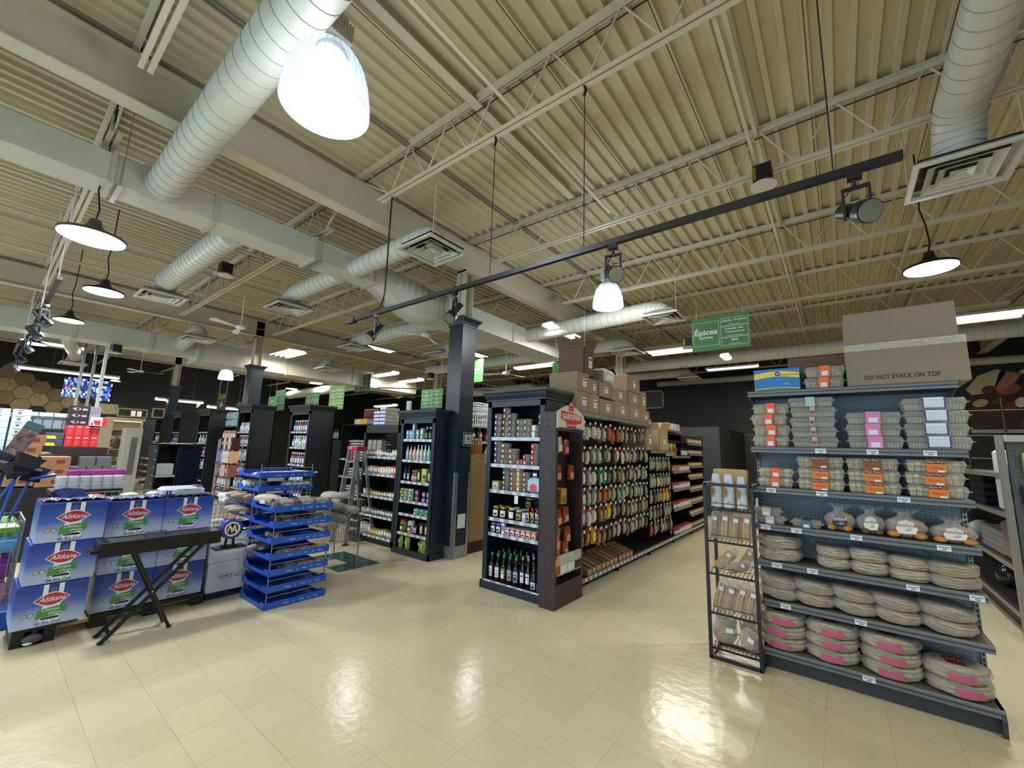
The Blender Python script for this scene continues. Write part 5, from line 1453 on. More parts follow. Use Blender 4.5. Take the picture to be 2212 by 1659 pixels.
# open cases on the base deck
kraft = mat('kraft_case', 'a07a4c', .8, noise=.1)
for i in range(11):
    y = 4.78 + i * .125 + (.03 if i > 6 else 0); w_ = .105; L = .3
    t = root('display_case', 'open kraft case of sachets on the aisle base shelf, %s from the near end' % ('first', 'second', 'third', 'fourth', 'fifth', 'sixth', 'seventh', 'eighth', 'ninth', 'tenth', 'eleventh')[i], 'open case', (-2.63, y, .116), 0, 'open kraft cases')
    b = MB()
    for s in (-1, 1): b.prism([(-L / 2, 0), (L / 2, 0), (L / 2, .07), (-L / 2, .16)], 'y', s * w_ / 2 - .002, s * w_ / 2 + .002, kraft)
    b.box(-L / 2, L / 2, -w_ / 2, w_ / 2, 0, .004, kraft); b.box(L / 2 - .004, L / 2, -w_ / 2, w_ / 2, 0, .07, kraft); b.box(-L / 2, -L / 2 + .004, -w_ / 2, w_ / 2, 0, .16, kraft); b.build('case', t)
    b = MB(); b.prism([(-L / 2 + .01, .004), (L / 2 - .01, .004), (L / 2 - .02, .05), (-L / 2 + .01, .13)], 'y', -w_ / 2 + .006, w_ / 2 - .006, (nut2, nut, mat('sachet_silver', ''), nut2)[i % 4]); b.build('sachets', t)
    b = MB(); b.box(L / 2, L / 2 + .001, -.03, .03, .012, .06, M_('case_print', 'd2c29a', .6)); b.prism([(.015 * math.cos(a), .036 + .015 * math.sin(a)) for a in [k * PI / 5 for k in range(10)]], 'x', L / 2 + .001, L / 2 + .002, brownl); b.build('case_print', t)
# jars on the far sections
redlid = M_('lid_red', 'b8384a', .4); tanj = M_('spice_tan', 'a88460', .4, noise=.3, nscale=30); pkj = M_('spice_pink', 'c8a090', .4, noise=.2); drk = M_('spice_dark', '4a3a2e', .4, noise=.3)
ja = jar('spice_jar', .026, .12, pkj, redlid, lw, None, .02); jb_ = jar('spice_jar', .026, .12, drk, redlid, lw, None, .02); jc = jar('spice_jar', .026, .1, tanj, capk, M_('label_cream', ''), None, .02)
for z, nme in ((.116, 'base'), (.581, 'first'), (.931, 'second'), (1.261, 'third')):
    for i in range(15):
        for k in range(2): (ja if i > 4 else jb_)((-2.5 - k * .06, 8.1 + i * .075, z), PI / 2, 'small red lidded spice jar on the %s shelf of the red jar section' % nme, 'red lidded jars, %s shelf' % nme)
jarrows = []
for z, nme in zip([.116] + SB, ('base', 'lowest', 'second', 'third', 'fourth', 'fifth', 'sixth', 'top')):
    for i in range(15): jc((-2.53, 9.3 + i * .072, z + .001), PI / 2, 'small black lidded spice jar on the %s shelf of the last section' % nme, 'black lidded jars, %s shelf' % nme, scale=(1, 1, .95 if z < 1.7 else 1.15))
for (y, c, lb) in ((8.2, 'c9d0d4', 'white round printed pouch standing on top of the red jar section'), (8.42, 'd8c23a', 'yellow printed pouch on top of the red jar section'), (8.62, 'a89468', 'tan gift pouch on top of the red jar section')):
    t = root('standing_pouch', lb, 'pouch', (-2.6, y, 1.551), PI / 2); b = MB(); b.sheet(lambda u, v: (.18 * (u - .5), -.04 * math.sin(PI * u) * (1 - v * .8), .24 * v), 6, 5, M_('pouch_' + c, c, .35)); b.sheet(lambda u, v: (.18 * (.5 - u), .04 * math.sin(PI * u) * (1 - v * .8), .24 * v), 6, 5, M_('pouch_' + c, c, .35)); b.build('pouch', t); MB().prism([(.04 * math.cos(a * PI / 6), .12 + .04 * math.sin(a * PI / 6)) for a in range(12)], 'y', -.05, -.042, M_('pouch_mark', '7a4a52', .5)).build('print', t)
tall = jar('tall_spice_jar', .028, .16, drk, capk, lw, None, .02)
for i in range(7): tall((-2.55, 8.85 + i * .062, 1.551), PI / 2, 'tall black and white spice jar on the upper shelf before the last section', 'tall black jars')
t = root('shelf_ready_case', 'brown printed tray case on the third jar shelf', 'open case', (-2.6, 8.02 + .25, 1.265), 0); MB().box(-.14, .14, -.15, .15, .0, .1, kraft).build('case', t)
# cartons above
def brown_box(w, d, h, loc, label, rz=0, face='+x', open_=False, m=card, group=None):
    t = root('carton', label, 'carton', loc, rz, group)
    b = MB()
    if not open_:
        b.bbox(-w / 2, w / 2, -d / 2, d / 2, 0, h, m, .004); b.box(-w / 2 + .003, w / 2 - .003, -.002, .002, h, h + .0006, mat('tape_tan', 'b09a72', .3))
    else:
        e = .005
        b.box(-w / 2, w / 2, -d / 2, d / 2, 0, e, m); b.box(-w / 2, -w / 2 + e, -d / 2, d / 2, 0, h, m); b.box(w / 2 - e, w / 2, -d / 2, d / 2, 0, h, m); b.box(-w / 2, w / 2, -d / 2, -d / 2 + e, 0, h, m); b.box(-w / 2, w / 2, d / 2 - e, d / 2, 0, h, m)
    b.build('carton_body', t)
    if open_:
        for (a, c) in (((-w / 2, -d / 2, h), (w / 2, -d / 2, h)), ((-w / 2, d / 2, h), (w / 2, d / 2, h)), ((-w / 2, -d / 2, h), (-w / 2, d / 2, h)), ((w / 2, -d / 2, h), (w / 2, d / 2, h))):
            A, Bv = Vector(a), Vector(c); o = Vector(((a[0] + c[0]) / 2, (a[1] + c[1]) / 2, 0)).normalized() * .06 + Vector((0, 0, min(w, d) * .36))
            b = MB(); n_ = Vector((0, 0, 1)).cross(Bv - A).normalized() * .003
            b.add([A, Bv, Bv + o, A + o, A + n_, Bv + n_, Bv + o + n_, A + o + n_], [(0, 1, 2, 3), (7, 6, 5, 4), (0, 4, 5, 1), (1, 5, 6, 2), (2, 6, 7, 3), (3, 7, 4, 0)], m); b.build('flap', t)
    b = MB(); x = w / 2 + .0008; s = min(.06, d * .2)
    b.box(x - .001, x, -s * .2, s * 1.5, h * .3, h * .72, lw)
    b.box(x, x + .0004, 0, s * 1.3, h * .58, h * .65, ink); b.box(x, x + .0004, 0, s * 1.1, h * .4, h * .43, mat('tag_blue', '')); b.build('shipping_label', t)
    return t
D_ = .38; xc = -2.47 - D_ / 2
r1b = ((4.42, 4.72), (4.725, 5.02), (5.03, 5.48), (5.49, 6.03), (6.04, 6.5), (6.51, 6.9)); h1 = (.25, .25, .22, .24, .24, .2)
for i, ((a, c), h_) in enumerate(zip(r1b, h1)): brown_box(D_, c - a - .006, h_, (xc, (a + c) / 2, 2.078), 'brown labelled carton on the long aisle top, %s of the lowest row' % ('first', 'second', 'third', 'fourth', 'fifth', 'sixth')[i], group='lowest row of aisle cartons')
for i, (a, c, z, h_) in enumerate(((4.76, 5.0, 2.33, .19), (5.04, 5.41, 2.33, .2), (5.43, 5.98, 2.32, .2), (6.02, 6.5, 2.32, .2), (6.52, 6.78, 2.28, .3))): brown_box(D_ - .02, c - a, h_, (xc, (a + c) / 2, z), 'brown labelled carton on the aisle top, %s of the second row' % ('first', 'second', 'third', 'fourth', 'last')[i], group='second row of aisle cartons')
brown_box(.4, .32, .24, (-2.68, 4.6, 2.33), 'deep brown carton overhanging beside the navy endcap crown')
brown_box(.38, .28, .36, (-2.72, 4.85, 2.575), 'tall opened carton at the very top of the carton pile', open_=True, m=mat('carton_dark', ''))
brown_box(.4, .52, .25, (-2.68, 6.24, 2.53), 'large brown carton topmost near the far end of the carton row', m=card)
t = root('shrink_pack', 'shrink wrapped pack of dark green goods between the top cartons', 'pack', (-2.62, 5.35, 2.535)); b = MB(); b.bbox(-.14, .14, -.17, .17, 0, .2, M_('pack_darkgreen', '27332a', .3, noise=.5, nscale=14), .03); b.build('pack_body', t); MB().bbox(-.143, .143, -.173, .173, 0, .204, film, .03).build('shrink_film', t)
MB().box(.141, .144, -.1, .08, .05, .12, lw).build('label', t)
brown_box(.42, .28, .35, (-2.7, 6.92, 1.642), 'brown carton with a white torn label on the lower aisle shelf'); brown_box(.3, .24, .17, (-2.62, 6.86, 1.995), 'small pale carton perched above the torn label one', m=kraft)
brown_box(.36, .46, .36, (-2.66, 7.62, 1.642), 'tall opened pale carton on the lower aisle shelf', open_=True, m=mat('carton_pale', 'b89c70', .85))
for i, (y, c) in enumerate(((8.3, 'd8c8b0'), (8.6, 'd2d2cc'), (8.85, 'ccb8b4'))): t = root('small_carton', 'small pale carton in the distance on the aisle top, %s' % ('nearest', 'middle', 'farthest')[i], 'carton', (-2.7, y, 2.06)); MB().box(-.12, .12, -.1, .1, 0, .13, mat('smallc_' + c, c, .7)).build('carton_body', t)
b = MB(); b.box(-3.02, -2.6, 8.06, 9.2, 2.03, 2.058, blk); b.box(-2.6, -2.59, 8.06, 9.2, 2.02, 2.065, lipk); b.build('top_shelf', SP)

# ================================================================ SECOND NAVY BOOKCASE
BL = [.06, .31, .585, .775, 1.06, 1.38, 1.695]
bk = bookcase('bookcase', 'navy bookcase of hair oils and tubs left of the clad column', -5.46, -4.66, 4.14, 4.58, 2.14, BL, 5, tagseed=3)
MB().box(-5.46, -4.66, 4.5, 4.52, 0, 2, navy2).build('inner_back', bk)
Z = [z + .001 for z in BL]; ys = 4.19
sky = M_('box_sky', '7ab4e0', .4); mintb = M_('box_mint', '8fd0b0', .4); lime = M_('pouch_lime', '7a9a28', .35); lime2 = M_('pouch_lime_dark', '4c6a1c', .35)
for x, h_, m_, lb in ((-5.34, .14, sky, 'short sky blue box'), (-5.26, .14, lblue, 'pale blue box'), (-5.2, .27, sky, 'tall sky blue tube box'), (-5.1, .15, mat('box_sage', '9aa894', .5), 'sage grey box'), (-5.0, .17, mintb, 'mint green box with a figure')):
    carton_pack('beauty_box', .05 if 'tall' not in lb else .04, .05, h_, m_, lw, dgr)((x, ys, Z[6]), 0, lb + ' on the top shelf of the second bookcase')
bb = bottle('lotion_bottle', .03, .19, .012, M_('glass_black', '14151a', .1), capw, lgr, None)
for x in (-4.9, -4.82, -4.75): bb((x, ys, Z[6]), 0, 'black lotion bottle with a pale cap on the top shelf of the second bookcase', 'black lotion bottles')
toi = [('b0b8d8', 'violet blue', '8088b8'), ('d8a48a', 'peach', 'c8604a'), ('e0b8b0', 'rose', 'd87a6a'), ('d8cce0', 'lilac', 'a890c0'), ('c8d0a0', 'pale lime', '8ca04c'), ('a0ccdc', 'aqua', '4aa0d8'), ('8cc8b0', 'sea green', '5aa06a'), ('4a9a7a', 'green', '2a7a5a')]
for i, (c, n_, c2) in enumerate(toi):
    o = bottle('splash_bottle', .026, .23, .009, M_('splash_' + c, c, .12), capk if i < 3 else capg if i > 5 else capw, lw, M_('lab_' + c2, c2, .5), .03, (.15, .5))
    o((-5.33 + i * .083, ys, Z[5]), 0, '%s splash bottle on the second shelf of the second bookcase' % n_)
    if i > 2: o((-5.36 + i * .083, ys + .09, Z[5]), 0, '%s splash bottle standing behind its front twin' % n_)
oil = bottle('oil_bottle', .028, .17, .011, M_('glass_amber', '8a4a1c', .12), M_('cap_ochre', 'c8902c', .4), lw, brownl, .03, (.12, .45))
for i in range(4): oil((-5.16 + (i % 3) * .055, ys + .07 * (i // 3), Z[4]), 0, 'amber oil bottle with an ochre cap on the third shelf of the second bookcase', 'amber oil bottles')
vb = bottle('slim_oil_bottle', .024, .23, .009, M_('glass_olive', '1c2a1c', .12), capk, M_('lab_violet', '8a8cc0', .5), lw); vb((-5.35, ys, Z[4]), 0, 'dark slim bottle with a violet label at the bookcase left'); vb((-5.27, ys, Z[4]), .3, 'dark slim bottle with a violet label leaning beside its twin')
lb1 = carton_pack('hair_box', .1, .07, .2, M_('box_lime', 'b8c85a', .45), dgr, ybl, rect=(-.5, .9, .1, .55)); lb2 = carton_pack('hair_box', .085, .07, .19, M_('box_dk', '1a1c1a', .45), mat('label_cream', ''), ybl, rect=(-.45, .45, .2, .75))
lb1((-4.88, ys, Z[4]), 0, 'large lime green hair oil box'); lb2((-5.0, ys, Z[4]), 0, 'black hair oil box between amber bottles and the lime box'); lb2((-4.76, ys, Z[4]), 0, 'black hair oil box with a pale oval, right of the lime box')
tb1 = jar('cream_tub', .045, .085, M_('tub_green', '6aa878', .35), M_('lid_orange', 'd0603a', .4), M_('lab_leaf', '3a6a4a', .5), lw, .025); tb2 = jar('cream_tub', .045, .085, M_('tub_mint', '8ccfae', .35), M_('lid_mint', '8ccfae', .4), M_('lab_leaf', ''), lw, .02); tb3 = jar('cream_tub', .04, .085, M_('tub_maroon', '6a2a30', .35), M_('lid_maroon', '5a2028', .4), lpink, ink, .02); tb4 = jar('cream_tub', .04, .08, M_('tub_navy', '1c1c34', .35), capk, M_('lab_lilac', 'c0b8d8', .5), pinkp, .02)
for k in range(2):
    for x in (-5.38, -5.28): tb1((x, ys, Z[3] + k * .086), 0, 'green tub with an orange lid, %s of the stacked pairs' % ('lower', 'upper')[k], 'orange lidded tubs')
    tb2((-5.18, ys, Z[3] + k * .086), 0, '%s mint tub stacked beside the orange lidded ones' % ('lower', 'upper')[k])
    tb3((-5.03, ys, Z[3] + k * .086), 0, '%s maroon tub in the middle of the bookcase' % ('lower', 'upper')[k]); tb4((-4.87, ys, Z[3] + k * .081), 0, '%s dark tub with a lilac label' % ('lower', 'upper')[k]); tb4((-4.77, ys, Z[3] + k * .081), 0, '%s dark tub with a lilac label next to the bookcase stile' % ('lower', 'upper')[k])
tb2((-5.03, ys, Z[2]), 0, 'mint tub alone on the nearly empty shelf'); tb5 = jar('cream_tub', .046, .09, M_('tub_lime', '8cc070', .35), M_('lid_blue', '2f8ad8', .4), M_('lab_leaf', ''), lblue, .035)
for x in (-4.9, -4.78): tb5((x, ys, Z[2]), 0, 'lime tub with a bright blue lid on the nearly empty shelf', 'blue lidded tubs')
jar('protein_tub', .06, .17, M_('tub_olive', '7a8a30', .3), M_('lid_crimson', '9a2040', .4), M_('lab_olive', '3a4a1c', .5), lw, .035)((-5.33, ys + .02, Z[1]), 0, 'tall olive tub with a crimson lid near the bookcase foot')
jar('protein_tub', .058, .17, M_('tub_white', 'd0ccc0', .3), capw, M_('lab_grey', '55584c', .5), lw, .035)((-5.15, ys + .02, Z[1]), 0, 'tall white tub beside the crimson lidded one')
tb4((-5.02, ys, Z[1]), 0, 'dark purple tub low in the bookcase', scale=(1, 1, 1.7))
for x in (-4.87, -4.76): lb2((x, ys, Z[1]), 0, 'black box with a pale oval above the lime pouches', 'black oval boxes', scale=(1, 1, .95))
def lime_pouch():
    t = root('lime_pouch', '', 'pouch'); b = MB()
    for s in (1, -1): b.sheet(lambda u, v: (s * .11 * (u - .5) * (.85 + .15 * v), -s * .035 * math.sin(PI * u) * (1 - v ** 3), .2 * v), 6, 6, lime if s > 0 else lime2)
    b.build('pouch', t); b = MB(); b.prism([(.02 * math.cos(a * PI / 6), .11 + .028 * math.sin(a * PI / 6)) for a in range(12)], 'y', -.039, -.036, lw); b.prism([(-.012, .1), (.012, .1), (.006, .125), (-.006, .125)], 'y', -.0395, -.039, dgr); b.build('print', t); return t
lp_ = Once(lime_pouch)
for i, x in enumerate((-5.35, -5.2, -4.97, -4.84, -4.73)): lp_((x, ys + (.07 if i == 2 else .0), Z[0]), R.uniform(-.15, .15), 'lime green stand-up pouch on the bottom bookcase shelf, %s' % ('nearest the ladder side', 'second', 'set back in the middle', 'right of the middle', 'nearest the column')[i])
# grey device on the column side and its cable
t = root('wall_device', 'grey framed scale dial hung on the side of the clad column', 'device', (-4.478, 4.62, 1.72)); b = MB()
for (y, z, dy, dz) in ((-.09, 0, .012, .2), (.09, 0, .012, .2), (0, .1, .19, .012), (0, -.1, .19, .012)): b.box(0, .02, y - dy / 2, y + dy / 2, z - dz / 2, z + dz / 2, steel)
b.box(0, .03, -.07, .07, -.075, .075, M_('device_grey', 'a8aaa8', .4)); b.box(.03, .032, -.02, .02, -.01, .02, ink); b.build('device_body', t)
tag(MB().tube([(-4.7, 4.12, 2.14), (-4.6, 4.3, 2.02), (-4.46, 4.42, 1.9), (-4.2, 4.25, 1.86), (-3.9, 4.0, 1.9), (-3.45, 3.88, 2.0)], .004, black, 5).build('slack_cable'), 'thin dark cable sagging from the bookcase to the endcap', 'cable')
# tan stepped display behind the column
oak = mat('oak_panel', '93794f', .6, noise=.2, nscale=3, nstretch=(2, 2, 20))
t = root('bottle_display', 'tan stepped wood display of cooking oil bottles behind the clad column', 'display stand')
b = MB(); b.prism([(4.74, .17), (5.42, .17), (5.42, .75), (5.3, .9), (5.3, 1.1), (5.16, 1.3), (5.08, 1.5), (4.74, 1.5)], 'x', -5.05, -4.55, oak); b.build('side_panel', t); MB().box(-5.05, -4.55, 4.74, 5.45, 0, .17, wood_in).build('plinth', t)
ob = bottle('cooking_oil_bottle', .035, .24, .013, M_('oil_orange', 'a86a2c', .12), capw, M_('oil_label', 'b8743a', .4), None, .03)
for j in range(2):
    for i in range(5): ob((-4.6 - j * .09, 4.8 + i * .065, 1.501), 0, 'orange cooking oil bottle on top of the tan display', 'cooking oil bottles')
# shelving seen through the gap
t = root('shelf_gondola', 'shelving with pale shelf edges seen between column and endcap', 'shelving')
b = MB(); b.box(-6.0, -5.96, 5.7, 9.5, 0, 2.04, blk); b.build('back_panel', t)
for z in (.15, .55, .95, 1.35, 1.72, 2.03): b = MB(); b.box(-5.96, -5.45, 5.7, 9.5, z - .02, z, M_('shelf_putty', 'a8a48e', .5)); b.box(-5.45, -5.44, 5.7, 9.5, z - .045, z + .005, M_('shelf_putty', '')); b.build('shelf', t)
def crate():
    t = root('plastic_crate', '', 'crate'); b = MB(); cr = M_('crate_white', 'dfe3e4', .4); w, h = .5, .22
    for y in (-.15, .15):
        for z in (0, .1, .2): b.box(-w / 2, w / 2, y - .006, y + .006, z, z + .022, cr)
        for k in range(9): b.box(-w / 2 + k * w / 8 - .008, -w / 2 + k * w / 8 + .008, y - .005, y + .005, 0, h, cr)
    for x in (-w / 2, w / 2):
        for z in (0, .1, .2): b.box(x - .006, x + .006, -.15, .15, z, z + .022, cr)
        for k in range(6): b.box(x - .005, x + .005, -.15 + k * .06 - .008, -.15 + k * .06 + .008, 0, h, cr)
    b.box(-w / 2, w / 2, -.15, .15, 0, .006, cr); b.build('lattice_body', t); return t
cr_ = Once(crate)
for i in range(2): cr_((-5.66, 6.15, 2.031 + i * .225), PI / 2, '%s white lattice crate on the shelving behind the clad column' % ('lower', 'upper')[i]); cr_((-5.66, 6.7, 2.031 + i * .225), PI / 2, '%s white lattice crate farther along behind the clad column' % ('lower', 'upper')[i])
cleanb = [bottle('squeeze_bottle', .05, .27, .016, M_('sq_' + c, c, .3), capw, lw, M_('sq2_' + c, c, .3)) for c in ('5a5a30', '5aa0b0', '1c1420', '8a2c34', 'c8c8b4')]
nm2 = ('olive', 'aqua', 'black', 'dark red', 'cream')
for z, s in ((1.351, 'upper'), (.951, 'middle'), (.551, 'lower'), (.151, 'bottom'), (1.721, 'top')):
    for i in range(12): k = (i * 3 + int(z * 10)) % 5; cleanb[k]((-5.53, 5.85 + i * .2, z), PI / 2, '%s squeeze bottle on the %s shelf seen past the column' % (nm2[k], s), '%s squeeze bottles, %s shelf' % (nm2[k], s))

# ================================================================ GREEN HANGING SIGNS
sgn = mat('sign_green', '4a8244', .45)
def gsign(x, y, z, w, h, rows_, label, big=None, bigsub=None, rz=0, m=sgn):
    t = root('aisle_sign', label, 'sign', (x, y, z), rz)
    MB().box(-w / 2, w / 2, -.004, .004, 0, h, m).build('sign_board', t)
    b = MB(); f = -.0052; fr = .004
    def frame(x0, x1, z0, z1):
        for a in ((x0, x1, z0, z0 + fr), (x0, x1, z1 - fr, z1), (x0, x0 + fr, z0, z1), (x1 - fr, x1, z0, z1)): b.box(a[0], a[1], f, -.004, a[2], a[3], white)
    lx = -w / 2 + .02; mid = 0 if big else None
    if big:
        frame(lx, -.01 * w if rows_ else w / 2 - .02, h * .15, h * .86)
        cx = (lx + (-.01 * w if rows_ else w / 2 - .02)) / 2; bwid = ((-.01 * w if rows_ else w / 2 - .02) - lx) * (.88 if rows_ else .5)
        b.text(big, bwid * .36, white, (cx, f, h * .55), width=bwid, bold=.03); b.text(bigsub, bwid * .2, white, (cx, f, h * .4), width=bwid * .6, bold=.02)
    cols_ = [(.02 * w, w / 2 - .015)] if big else [(-w / 2 + .02, -.01 * w), (.01 * w, w / 2 - .02)]
    if rows_:
        n = math.ceil(len(rows_) / len(cols_))
        hs = [r[2] if len(r) > 2 else 1 for r in rows_[:n]]; H = h * .82 / sum(hs)
        for ci, (a, c) in enumerate(cols_):
            z1 = h * .9
            for r in rows_[ci * n:(ci + 1) * n]:
                k = r[2] if len(r) > 2 else 1; z0 = z1 - H * k
                frame(a, c, z0 + .006, z1)
                ls = r[0].split('|'); th = H * .3
                for li, l in enumerate(ls): b.text(l, th, white, ((a + c) / 2, f, z1 - H * (.32 + .38 * li)), width=min((c - a) * .88, th * .75 * len(l)), bold=.03)
                if r[1]: b.text(r[1], th * .55, white, ((a + c) / 2, f, z0 + .006 + H * .16), width=min((c - a) * .7, th * .4 * len(r[1])), bold=.02)
                z1 = z0
    b.build('lettering', t)
    for s in (-.4, .4): MB().tube([(w * s, 0, h - .01), (w * s, 0, 4.44 - z if z < 4.2 else CEIL - z)], .0015, steel, 4).build('suspension_wire', t)
    return t
gsign(-1.165, 6.0, 3.0, .72, .47, [("Huile d'olive", 'Olive oil'), ('Huile de|Tournesol', 'Sunflower Oil', 1.35), ('Blé', 'Wheat Flour')], 'large green sign lettered Épices and Spices above the aisle', 'Épices', 'Spices')
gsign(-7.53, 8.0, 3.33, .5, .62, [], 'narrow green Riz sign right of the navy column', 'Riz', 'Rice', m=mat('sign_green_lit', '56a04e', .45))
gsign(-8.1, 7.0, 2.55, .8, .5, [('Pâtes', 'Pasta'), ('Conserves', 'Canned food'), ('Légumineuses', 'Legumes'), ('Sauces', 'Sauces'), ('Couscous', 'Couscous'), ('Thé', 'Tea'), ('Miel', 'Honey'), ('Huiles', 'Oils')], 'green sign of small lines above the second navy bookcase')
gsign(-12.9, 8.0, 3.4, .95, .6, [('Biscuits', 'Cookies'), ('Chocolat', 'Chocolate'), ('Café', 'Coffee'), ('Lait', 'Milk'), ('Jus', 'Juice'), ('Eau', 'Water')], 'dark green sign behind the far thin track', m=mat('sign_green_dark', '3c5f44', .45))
# ================================================================ PASTA CASES (left foreground), fronts face +x
def grad_blue():
    """printed carton face: deep blue sky fading to pale field, part of the print itself"""
    m = bpy.data.materials.new('pasta_case_print'); m.use_nodes = True
    nt = m.node_tree; b = nt.nodes['Principled BSDF']; L = nt.links.new
    tc = nt.nodes.new('ShaderNodeTexCoord'); sp = nt.nodes.new('ShaderNodeSeparateXYZ'); L(tc.outputs['Object'], sp.inputs[0])
    n = nt.nodes.new('ShaderNodeTexNoise'); n.inputs['Scale'].default_value = 9; L(tc.outputs['Object'], n.inputs['Vector'])
    a = nt.nodes.new('ShaderNodeMath'); a.operation = 'MULTIPLY_ADD'; a.inputs[1].default_value = .05; L(n.outputs['Fac'], a.inputs[0]); L(sp.outputs['Z'], a.inputs[2])
    mr = nt.nodes.new('ShaderNodeMapRange'); mr.inputs[1].default_value = 0; mr.inputs[2].default_value = .31; L(a.outputs[0], mr.inputs[0])
    r = nt.nodes.new('ShaderNodeValToRGB'); L(mr.outputs[0], r.inputs[0])
    el = r.color_ramp.elements; el[0].position = .05; el[0].color = (*srgb('b4bede'), 1); el[1].position = .95; el[1].color = (*srgb('24409a'), 1)
    e = el.new(.3); e.color = (*srgb('a2afd6'), 1); e = el.new(.6); e.color = (*srgb('4a62b4'), 1)
    L(r.outputs[0], b.inputs['Base Color']); b.inputs['Roughness'].default_value = .38
    return m
gb = grad_blue(); pblue = mat('case_blue', '263f96', .4); pal_w = mat('print_case_white', 'dde2ee', .4); prd = mat('print_case_red', 'b02a3c', .4); pgr = mat('print_case_green', '4a8a44', .4); pnv = mat('print_case_navy', '25356e', .4)
script_ok = {}
def pasta_case(w=.39, d=.42, h=.305, open_top=False):
    def mk():
        t = root('pasta_case', '', 'carton')
        b = MB(); b.bbox(-w / 2, w / 2, -d / 2, d / 2, 0, h, gb, .003); b.build('case_body', t)
        b = MB(); F = -d / 2 - .001
        for s in (-1, 1): b.box(s * .042 - .014, s * .042 + .014, F, -d / 2, h * .5, h - .002, pal_w)
        b.box(-.028, .028, F, -d / 2, h * .55, h - .002, pnv)
        k = 20
        b.prism([(.018 * math.cos(a * PI / 8), h * .86 + .018 * math.sin(a * PI / 8)) for a in range(16)], 'y', F - .0005, F, mat('seal_blue', '6f86c0', .4)); b.prism([(.014 * math.cos(a * PI / 8), h * .86 + .014 * math.sin(a * PI / 8)) for a in range(16)], 'y', F - .0009, F, pnv); b.text('M', .016, mat('seal_blue', ''), (0, F - .0012, h * .86), bold=.02)
        b.prism([(-.055, h * .18), (.055, h * .2), (.06, h * .12), (.045, h * .06), (-.03, h * .06), (-.05, h * .12)], 'y', F - .0003, F, pal_w); b.box(-.045, .05, F - .0003, F, h * .15, h * .55, pal_w)
        def lens(a_, c_, m, off):
            up = [(-a_ + 2 * a_ * i / 10, c_ * math.sin(PI * i / 10) * (1 if True else 1)) for i in range(11)]
            pts = up + [(a_ - 2 * a_ * i / 10, -c_ * math.sin(PI * i / 10)) for i in range(1, 10)]
            b.prism([(x, h * .63 + z + x * .04) for x, z in pts], 'y', F - off, F, m)
        b.prism([(-.075, h * .17), (-.07, h * .38), (-.03, h * .42), (.085, h * .46), (.085, h * .3), (.06, h * .24), (-.03, h * .2)], 'y', F - .0006, F, pgr)
        lens(.1, .052, pal_w, .001); lens(.093, .045, prd, .0015)
        b.text('Alitkane', .052, pal_w, (0, F - .0022, h * .63), shear=.35, width=.145, bold=.01)
        b.text('Cheveux', .038, pal_w, (.0, F - .001, h * .38), shear=.4, width=.1); b.text("d'ange", .034, pal_w, (.025, F - .001, h * .285), shear=.4, width=.07)
        b.text('100%', .03, pnv, (.0, F - .001, h * .175), width=.066, bold=.01); b.text('de Blé Dur', .034, pnv, (-.005, F - .001, h * .075), width=.14)
        for x, m_, tx in ((-.135, mat('seal_olive', '7c8468', .5), ''), (-.1, pnv, 'U')):
            b.prism([(x + .0165 * math.cos(a * PI / 8), h * .3 + .0165 * math.sin(a * PI / 8)) for a in range(16)], 'y', F - .0004, F, m_); b.prism([(x + .0125 * math.cos(a * PI / 8), h * .3 + .0125 * math.sin(a * PI / 8)) for a in range(16)], 'y', F - .0008, F, pal_w if tx else mat('seal_grey', 'a8a89a', .5))
            if tx: b.text(tx, .02, pnv, (x, F - .0011, h * .3), bold=.03)
        b.build('printed_front', t)
        if open_top:
            b = MB()
            b.box(-w / 2 + .005, w / 2 - .005, -d / 2 + .005, d / 2 - .005, h, h + .006, mat('case_inside', '2a2016', .8)); rn = random.Random(5)
            b.sheet(lambda u, v: (w * (u - .5) * .96, -d / 2 + .02 + d * .5 * v, h + .012 + .014 * abs(math.sin(17 * u + 5 * v))), 20, 5, mat('foil_crinkle', '18286a', .15, bump=.8, nscale=60), False)
            b.build('pasta_packs', t)
        return t
    return Once(mk)
pc = pasta_case(); pco = pasta_case(open_top=True)
PA = PI / 2
px_ = -4.95 - .21
pc((px_ - .0, .545, .135), PA, 'blue pasta case at the bottom of the nearer stack, on the black pallet foot', rot=(0, 0, PA)); pc((px_ - .02, .565, .4425), PA, 'blue pasta case in the middle of the nearer stack'); pco((px_ - .03, .585, .75), PA, 'opened blue pasta case on top of the nearer stack')
qx = -5.09 - .21
for col, y in enumerate((.99, 1.385)):
    for k in range(3):
        last = k == 2
        (pco if last else pc)((qx, y + .004 * k, .105 + k * .3085), PA, '%sblue pasta case %s of the %s column behind the folding table' % ('opened ' if last else '', ('at the bottom', 'in the middle', 'on top')[k], ('first', 'second')[col]), rot=(0, 0, PA))
plast = mat('pallet_black', '101113', .45); dotm = mat('cushion_grey', '4a4c50', .6)
def pallet(name, label, x0, x1, y0, y1, h, m=plast):
    t = root(name, label, 'pallet'); b = MB()
    b.box(x0, x1, y0, y1, h - .03, h, m)
    for y in (y0, (y0 + y1) / 2 - .05, y1 - .1):
        b.prism([(x1, 0), (x1, h - .03), (x0, h - .03), (x0, 0)], 'y', y, y + .1, m) if 0 else b.box(x0, x1, y, y + .1, 0, h - .03, m)
    b.build('pallet_body', t); return t
pallet('pallet', 'black plastic pallet foot under the nearer pasta stack', -5.45, -4.985, .37, .6, .133)
b = MB(); b.ball((-4.97, .48, .05), .03, .06, .035, dotm, 8, 5); b.ball((-4.96, .46, .025), .02, .03, .012, white, 8, 4); tag(b.build('packing_scrap'), 'grey and white scrap stuffed in the black pallet foot', 'scrap')
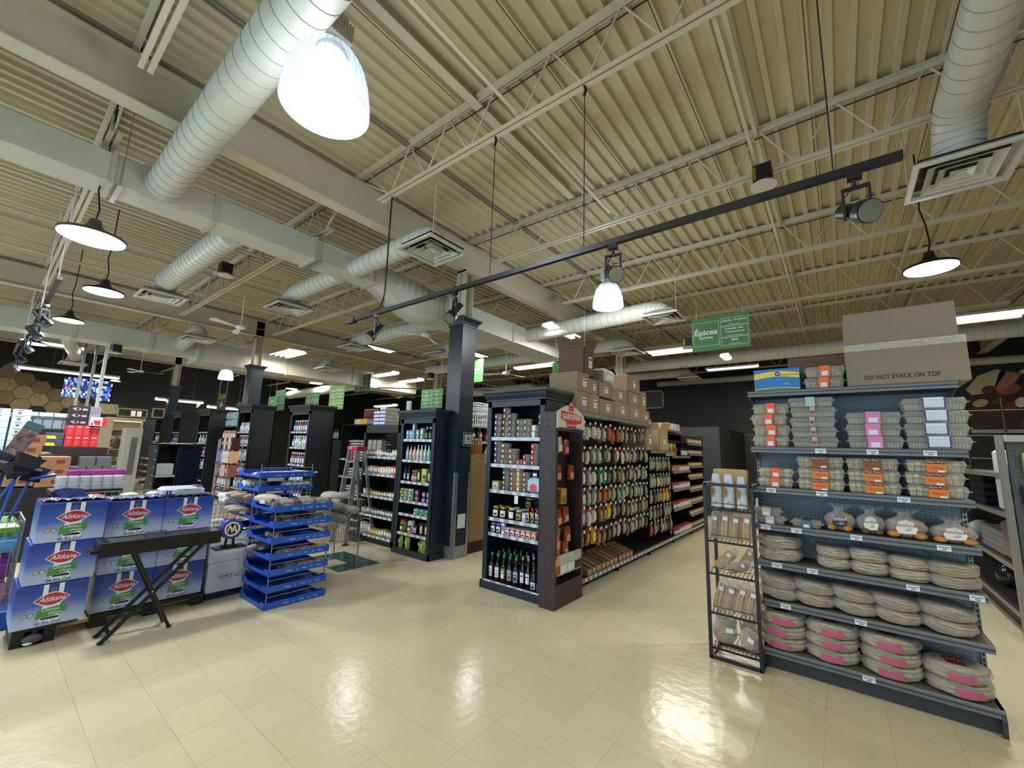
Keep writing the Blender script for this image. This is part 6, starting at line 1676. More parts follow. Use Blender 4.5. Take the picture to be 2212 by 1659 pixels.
tag(MB().box(-5.35, -5.1, .6, 1.55, .05, .075, mat('wood_strip', 'c8b078', .7)).build('pallet_board'), 'pale wooden board on the floor between the two pasta stacks', 'board')
pallet('pallet', 'black plastic pallet under the wider pasta stack', -5.5, -5.06, .8, 1.6, .1)
# white wrapped pasta pack on the second stack
t = root('pasta_pack', 'white and blue plastic pasta pack lying on the wider stack', 'pack', (-5.28, 1.35, 1.032), PA)
b = MB(); b.bbox(-.17, .17, -.1, .1, 0, .09, mat('pack_whiteblue', 'cdd6e4', .2, bump=.5, nscale=25), .025); b.build('pack_body', t)
b = MB()
for x in (-.14, -.115): b.box(x, x + .015, -.102, -.1, .02, .06, pnv)
b.box(-.06, .14, -.102, -.1, .015, .07, mat('window_clear', 'b0bcb8', .15)); b.box(.0, .05, -.1025, -.102, .06, .068, pgr); b.box(.1, .16, -.09, .09, .091, .094, pblue); b.ball((.11, -.03, .095), .035, .02, .008, prd, 8, 4); b.build('printed_label', t)
t = root('foil_flap', 'torn deep blue foil standing up on the opened nearer case', 'wrapper', (-5.2, .6, 1.062), PA)
MB().sheet(lambda u, v: (-.09 + .18 * u - .05 * v, .02 * math.sin(7 * u) + .03 * v, .09 * v * (1 - .3 * abs(u - .5))), 8, 4, mat('foil_crinkle', '')).build('foil', t)

# ================================================================ FOLDING TABLE
blkm = mat('table_black', '0c0d0f', .32); t = root('folding_table', 'narrow black table with a metal handle on crossed folding legs', 'table')
b = MB(); b.bbox(-4.82, -4.59, .71, 1.53, .655, .765, blkm, .006); b.build('table_top', t)
b = MB(); b.tube([(-4.7, 1.0, .765), (-4.7, 1.0, .8), (-4.7, 1.14, .8), (-4.7, 1.14, .765)], .004, blkm, 6); b.build('handle', t)
b = MB(); b.box(-4.83, -4.6, .665, .71, .69, .715, blkm); b.tube([(-4.7, .69, .702), (-4.7, .66, .702)], .012, blkm, 8); b.build('end_clamp', t)
b = MB(); b.box(-4.72, -4.585, 1.5, 1.75, .585, .6, blkm); b.build('side_tray', t)
for x in (-4.62, -4.8):
    MB().bar((x, .94, .655), (x, 1.235, .01), .03, .022, blkm).build('leg', t); MB().bar((x + .008, 1.4, .655), (x + .008, .81, .01), .03, .022, blkm).build('leg', t)
MB().bar((-4.8, .86, .06), (-4.62, .86, .06), .02, .02, blkm).build('cross_brace', t)
for (y, z) in ((.81, .008), (1.235, .008)):
    for x in (-4.62, -4.8): MB().ball((x, y, z + .006), .018, .02, .012, blkm, 8, 4).build('rubber_foot', t)
MB().ball((-4.6, 1.087, .33), .008, .008, .008, chrome, 6, 4).build('pivot_bolt', t)
t = root('desk_fan', 'small round blue fan with a cream ring and dark mark, at the end of the folding table', 'fan', (-4.65, 1.625, .6), PA)
b = MB(); blf = mat('fan_blue', '1f3a9a', .3)
for s in (-.035, .035): b.bar((s, 0, 0), (s * .8, 0, .08), .02, .014, blkm)
b.box(-.06, .06, -.04, .04, 0, .012, blkm); b.build('stand', t)
def ringx(b, r0, r1, y0, y1, z, m, n=24):
    vs = []
    for i in range(n):
        a = 2 * PI * i / n
        for r, y in ((r0, y0), (r1, y0), (r1, y1), (r0, y1)): vs.append((r * math.cos(a), y, z + r * math.sin(a)))
    b.add(vs, [(i * 4 + k, i * 4 + (k + 1) % 4, ((i + 1) % n) * 4 + (k + 1) % 4, ((i + 1) % n) * 4 + k) for i in range(n) for k in range(4)], m, True)
b = MB(); ringx(b, .065, .092, -.035, .035, .16, blf); b.prism([(.088 * math.cos(a * PI / 12), .16 + .088 * math.sin(a * PI / 12)) for a in range(24)], 'y', 0, .03, blf); b.box(-.02, .02, -.02, .02, .245, .262, mat('fan_cap', 'c84848', .4)); b.build('housing', t)
b = MB(); ringx(b, .052, .066, -.04, -.02, .16, mat('fan_cream', 'd8d2bc', .4)); b.prism([(.052 * math.cos(a * PI / 12), .16 + .052 * math.sin(a * PI / 12)) for a in range(24)], 'y', -.022, -.018, ink)
for p, q in (((-.04, .13), (-.02, .2)), ((-.02, .2), (0, .125)), ((0, .125), (.02, .2)), ((.02, .2), (.035, .13)), ((-.03, .19), (.03, .14))): b.bar((p[0], -.03, p[1]), (q[0], -.03, q[1]), .01, .007, mat('fan_cream', ''))
b.build('front_ring', t)

# ================================================================ WHITE CARTONS BY THE TRAY STACK
wc = mat('carton_white', 'c9ccd4', .6, noise=.04)
def wcarton(label, x, y, z, w, d, h, icons=False, open_=False):
    t = root('carton', label, 'carton', (x, y, z), PA); b = MB(); b.bbox(-w / 2, w / 2, -d / 2, d / 2, 0, h, wc, .004)
    if icons:
        rd = mat('icon_red', '8a3a44', .5)
        for k in range(4):
            cx = -.05 + k * .047; F = -d / 2 - .0008
            for a in ((cx - .02, cx + .02, .12, .122), (cx - .02, cx + .02, .158, .16), (cx - .02, cx - .018, .12, .16), (cx + .018, cx + .02, .12, .16)): b.box(a[0], a[1], F, F + .0008, a[2], a[3], rd)
            if k == 0:
                for s in (-.009, .009): b.box(cx + s - .002, cx + s + .002, F, F + .0008, .127, .148, rd); b.prism([(cx + s - .006, .146), (cx + s + .006, .146), (cx + s, .154)], 'y', F, F + .0008, rd)
            if k == 1: b.prism([(cx - .014, .14), (cx - .01, .15), (cx, .154), (cx + .01, .15), (cx + .014, .14)], 'y', F, F + .0008, rd); b.box(cx - .001, cx + .001, F, F + .0008, .127, .141, rd)
            if k == 2: b.prism([(cx - .008, .154), (cx + .008, .154), (cx + .005, .141), (cx - .005, .141)], 'y', F, F + .0008, rd); b.box(cx - .001, cx + .001, F, F + .0008, .128, .142, rd); b.box(cx - .007, cx + .007, F, F + .0008, .126, .129, rd)
            if k == 3: b.text('6', .022, rd, (cx, F, .146)); b.box(cx - .014, cx + .014, F, F + .0008, .125, .132, rd)
    b.build('carton_body', t); return t
wcarton('white carton with a row of red handling icons at the foot of the tray stack', -5.28, 1.795, .07, .345, .38, .285, True)
t = wcarton('white carton with a handwritten price card, above the icon carton', -5.28, 1.785, .357, .345, .38, .29)
b = MB(); b.box(-.06, .17, -.194, -.191, .08, .25, paper); b.text('coeur/Palm', .03, ink, (.055, -.1946, .2), width=.17); b.text('2.99/ch', .055, ink, (.05, -.1946, .125), width=.15, shear=.2); b.build('price_card', t)
b = MB(); b.box(-.17, .17, -.19, .19, .291, .297, mat('case_inside', '')); b.sheet(lambda u, v: (-.16 + .3 * u, -.19 + .1 * v, .3 + .012 * abs(math.sin(13 * u + 3 * v))), 12, 3, white, False); b.build('torn_flaps', t)
pallet('pallet', 'navy plastic base under the white cartons', -5.5, -5.12, 1.64, 1.95, .066, mat('base_navy', '16213f', .4))

# ================================================================ BLUE BREAD TRAY STACKS
tb_ = mat('tray_blue', '1b52b4', .35); tb_d = mat('tray_blue_deep', '123c8c', .4)
TW, TD, TH = .6, .6, .05
def tray():
    t = root('bread_tray', '', 'bread tray'); b = MB()
    w, d, h = TW / 2, TD / 2, TH
    b.box(-w, w, -d, d, 0, .006, tb_d)
    for i in range(9): b.box(-w + .03 + i * .066, -w + .045 + i * .066, -d + .02, d - .02, .006, .009, tb_)
    for i in range(9): b.box(-w + .02, w - .02, -d + .03 + i * .066, -d + .045 + i * .066, .006, .009, tb_)
    # front (+x) full height, sides dip in the middle
    b.prism([(-d, 0), (d, 0), (d, h + .012), (-d, h + .012)], 'x', w - .01, w, tb_); b.prism([(-d, 0), (d, 0), (d, h + .012), (-d, h + .012)], 'x', -w, -w + .01, tb_)
    pr = [(-w, 0), (w, 0), (w, h + .012), (w * .72, h + .012), (w * .55, h * .62), (-w * .55, h * .62), (-w * .72, h + .012), (-w, h + .012)]
    for y in (-d, d - .01): b.prism(pr, 'y', y, y + .01, tb_)
    b.build('tray_body', t)
    b = MB()
    for k, (a, s) in enumerate((('Weston', .02), ('o', .026), ('MODE', .016), ('ace', .02), ('Bakery', .018))): b.text(a, s, white, (w + .0012, -.1 + k * .075, h * .55), (0, 1, 0), (0, 0, 1))
    b.build('lettering', t)
    for x in (-w + .02, w - .015):
        for y in (-d + .015, d - .015): MB().tube([(x, y, h), (x, y, .15)], .004, steel, 5).build('corner_wire', t)
    MB().tube([(w - .015, -d + .015, .11), (w - .015, d - .015, .11)], .003, steel, 5).build('cross_wire', t)
    return t
tr = Once(tray)
TX, TY = -4.72, 2.21
o_ = ('bottom', 'second', 'third', 'fourth', 'fifth', 'sixth', 'seventh')
for k in range(7): tr((TX, TY, .001 + k * .15), 0, 'blue bread tray of the front stack, %s from the floor' % o_[k] if k else 'blue bread tray of the front stack, on the floor')
for k in range(9): tr((TX - .625, TY + .07, .001 + k * .149), 0, 'blue bread tray of the rear stack, level %s up' % ('one', 'two', 'three', 'four', 'five', 'six', 'seven', 'eight', 'nine')[k])
loafb = mat('loaf_brown', '8a5c34', .6, noise=.3, nscale=14); loafw = mat('bread_pale', 'c8bca0', .6, noise=.2, nscale=16); loafd = mat('loaf_dark', '4f382a', .6, noise=.3, nscale=16)
def loaf_bag(L, r, m, seed, n=1, flat=1.0):
    def mk():
        rn = random.Random(seed); t = root('loaf_bag', '', 'bread bag'); b = MB()
        for i in range(n): b.ball((-L / 2 + L * (i + .5) / n, 0, r * flat + .004), L / n * .56, r, r * flat, m, 12, 8, .03, rn)
        b.build('loaf', t); b = MB()
        def f(u, v):
            a = 2 * PI * v; q = math.sin(PI * min(max(u, .03), .97)) ** .4; k = 1 + .07 * math.sin(7 * a + 15 * u)
            return (-L * .56 + L * 1.2 * u, r * 1.12 * q * math.cos(a) * k, r * flat + .004 + r * flat * 1.1 * q * math.sin(a) * k)
        b.sheet(f, 16, 16, film); b.sheet(lambda u, v: (L * .58 + .06 * u, .05 * (v - .5) * (1 + u), r * flat + .02 * math.sin(9 * v)), 3, 6, film2); b.build('wrapper', t)
        b = MB(); b.box(-L * .1, L * .12, -r * 1.18, -r * 1.16, r * .5, r * 1.2, paper); b.build('sticker', t); return t
    return Once(mk)
l1 = loaf_bag(.3, .05, loafb, 1); l2 = loaf_bag(.24, .045, loafd, 2, 3); l3 = loaf_bag(.3, .04, loafw, 3, 4, .7); l4 = loaf_bag(.22, .05, mat('bun_gold', ''), 4, 3, .8); sand = loaf_bag(.2, .055, mat('sand_white', 'c4cabc', .5, noise=.2), 5, 5)
def tz(k, rear=False): return (.012 + k * (.149 if rear else .15))
nm3 = ('by the front corner', 'in the middle', 'toward the ladder side', 'farther back', 'at the rear edge')
for i, (x, y) in enumerate(((-4.5, 2.03), (-4.5, 2.24), (-4.52, 2.42), (-4.72, 2.08), (-4.72, 2.32))): l2((x, y, tz(6)), 0, 'long wrapped dark loaf on the top front tray, %s' % nm3[i], rot=(0, 0, PI / 2 + .1 * (i % 2)))
l1((-4.9, 2.03, tz(6)), 0, 'big round brown loaf in crinkled film on the top front tray', rot=(0, 0, .3), scale=1.15)
for i, (x, y) in enumerate(((-4.55, 2.08), (-4.55, 2.38), (-4.8, 2.15), (-4.8, 2.42))): l2((x, y, tz(5)), 0, 'dark wrapped bread lying in the sixth front tray, %s' % nm3[i], rot=(0, 0, PI / 2), scale=.85)
for i, (x, y) in enumerate(((-4.6, 2.05), (-4.75, 2.02))): l2((x, y, tz(4)), 0, 'dark packet in the fifth front tray, %s' % nm3[i], scale=.6)
for i, (x, y) in enumerate(((-4.86, 1.99), (-4.52, 2.1), (-4.52, 2.27), (-4.5, 2.43))): (l1 if i == 0 else l4)((x, y, tz(3)), 0, 'glossy bag of rolls in the fourth front tray, %s' % nm3[i], rot=(0, 0, 1.4), scale=.75)
for i, y in enumerate((2.14, 2.3, 2.44)): (l2 if i == 0 else l4)((-4.52, y, tz(2)), 0, 'bag of golden buns in the third front tray, %s' % ('next to a dark packet', 'central pair', 'nearest the ladder')[i], rot=(0, 0, 1.4), scale=.72)
RX = TX - .625
for i in range(3): l3((RX + .15 - .02 * i, 2.12 + i * .17, tz(8, True)), 0, 'bag of pale noodles on the topmost blue tray, %s' % nm3[i], rot=(0, 0, PI / 2), scale=(1, 1.4, .8))
for i in range(4): sand((RX - .17 + .02 * i, 2.05 + .03 * i, tz(7, True)), 0, 'stack of pale round breads standing on edge on the second topmost tray, near pile', 'near pale round breads', rot=(0, 0, .3), scale=.8)
for i in range(4): sand((RX + .2, 2.32 + .07 * i, tz(7, True)), 0, 'pale round breads on edge in the second topmost tray, far pile', 'far pale round breads', rot=(0, 0, .1), scale=.72)
for i, (x, y) in enumerate(((RX - .3, 2.02), (RX - .1, 2.0), (RX - .2, 2.12), (RX + .05, 2.03))): l1((x, y, tz(6, True)), 0, 'brown loaf in loose film poking over the rear tray rim, %s' % nm3[i], rot=(0, .1, 1.2 + .3 * i), scale=.9)
for i, (x, y) in enumerate(((RX - .26, 2.0), (RX - .08, 1.98), (RX - .18, 2.1))): l1((x, y, tz(5, True)), 0, 'rumpled loaf bag on the lower rear tray, %s' % nm3[i], rot=(0, .1, .9 + .4 * i), scale=.85)

# shopping cart and heap of bags behind
def wire_cart(name, label, x0, x1, y0, y1, z0, z1, m=steel, nx=10, ny=10, nz=4, legs=True, r=.0025):
    t = root(name, label, 'basket'); b = MB()
    for i in range(nx + 1):
        x = x0 + (x1 - x0) * i / nx; b.tube([(x, y0, z1), (x, y0, z0), (x, y1, z0), (x, y1, z1)], r, m, 4, False)
    for i in range(ny + 1):
        y = y0 + (y1 - y0) * i / ny; b.tube([(x0, y, z1), (x0, y, z0), (x1, y, z0), (x1, y, z1)], r, m, 4, False)
    for k in range(nz + 1):
        z = z0 + (z1 - z0) * k / nz; b.tube([(x0, y0, z), (x1, y0, z), (x1, y1, z), (x0, y1, z)], r * (2 if k == nz else 1), m, 4, False, closed=True)
    b.build('wire_basket', t)
    if legs:
        for x in (x0 + .03, x1 - .03):
            for y in (y0 + .03, y1 - .03): MB().tube([(x, y, 0), (x, y, z0)], .01, m, 6).build('leg', t)
    return t
wire_cart('wire_bin', 'grey wire bin of small packets between the white cartons and blue trays', -6.1, -5.72, 1.68, 2.12, .45, .86)
rn = random.Random(8)
for i in range(14):
    c = ('b85058', 'd8c8a8', 'c890b0', '6f8a70', 'd8d8dc', '8a5a48')[i % 6]
    t = root('snack_packet', '%s packet tumbled in the grey wire bin' % ('rosy', 'cream', 'pink', 'sage', 'white', 'brown')[i % 6], 'packet', (-5.78 - .06 * (i % 4), 1.75 + .055 * (i % 7), .475 + .07 * (i // 5)), rn.uniform(0, 3), 'packets in the grey wire bin')
    MB().bbox(-.06, .06, -.04, .04, 0, .05, mat('packet_' + c, c, .3, noise=.3, nscale=20), .012).build('packet_body', t)
for k in range(2): t = root('foam_box', '%s small white box resting on the wire bin rim' % ('lower', 'upper')[k], 'box', (-5.9, 2.0, .862 + .05 * k), .3 * k); MB().bbox(-.1, .1, -.08, .08, 0, .05, mat('foam_white', 'd2d8e0', .4), .01).build('box_body', t)
wire_cart('wire_bin', 'grey wire bin heaped with bagged goods beside the ladder', -5.75, -5.1, 2.85, 3.35, .35, .86)
pil = [mat('pillow_' + c, c, .3, noise=.45, nscale=10, bump=.6) for c in ('6f6468', '7c7670', 'b89448', '8c6f78', '705450')]
for i in range(14):
    k = i % 5; t = root('bagged_linen', '%s film wrapped bundle heaped in the bin beside the ladder' % ('mauve', 'grey', 'mustard', 'rosy grey', 'brown')[k], 'wrapped bundle', (-5.6 + .16 * (i % 3) + .03 * (i // 6), 2.97 + .13 * ((i // 3) % 3), .5 + .085 * (i // 3)), rn.uniform(-.3, .3), 'bundles heaped in the bin')
    b = MB(); b.ball((0, 0, .05), .16, .12, .05, pil[k], 12, 6, .06, rn); b.build('bundle', t); b = MB(); b.ball((0, 0, .052), .168, .128, .056, film, 14, 8, .05, rn); b.build('wrapper', t)
# ================================================================ LADDER
alm = mat('ladder_aluminium', 'a3a8ac', .35, .7); lrd = mat('ladder_red', 'b02c34', .4)
t = root('step_ladder', 'aluminium step ladder with a red top standing by the black shelf unit', 'ladder')
fx0, fx1, ty = -6.7, -6.3, 4.02
for s, (a, c) in enumerate(((-6.7, -6.6), (-6.3, -6.38))):
    b = MB(); b.bar((a, 3.84, 0), (c, ty - .05, 1.5), .026, .075, alm); b.build('front_rail', t)
    b = MB(); b.bar((a, 4.36, 0), (c, ty + .08, 1.5), .02, .05, alm); b.build('rear_rail', t)
for k in range(5):
    z = .3 + k * .255; q = z / 1.5; b = MB(); b.box(-6.7 + .1 * q + .01, -6.3 - .08 * q - .01, 3.84 + .13 * q - .04, 3.84 + .13 * q + .05, z - .03, z, alm)
    if k == 0:
        b.bar((-6.67, 3.85, .02), (-6.57, 3.86, .28), .012, .01, alm); b.bar((-6.33, 3.85, .02), (-6.43, 3.86, .28), .012, .01, alm)
    b.build('step', t)
for k in range(3): z = .35 + k * .4; q = z / 1.5; MB().bar((-6.68 + .1 * q, 4.36 - .26 * q, z), (-6.32 - .08 * q, 4.36 - .26 * q, z), .015, .015, alm).build('rear_brace', t)
b = MB(); b.bbox(-6.64, -6.34, 3.93, 4.13, 1.49, 1.56, lrd, .015); b.text('LITE', .035, white, (-6.53, 3.929, 1.525), bold=.02); b.prism([(-6.52, 1.5), (-6.46, 1.5), (-6.47, 1.28), (-6.51, 1.28)], 'y', 3.93, 3.945, lrd); b.build('red_top', t)
for x in (-6.7, -6.3):
    for y in (3.84, 4.36): MB().box(x - .02, x + .02, y - .045, y + .045, 0, .02, black).build('rubber_foot', t)

# ================================================================ BLACK OPEN SHELF UNIT behind the ladder
t = root('shelf_unit', 'black open shelf unit with packets, behind the aluminium ladder', 'shelving'); x0, x1, y0, y1 = -6.64, -5.62, 4.24, 4.7
b = MB(); b.box(x0, x0 + .05, y0, y1, 0, 1.93, blk); b.box(x1 - .06, x1, y0, y1, 0, 1.93, blk); b.box(x0, x1, y0, y1, 1.8, 1.93, blk); b.box(x0, x1, y0, y1, 0, .1, blk); b.box(x0, x1, y1 - .01, y1, 0, 1.3, blk); b.build('carcass', t)
CL = [.12, .44, .75, 1.11, 1.4]
for z in CL: lipped_shelf(t, x0 + .05, x1 - .06, y0, y1 - .01, z, 7, blk, seed=9)
MB().box(-5.95, -5.7, y1 - .03, y1 - .015, .76, 1.8, mat('back_pale_blue', '93aec8', .5)).build('pale_back', t)
def small(w, h, c, n, d=.07): return carton_pack(n, w, d, h, mat('sm_' + c, c, .5), lw if c not in ('c9ced4',) else mat('tag_blue', ''))
rowsC = [(0, [('b8b0b4', .17), ('9a98a0', .15), ('d08040', .1), ('8a9048', .1), ('6c7a3c', .12), ('a88438', .1)]), (1, [('8a8a50', .1), ('4c5c3c', .11), ('6f7448', .09), ('2f4030', .1), ('2f6048', .09), ('55705c', .09)]), (2, [('b8a878', .1), ('c8a82c', .07), ('c8a02c', .07), ('6b5a28', .07), ('6b5a28', .08), ('a89058', .08)]), (3, [('a8743c', .12), ('8a8c80', .13), ('c86048', .12), ('c8b868', .12), ('b0a89c', .13), ('c05c38', .14)]), (4, [('5c4634', .1), ('5c4634', .1), ('c8a4a4', .11), ('5c4634', .1), ('7a8c98', .08), ('a8a054', .12)])]
cnm = {'b8b0b4': 'grey', '9a98a0': 'slate', 'd08040': 'orange', '8a9048': 'olive', '6c7a3c': 'green', 'a88438': 'mustard', '8a8a50': 'khaki', '4c5c3c': 'moss', '6f7448': 'sage', '2f4030': 'dark green', '2f6048': 'emerald', '55705c': 'grey green', 'b8a878': 'sand', 'c8a82c': 'yellow', 'c8a02c': 'golden', '6b5a28': 'bronze', 'a89058': 'tan', 'a8743c': 'caramel', '8a8c80': 'stone', 'c86048': 'coral', 'c8b868': 'straw', 'b0a89c': 'beige', 'c05c38': 'rust', '5c4634': 'brown', 'c8a4a4': 'pinkish', '7a8c98': 'steel blue', 'a8a054': 'olive yellow'}
for r_, items in rowsC:
    for i, (c, h_) in enumerate(items):
        o = small(.075, h_, c, 'tea_box')
        for k in range(2): o((x0 + .12 + i * .148 + k * .078 - .02, y0 + .06, CL[r_] + .001), 0, '%s packet on the %s shelf of the black unit behind the ladder' % (cnm[c], ('bottom', 'second', 'third', 'fourth', 'top')[r_]), '%s packets, %s black unit shelf' % (cnm[c], ('bottom', 'second', 'third', 'fourth', 'top')[r_]))
for x, w_ in ((-6.5, .12), (-6.36, .1), (-6.22, .12)): t = root('upper_pack', 'pale shiny pack on the uppermost opening of the black unit', 'pack', (x, 4.32, 1.402), 0, 'packs in the uppermost opening'); MB().bbox(-w_ / 2, w_ / 2, -.05, .05, 0, .28, mat('pack_silverish', '9c9a8c', .3, noise=.4, nscale=14), .02).build('pack_body', t)
bx = M_('pack_violet_white', 'd4d8ea', .4); vb_ = M_('pack_violet', '3c3a86', .4); gt_ = M_('pack_greige', 'a8aa98', .5)
for c in range(2):
    for k in range(5 - c):
        t = root('cracker_box', 'white and violet box in the %s column on the black unit, %s up' % (('right', 'left')[c], ('first', 'second', 'third', 'fourth', 'fifth')[k]), 'box', (-6.16 - .17 * c, 4.34, 1.931 + k * .062), 0)
        b = MB(); b.box(-.08, .08, -.09, .2, 0, .058, gt_); b.build('box_body', t); b = MB(); b.box(-.08, .08, -.0912, -.09, 0, .058, bx); b.prism([(-.08, .0), (.08, .0), (.08, .022), (.04, .014), (0, .024), (-.04, .014), (-.08, .022)], 'y', -.092, -.0912, vb_); b.build('printed_front', t)
tag(MB().box(-5.86, -5.7, 4.4, 4.42, 1.931, 2.13, mat('frame_black2', '121214', .4)).build('picture_frame'), 'small black framed board leaning on top of the black unit', 'frame')
t = root('floor_cushion', 'dark rounded bag under the ladder', 'bag', (-6.55, 4.12, 0)); MB().ball((0, 0, .09), .12, .12, .09, mat('bag_dark', '3c3c3e', .6), 12, 6).build('bag_body', t)

# ================================================================ AISLE ENDS FARTHER BACK
bcx = [(-9.27, -8.42, 2.37, 4.12), (-12.25, -11.36, 2.5, 4.12), (-15.35, -14.35, 2.5, 4.12), (-18.1, -17.15, 2.5, 4.12), (-20.35, -19.5, 2.48, 4.12), (-22.9, -22.1, 2.46, 4.12)]
bl_ = ('tall black bookcase of blue and white bottles right of the branded sweets stand', 'tall black endcap whose plain side stands over the chocolate box stand', 'third tall black bookcase, before the second black column', 'fourth tall black bookcase, under the brown hanging sign', 'fifth tall black bookcase in the far row', 'farthest tall black bookcase beside the pale cabinets')
bkm = mat('black_case', '1b1f22', .45)
nm4 = ('right of the sweets stand', 'above the chocolate stand', 'third in the row', 'fourth in the row', 'fifth in the row', 'farthest in the row')
far = [bottle('shampoo_bottle', .04, .24, .02, M_('sh_' + c, c, .3), capw, lw, M_('sh2_' + d_, d_, .3)) for c, d_ in (('c8d0cc', '7aa03c'), ('26448c', 'b8c8e8'), ('d2d4e0', '2c3c80'), ('b83440', 'e0e0e0'), ('5a8a7c', 'e0e0e0'), ('3a3c46', '8898a8'))]
fn_ = ('white green', 'royal blue', 'white navy', 'red', 'teal', 'charcoal')
for i, (a, c, h, y) in enumerate(bcx):
    lv = [.1, .45, .8, 1.15, 1.5, 1.82]
    bookcase('bookcase', bl_[i], a, c, y, y + .52, h, lv, 4 if i < 2 else 2, m=bkm, tagseed=20 + i)
    n = 7 if i < 2 else 4
    for li, z in enumerate(lv):
        if i > 1 and li in (0, 1, 5): continue
        for j in range(n):
            k = (j * 2 + li + i) % 6; far[k]((a + .12 + (c - a - .24) * j / (n - 1), y + .07, z + .001), 0, '%s bottle on the %s shelf of the tall black bookcase %s' % (fn_[k], ('lowest', 'second', 'third', 'fourth', 'fifth', 'top')[li], nm4[i]), '%s bottles, %s shelf, case %s' % (fn_[k], ('lowest', 'second', 'third', 'fourth', 'fifth', 'top')[li], nm4[i]))
# gondola with water packs between bookcases
def gondola_end(label, x0, x1, y0, h, lv, m=blk, lipm=lipk):
    t = root('shelf_gondola', label, 'shelving'); b = MB(); b.box(x0, x0 + .03, y0, y0 + .6, 0, h, m); b.box(x1 - .03, x1, y0, y0 + .6, 0, h, m); b.box(x0, x1, y0 + .57, y0 + .6, 0, h, m); b.box(x0, x1, y0, y0 + .6, h - .02, h, m); b.box(x0, x1, y0, y0 + .57, 0, lv[0] - .02, m); b.build('carcass', t)
    for z in lv: lipped_shelf(t, x0 + .03, x1 - .03, y0, y0 + .57, z, 5, m, seed=int(-x0 * 7))
    return t
def rowfill(once, x0, x1, n, y, z, label, group, **k):
    for i in range(n): once((x0 + (x1 - x0) * i / (n - 1), y, z), 0, label, group, **k)
lvw = [.12, .38, .64, .9, 1.16, 1.4, 1.62]
gondola_end('black gondola end of white jugs and orange bottles under the water packs', -13.95, -12.75, 4.3, 1.98, lvw)
jug = [jar('pantry_jar', .06, .2, M_('pj_' + c, c, .4), capw, lw, None, .03, wide=.7) for c in ('c4b890', 'bdb8a4', 'd0ccb8', 'b0b090', 'c8c8b8', 'd2d2c8', 'c06a3c')]
for z, o, n_ in zip(lvw, jug, ('straw', 'beige', 'cream', 'sage', 'pale', 'white', 'orange')): rowfill(o, -13.82, -12.9, 6, 4.38, z + .001, '%s pantry jar in its own row of the gondola end under the water packs' % n_, '%s jars under the water packs' % n_, scale=(1, 1, 1.25 if n_ == 'orange' else .95))
for k in range(2): t = root('water_pack', '%s shrink wrapped water bottle pack on the gondola end' % ('lower', 'upper')[k], 'pack', (-13.35, 4.55, 1.981 + k * .21), 0); b = MB(); b.bbox(-.5, .5, -.2, .2, 0, .2, mat('water_wrap', 'a4bcc8', .15, noise=.4, nscale=12), .03); b.build('pack_body', t)
lv2 = [.15, .5, .85, 1.2, 1.55, 1.85]
gondola_end('shelves of sauces and pouches left of the blue bottle bookcase', -11.1, -9.5, 5.2, 1.7, lv2[:-1], blk)
sauce = [bottle('condiment_bottle', .035, .22, .012, M_('cb_' + c, c, .25), capk, lw, None) for c in ('2c2018', '6a1c1c', '2a3a22', '3a4a8a', '8a8a84')]
sn = ('dark brown', 'deep red', 'bottle green', 'blue', 'silver')
for li, z in enumerate(lv2[:-1]): rowfill(sauce[li], -11.0, -9.62, 14, 5.27, z + .001, '%s condiment bottle on the shelves left of the blue bottle bookcase' % sn[li], '%s condiment bottles' % sn[li])
rowfill(sauce[4], -11.0, -9.62, 14, 5.4, 1.701, 'clear topped bottle standing on the sauce shelves', 'bottles on top of the sauce shelves')
gondola_end('shelving of stacked white rice sacks between bookcase and ladder', -8.3, -7.0, 4.75, 2.0, [.15, .55, .95, 1.3], blk, lipk)
sack = mat('sack_white', 'b8b4a8', .5, noise=.35, nscale=9)
for z, n_, k_ in ((1.301, 7, 'upper'), (.951, 3, 'middle'), (.551, 4, 'lower')):
    for j in range(n_):
        for i in range(3):
            t = root('rice_sack', 'flat pale sack in the %s pile beside the ladder' % k_, 'sack', (-8.0 + i * .4 + .03 * (j % 2), 4.98, z + j * .055), 0, 'pale sacks, %s pile' % k_); MB().ball((0, 0, .028), .21, .2, .03, sack, 12, 6, .05, rn).build('sack_body', t)
for i in range(3): t = root('blue_case', 'bright blue case on the sack shelving, %s up' % ('first', 'second', 'third')[i], 'case', (-7.2, 4.98, 1.69 + i * .11) if i else (-7.2, 4.98, 1.69), 0); MB().bbox(-.17, .17, -.17, .17, 0, .105, mat('case_bright_blue', '1f4aa0', .4), .01).build('case_body', t)
t = root('carton', 'cream and yellow carton lying on top of the sack shelving', 'carton', (-7.75, 4.95, 2.001), 0); b = MB(); b.bbox(-.22, .22, -.12, .12, 0, .11, mat('carton_cream', 'c8bc9c', .6), .005); b.box(-.02, .2, -.122, -.12, .01, .1, mat('lbl_amber', 'e0a030', .5)); b.build('carton_body', t)
for (x, c, lb) in ((-7.95, '6a1a1c', 'dark red framed picture behind the sack shelving'), (-7.35, '1c1c20', 'black framed picture behind the sack shelving')): t = root('picture_frame', lb, 'picture', (x, 5.2, 2.001)); b = MB(); b.box(-.25, .25, -.01, .01, 0, .36, mat('frame_gold', 'a8905c', .4)); b.box(-.23, .23, -.012, -.01, .02, .34, mat('pic_' + c, c, .5, noise=.5, nscale=6)); b.build('framed_board', t)
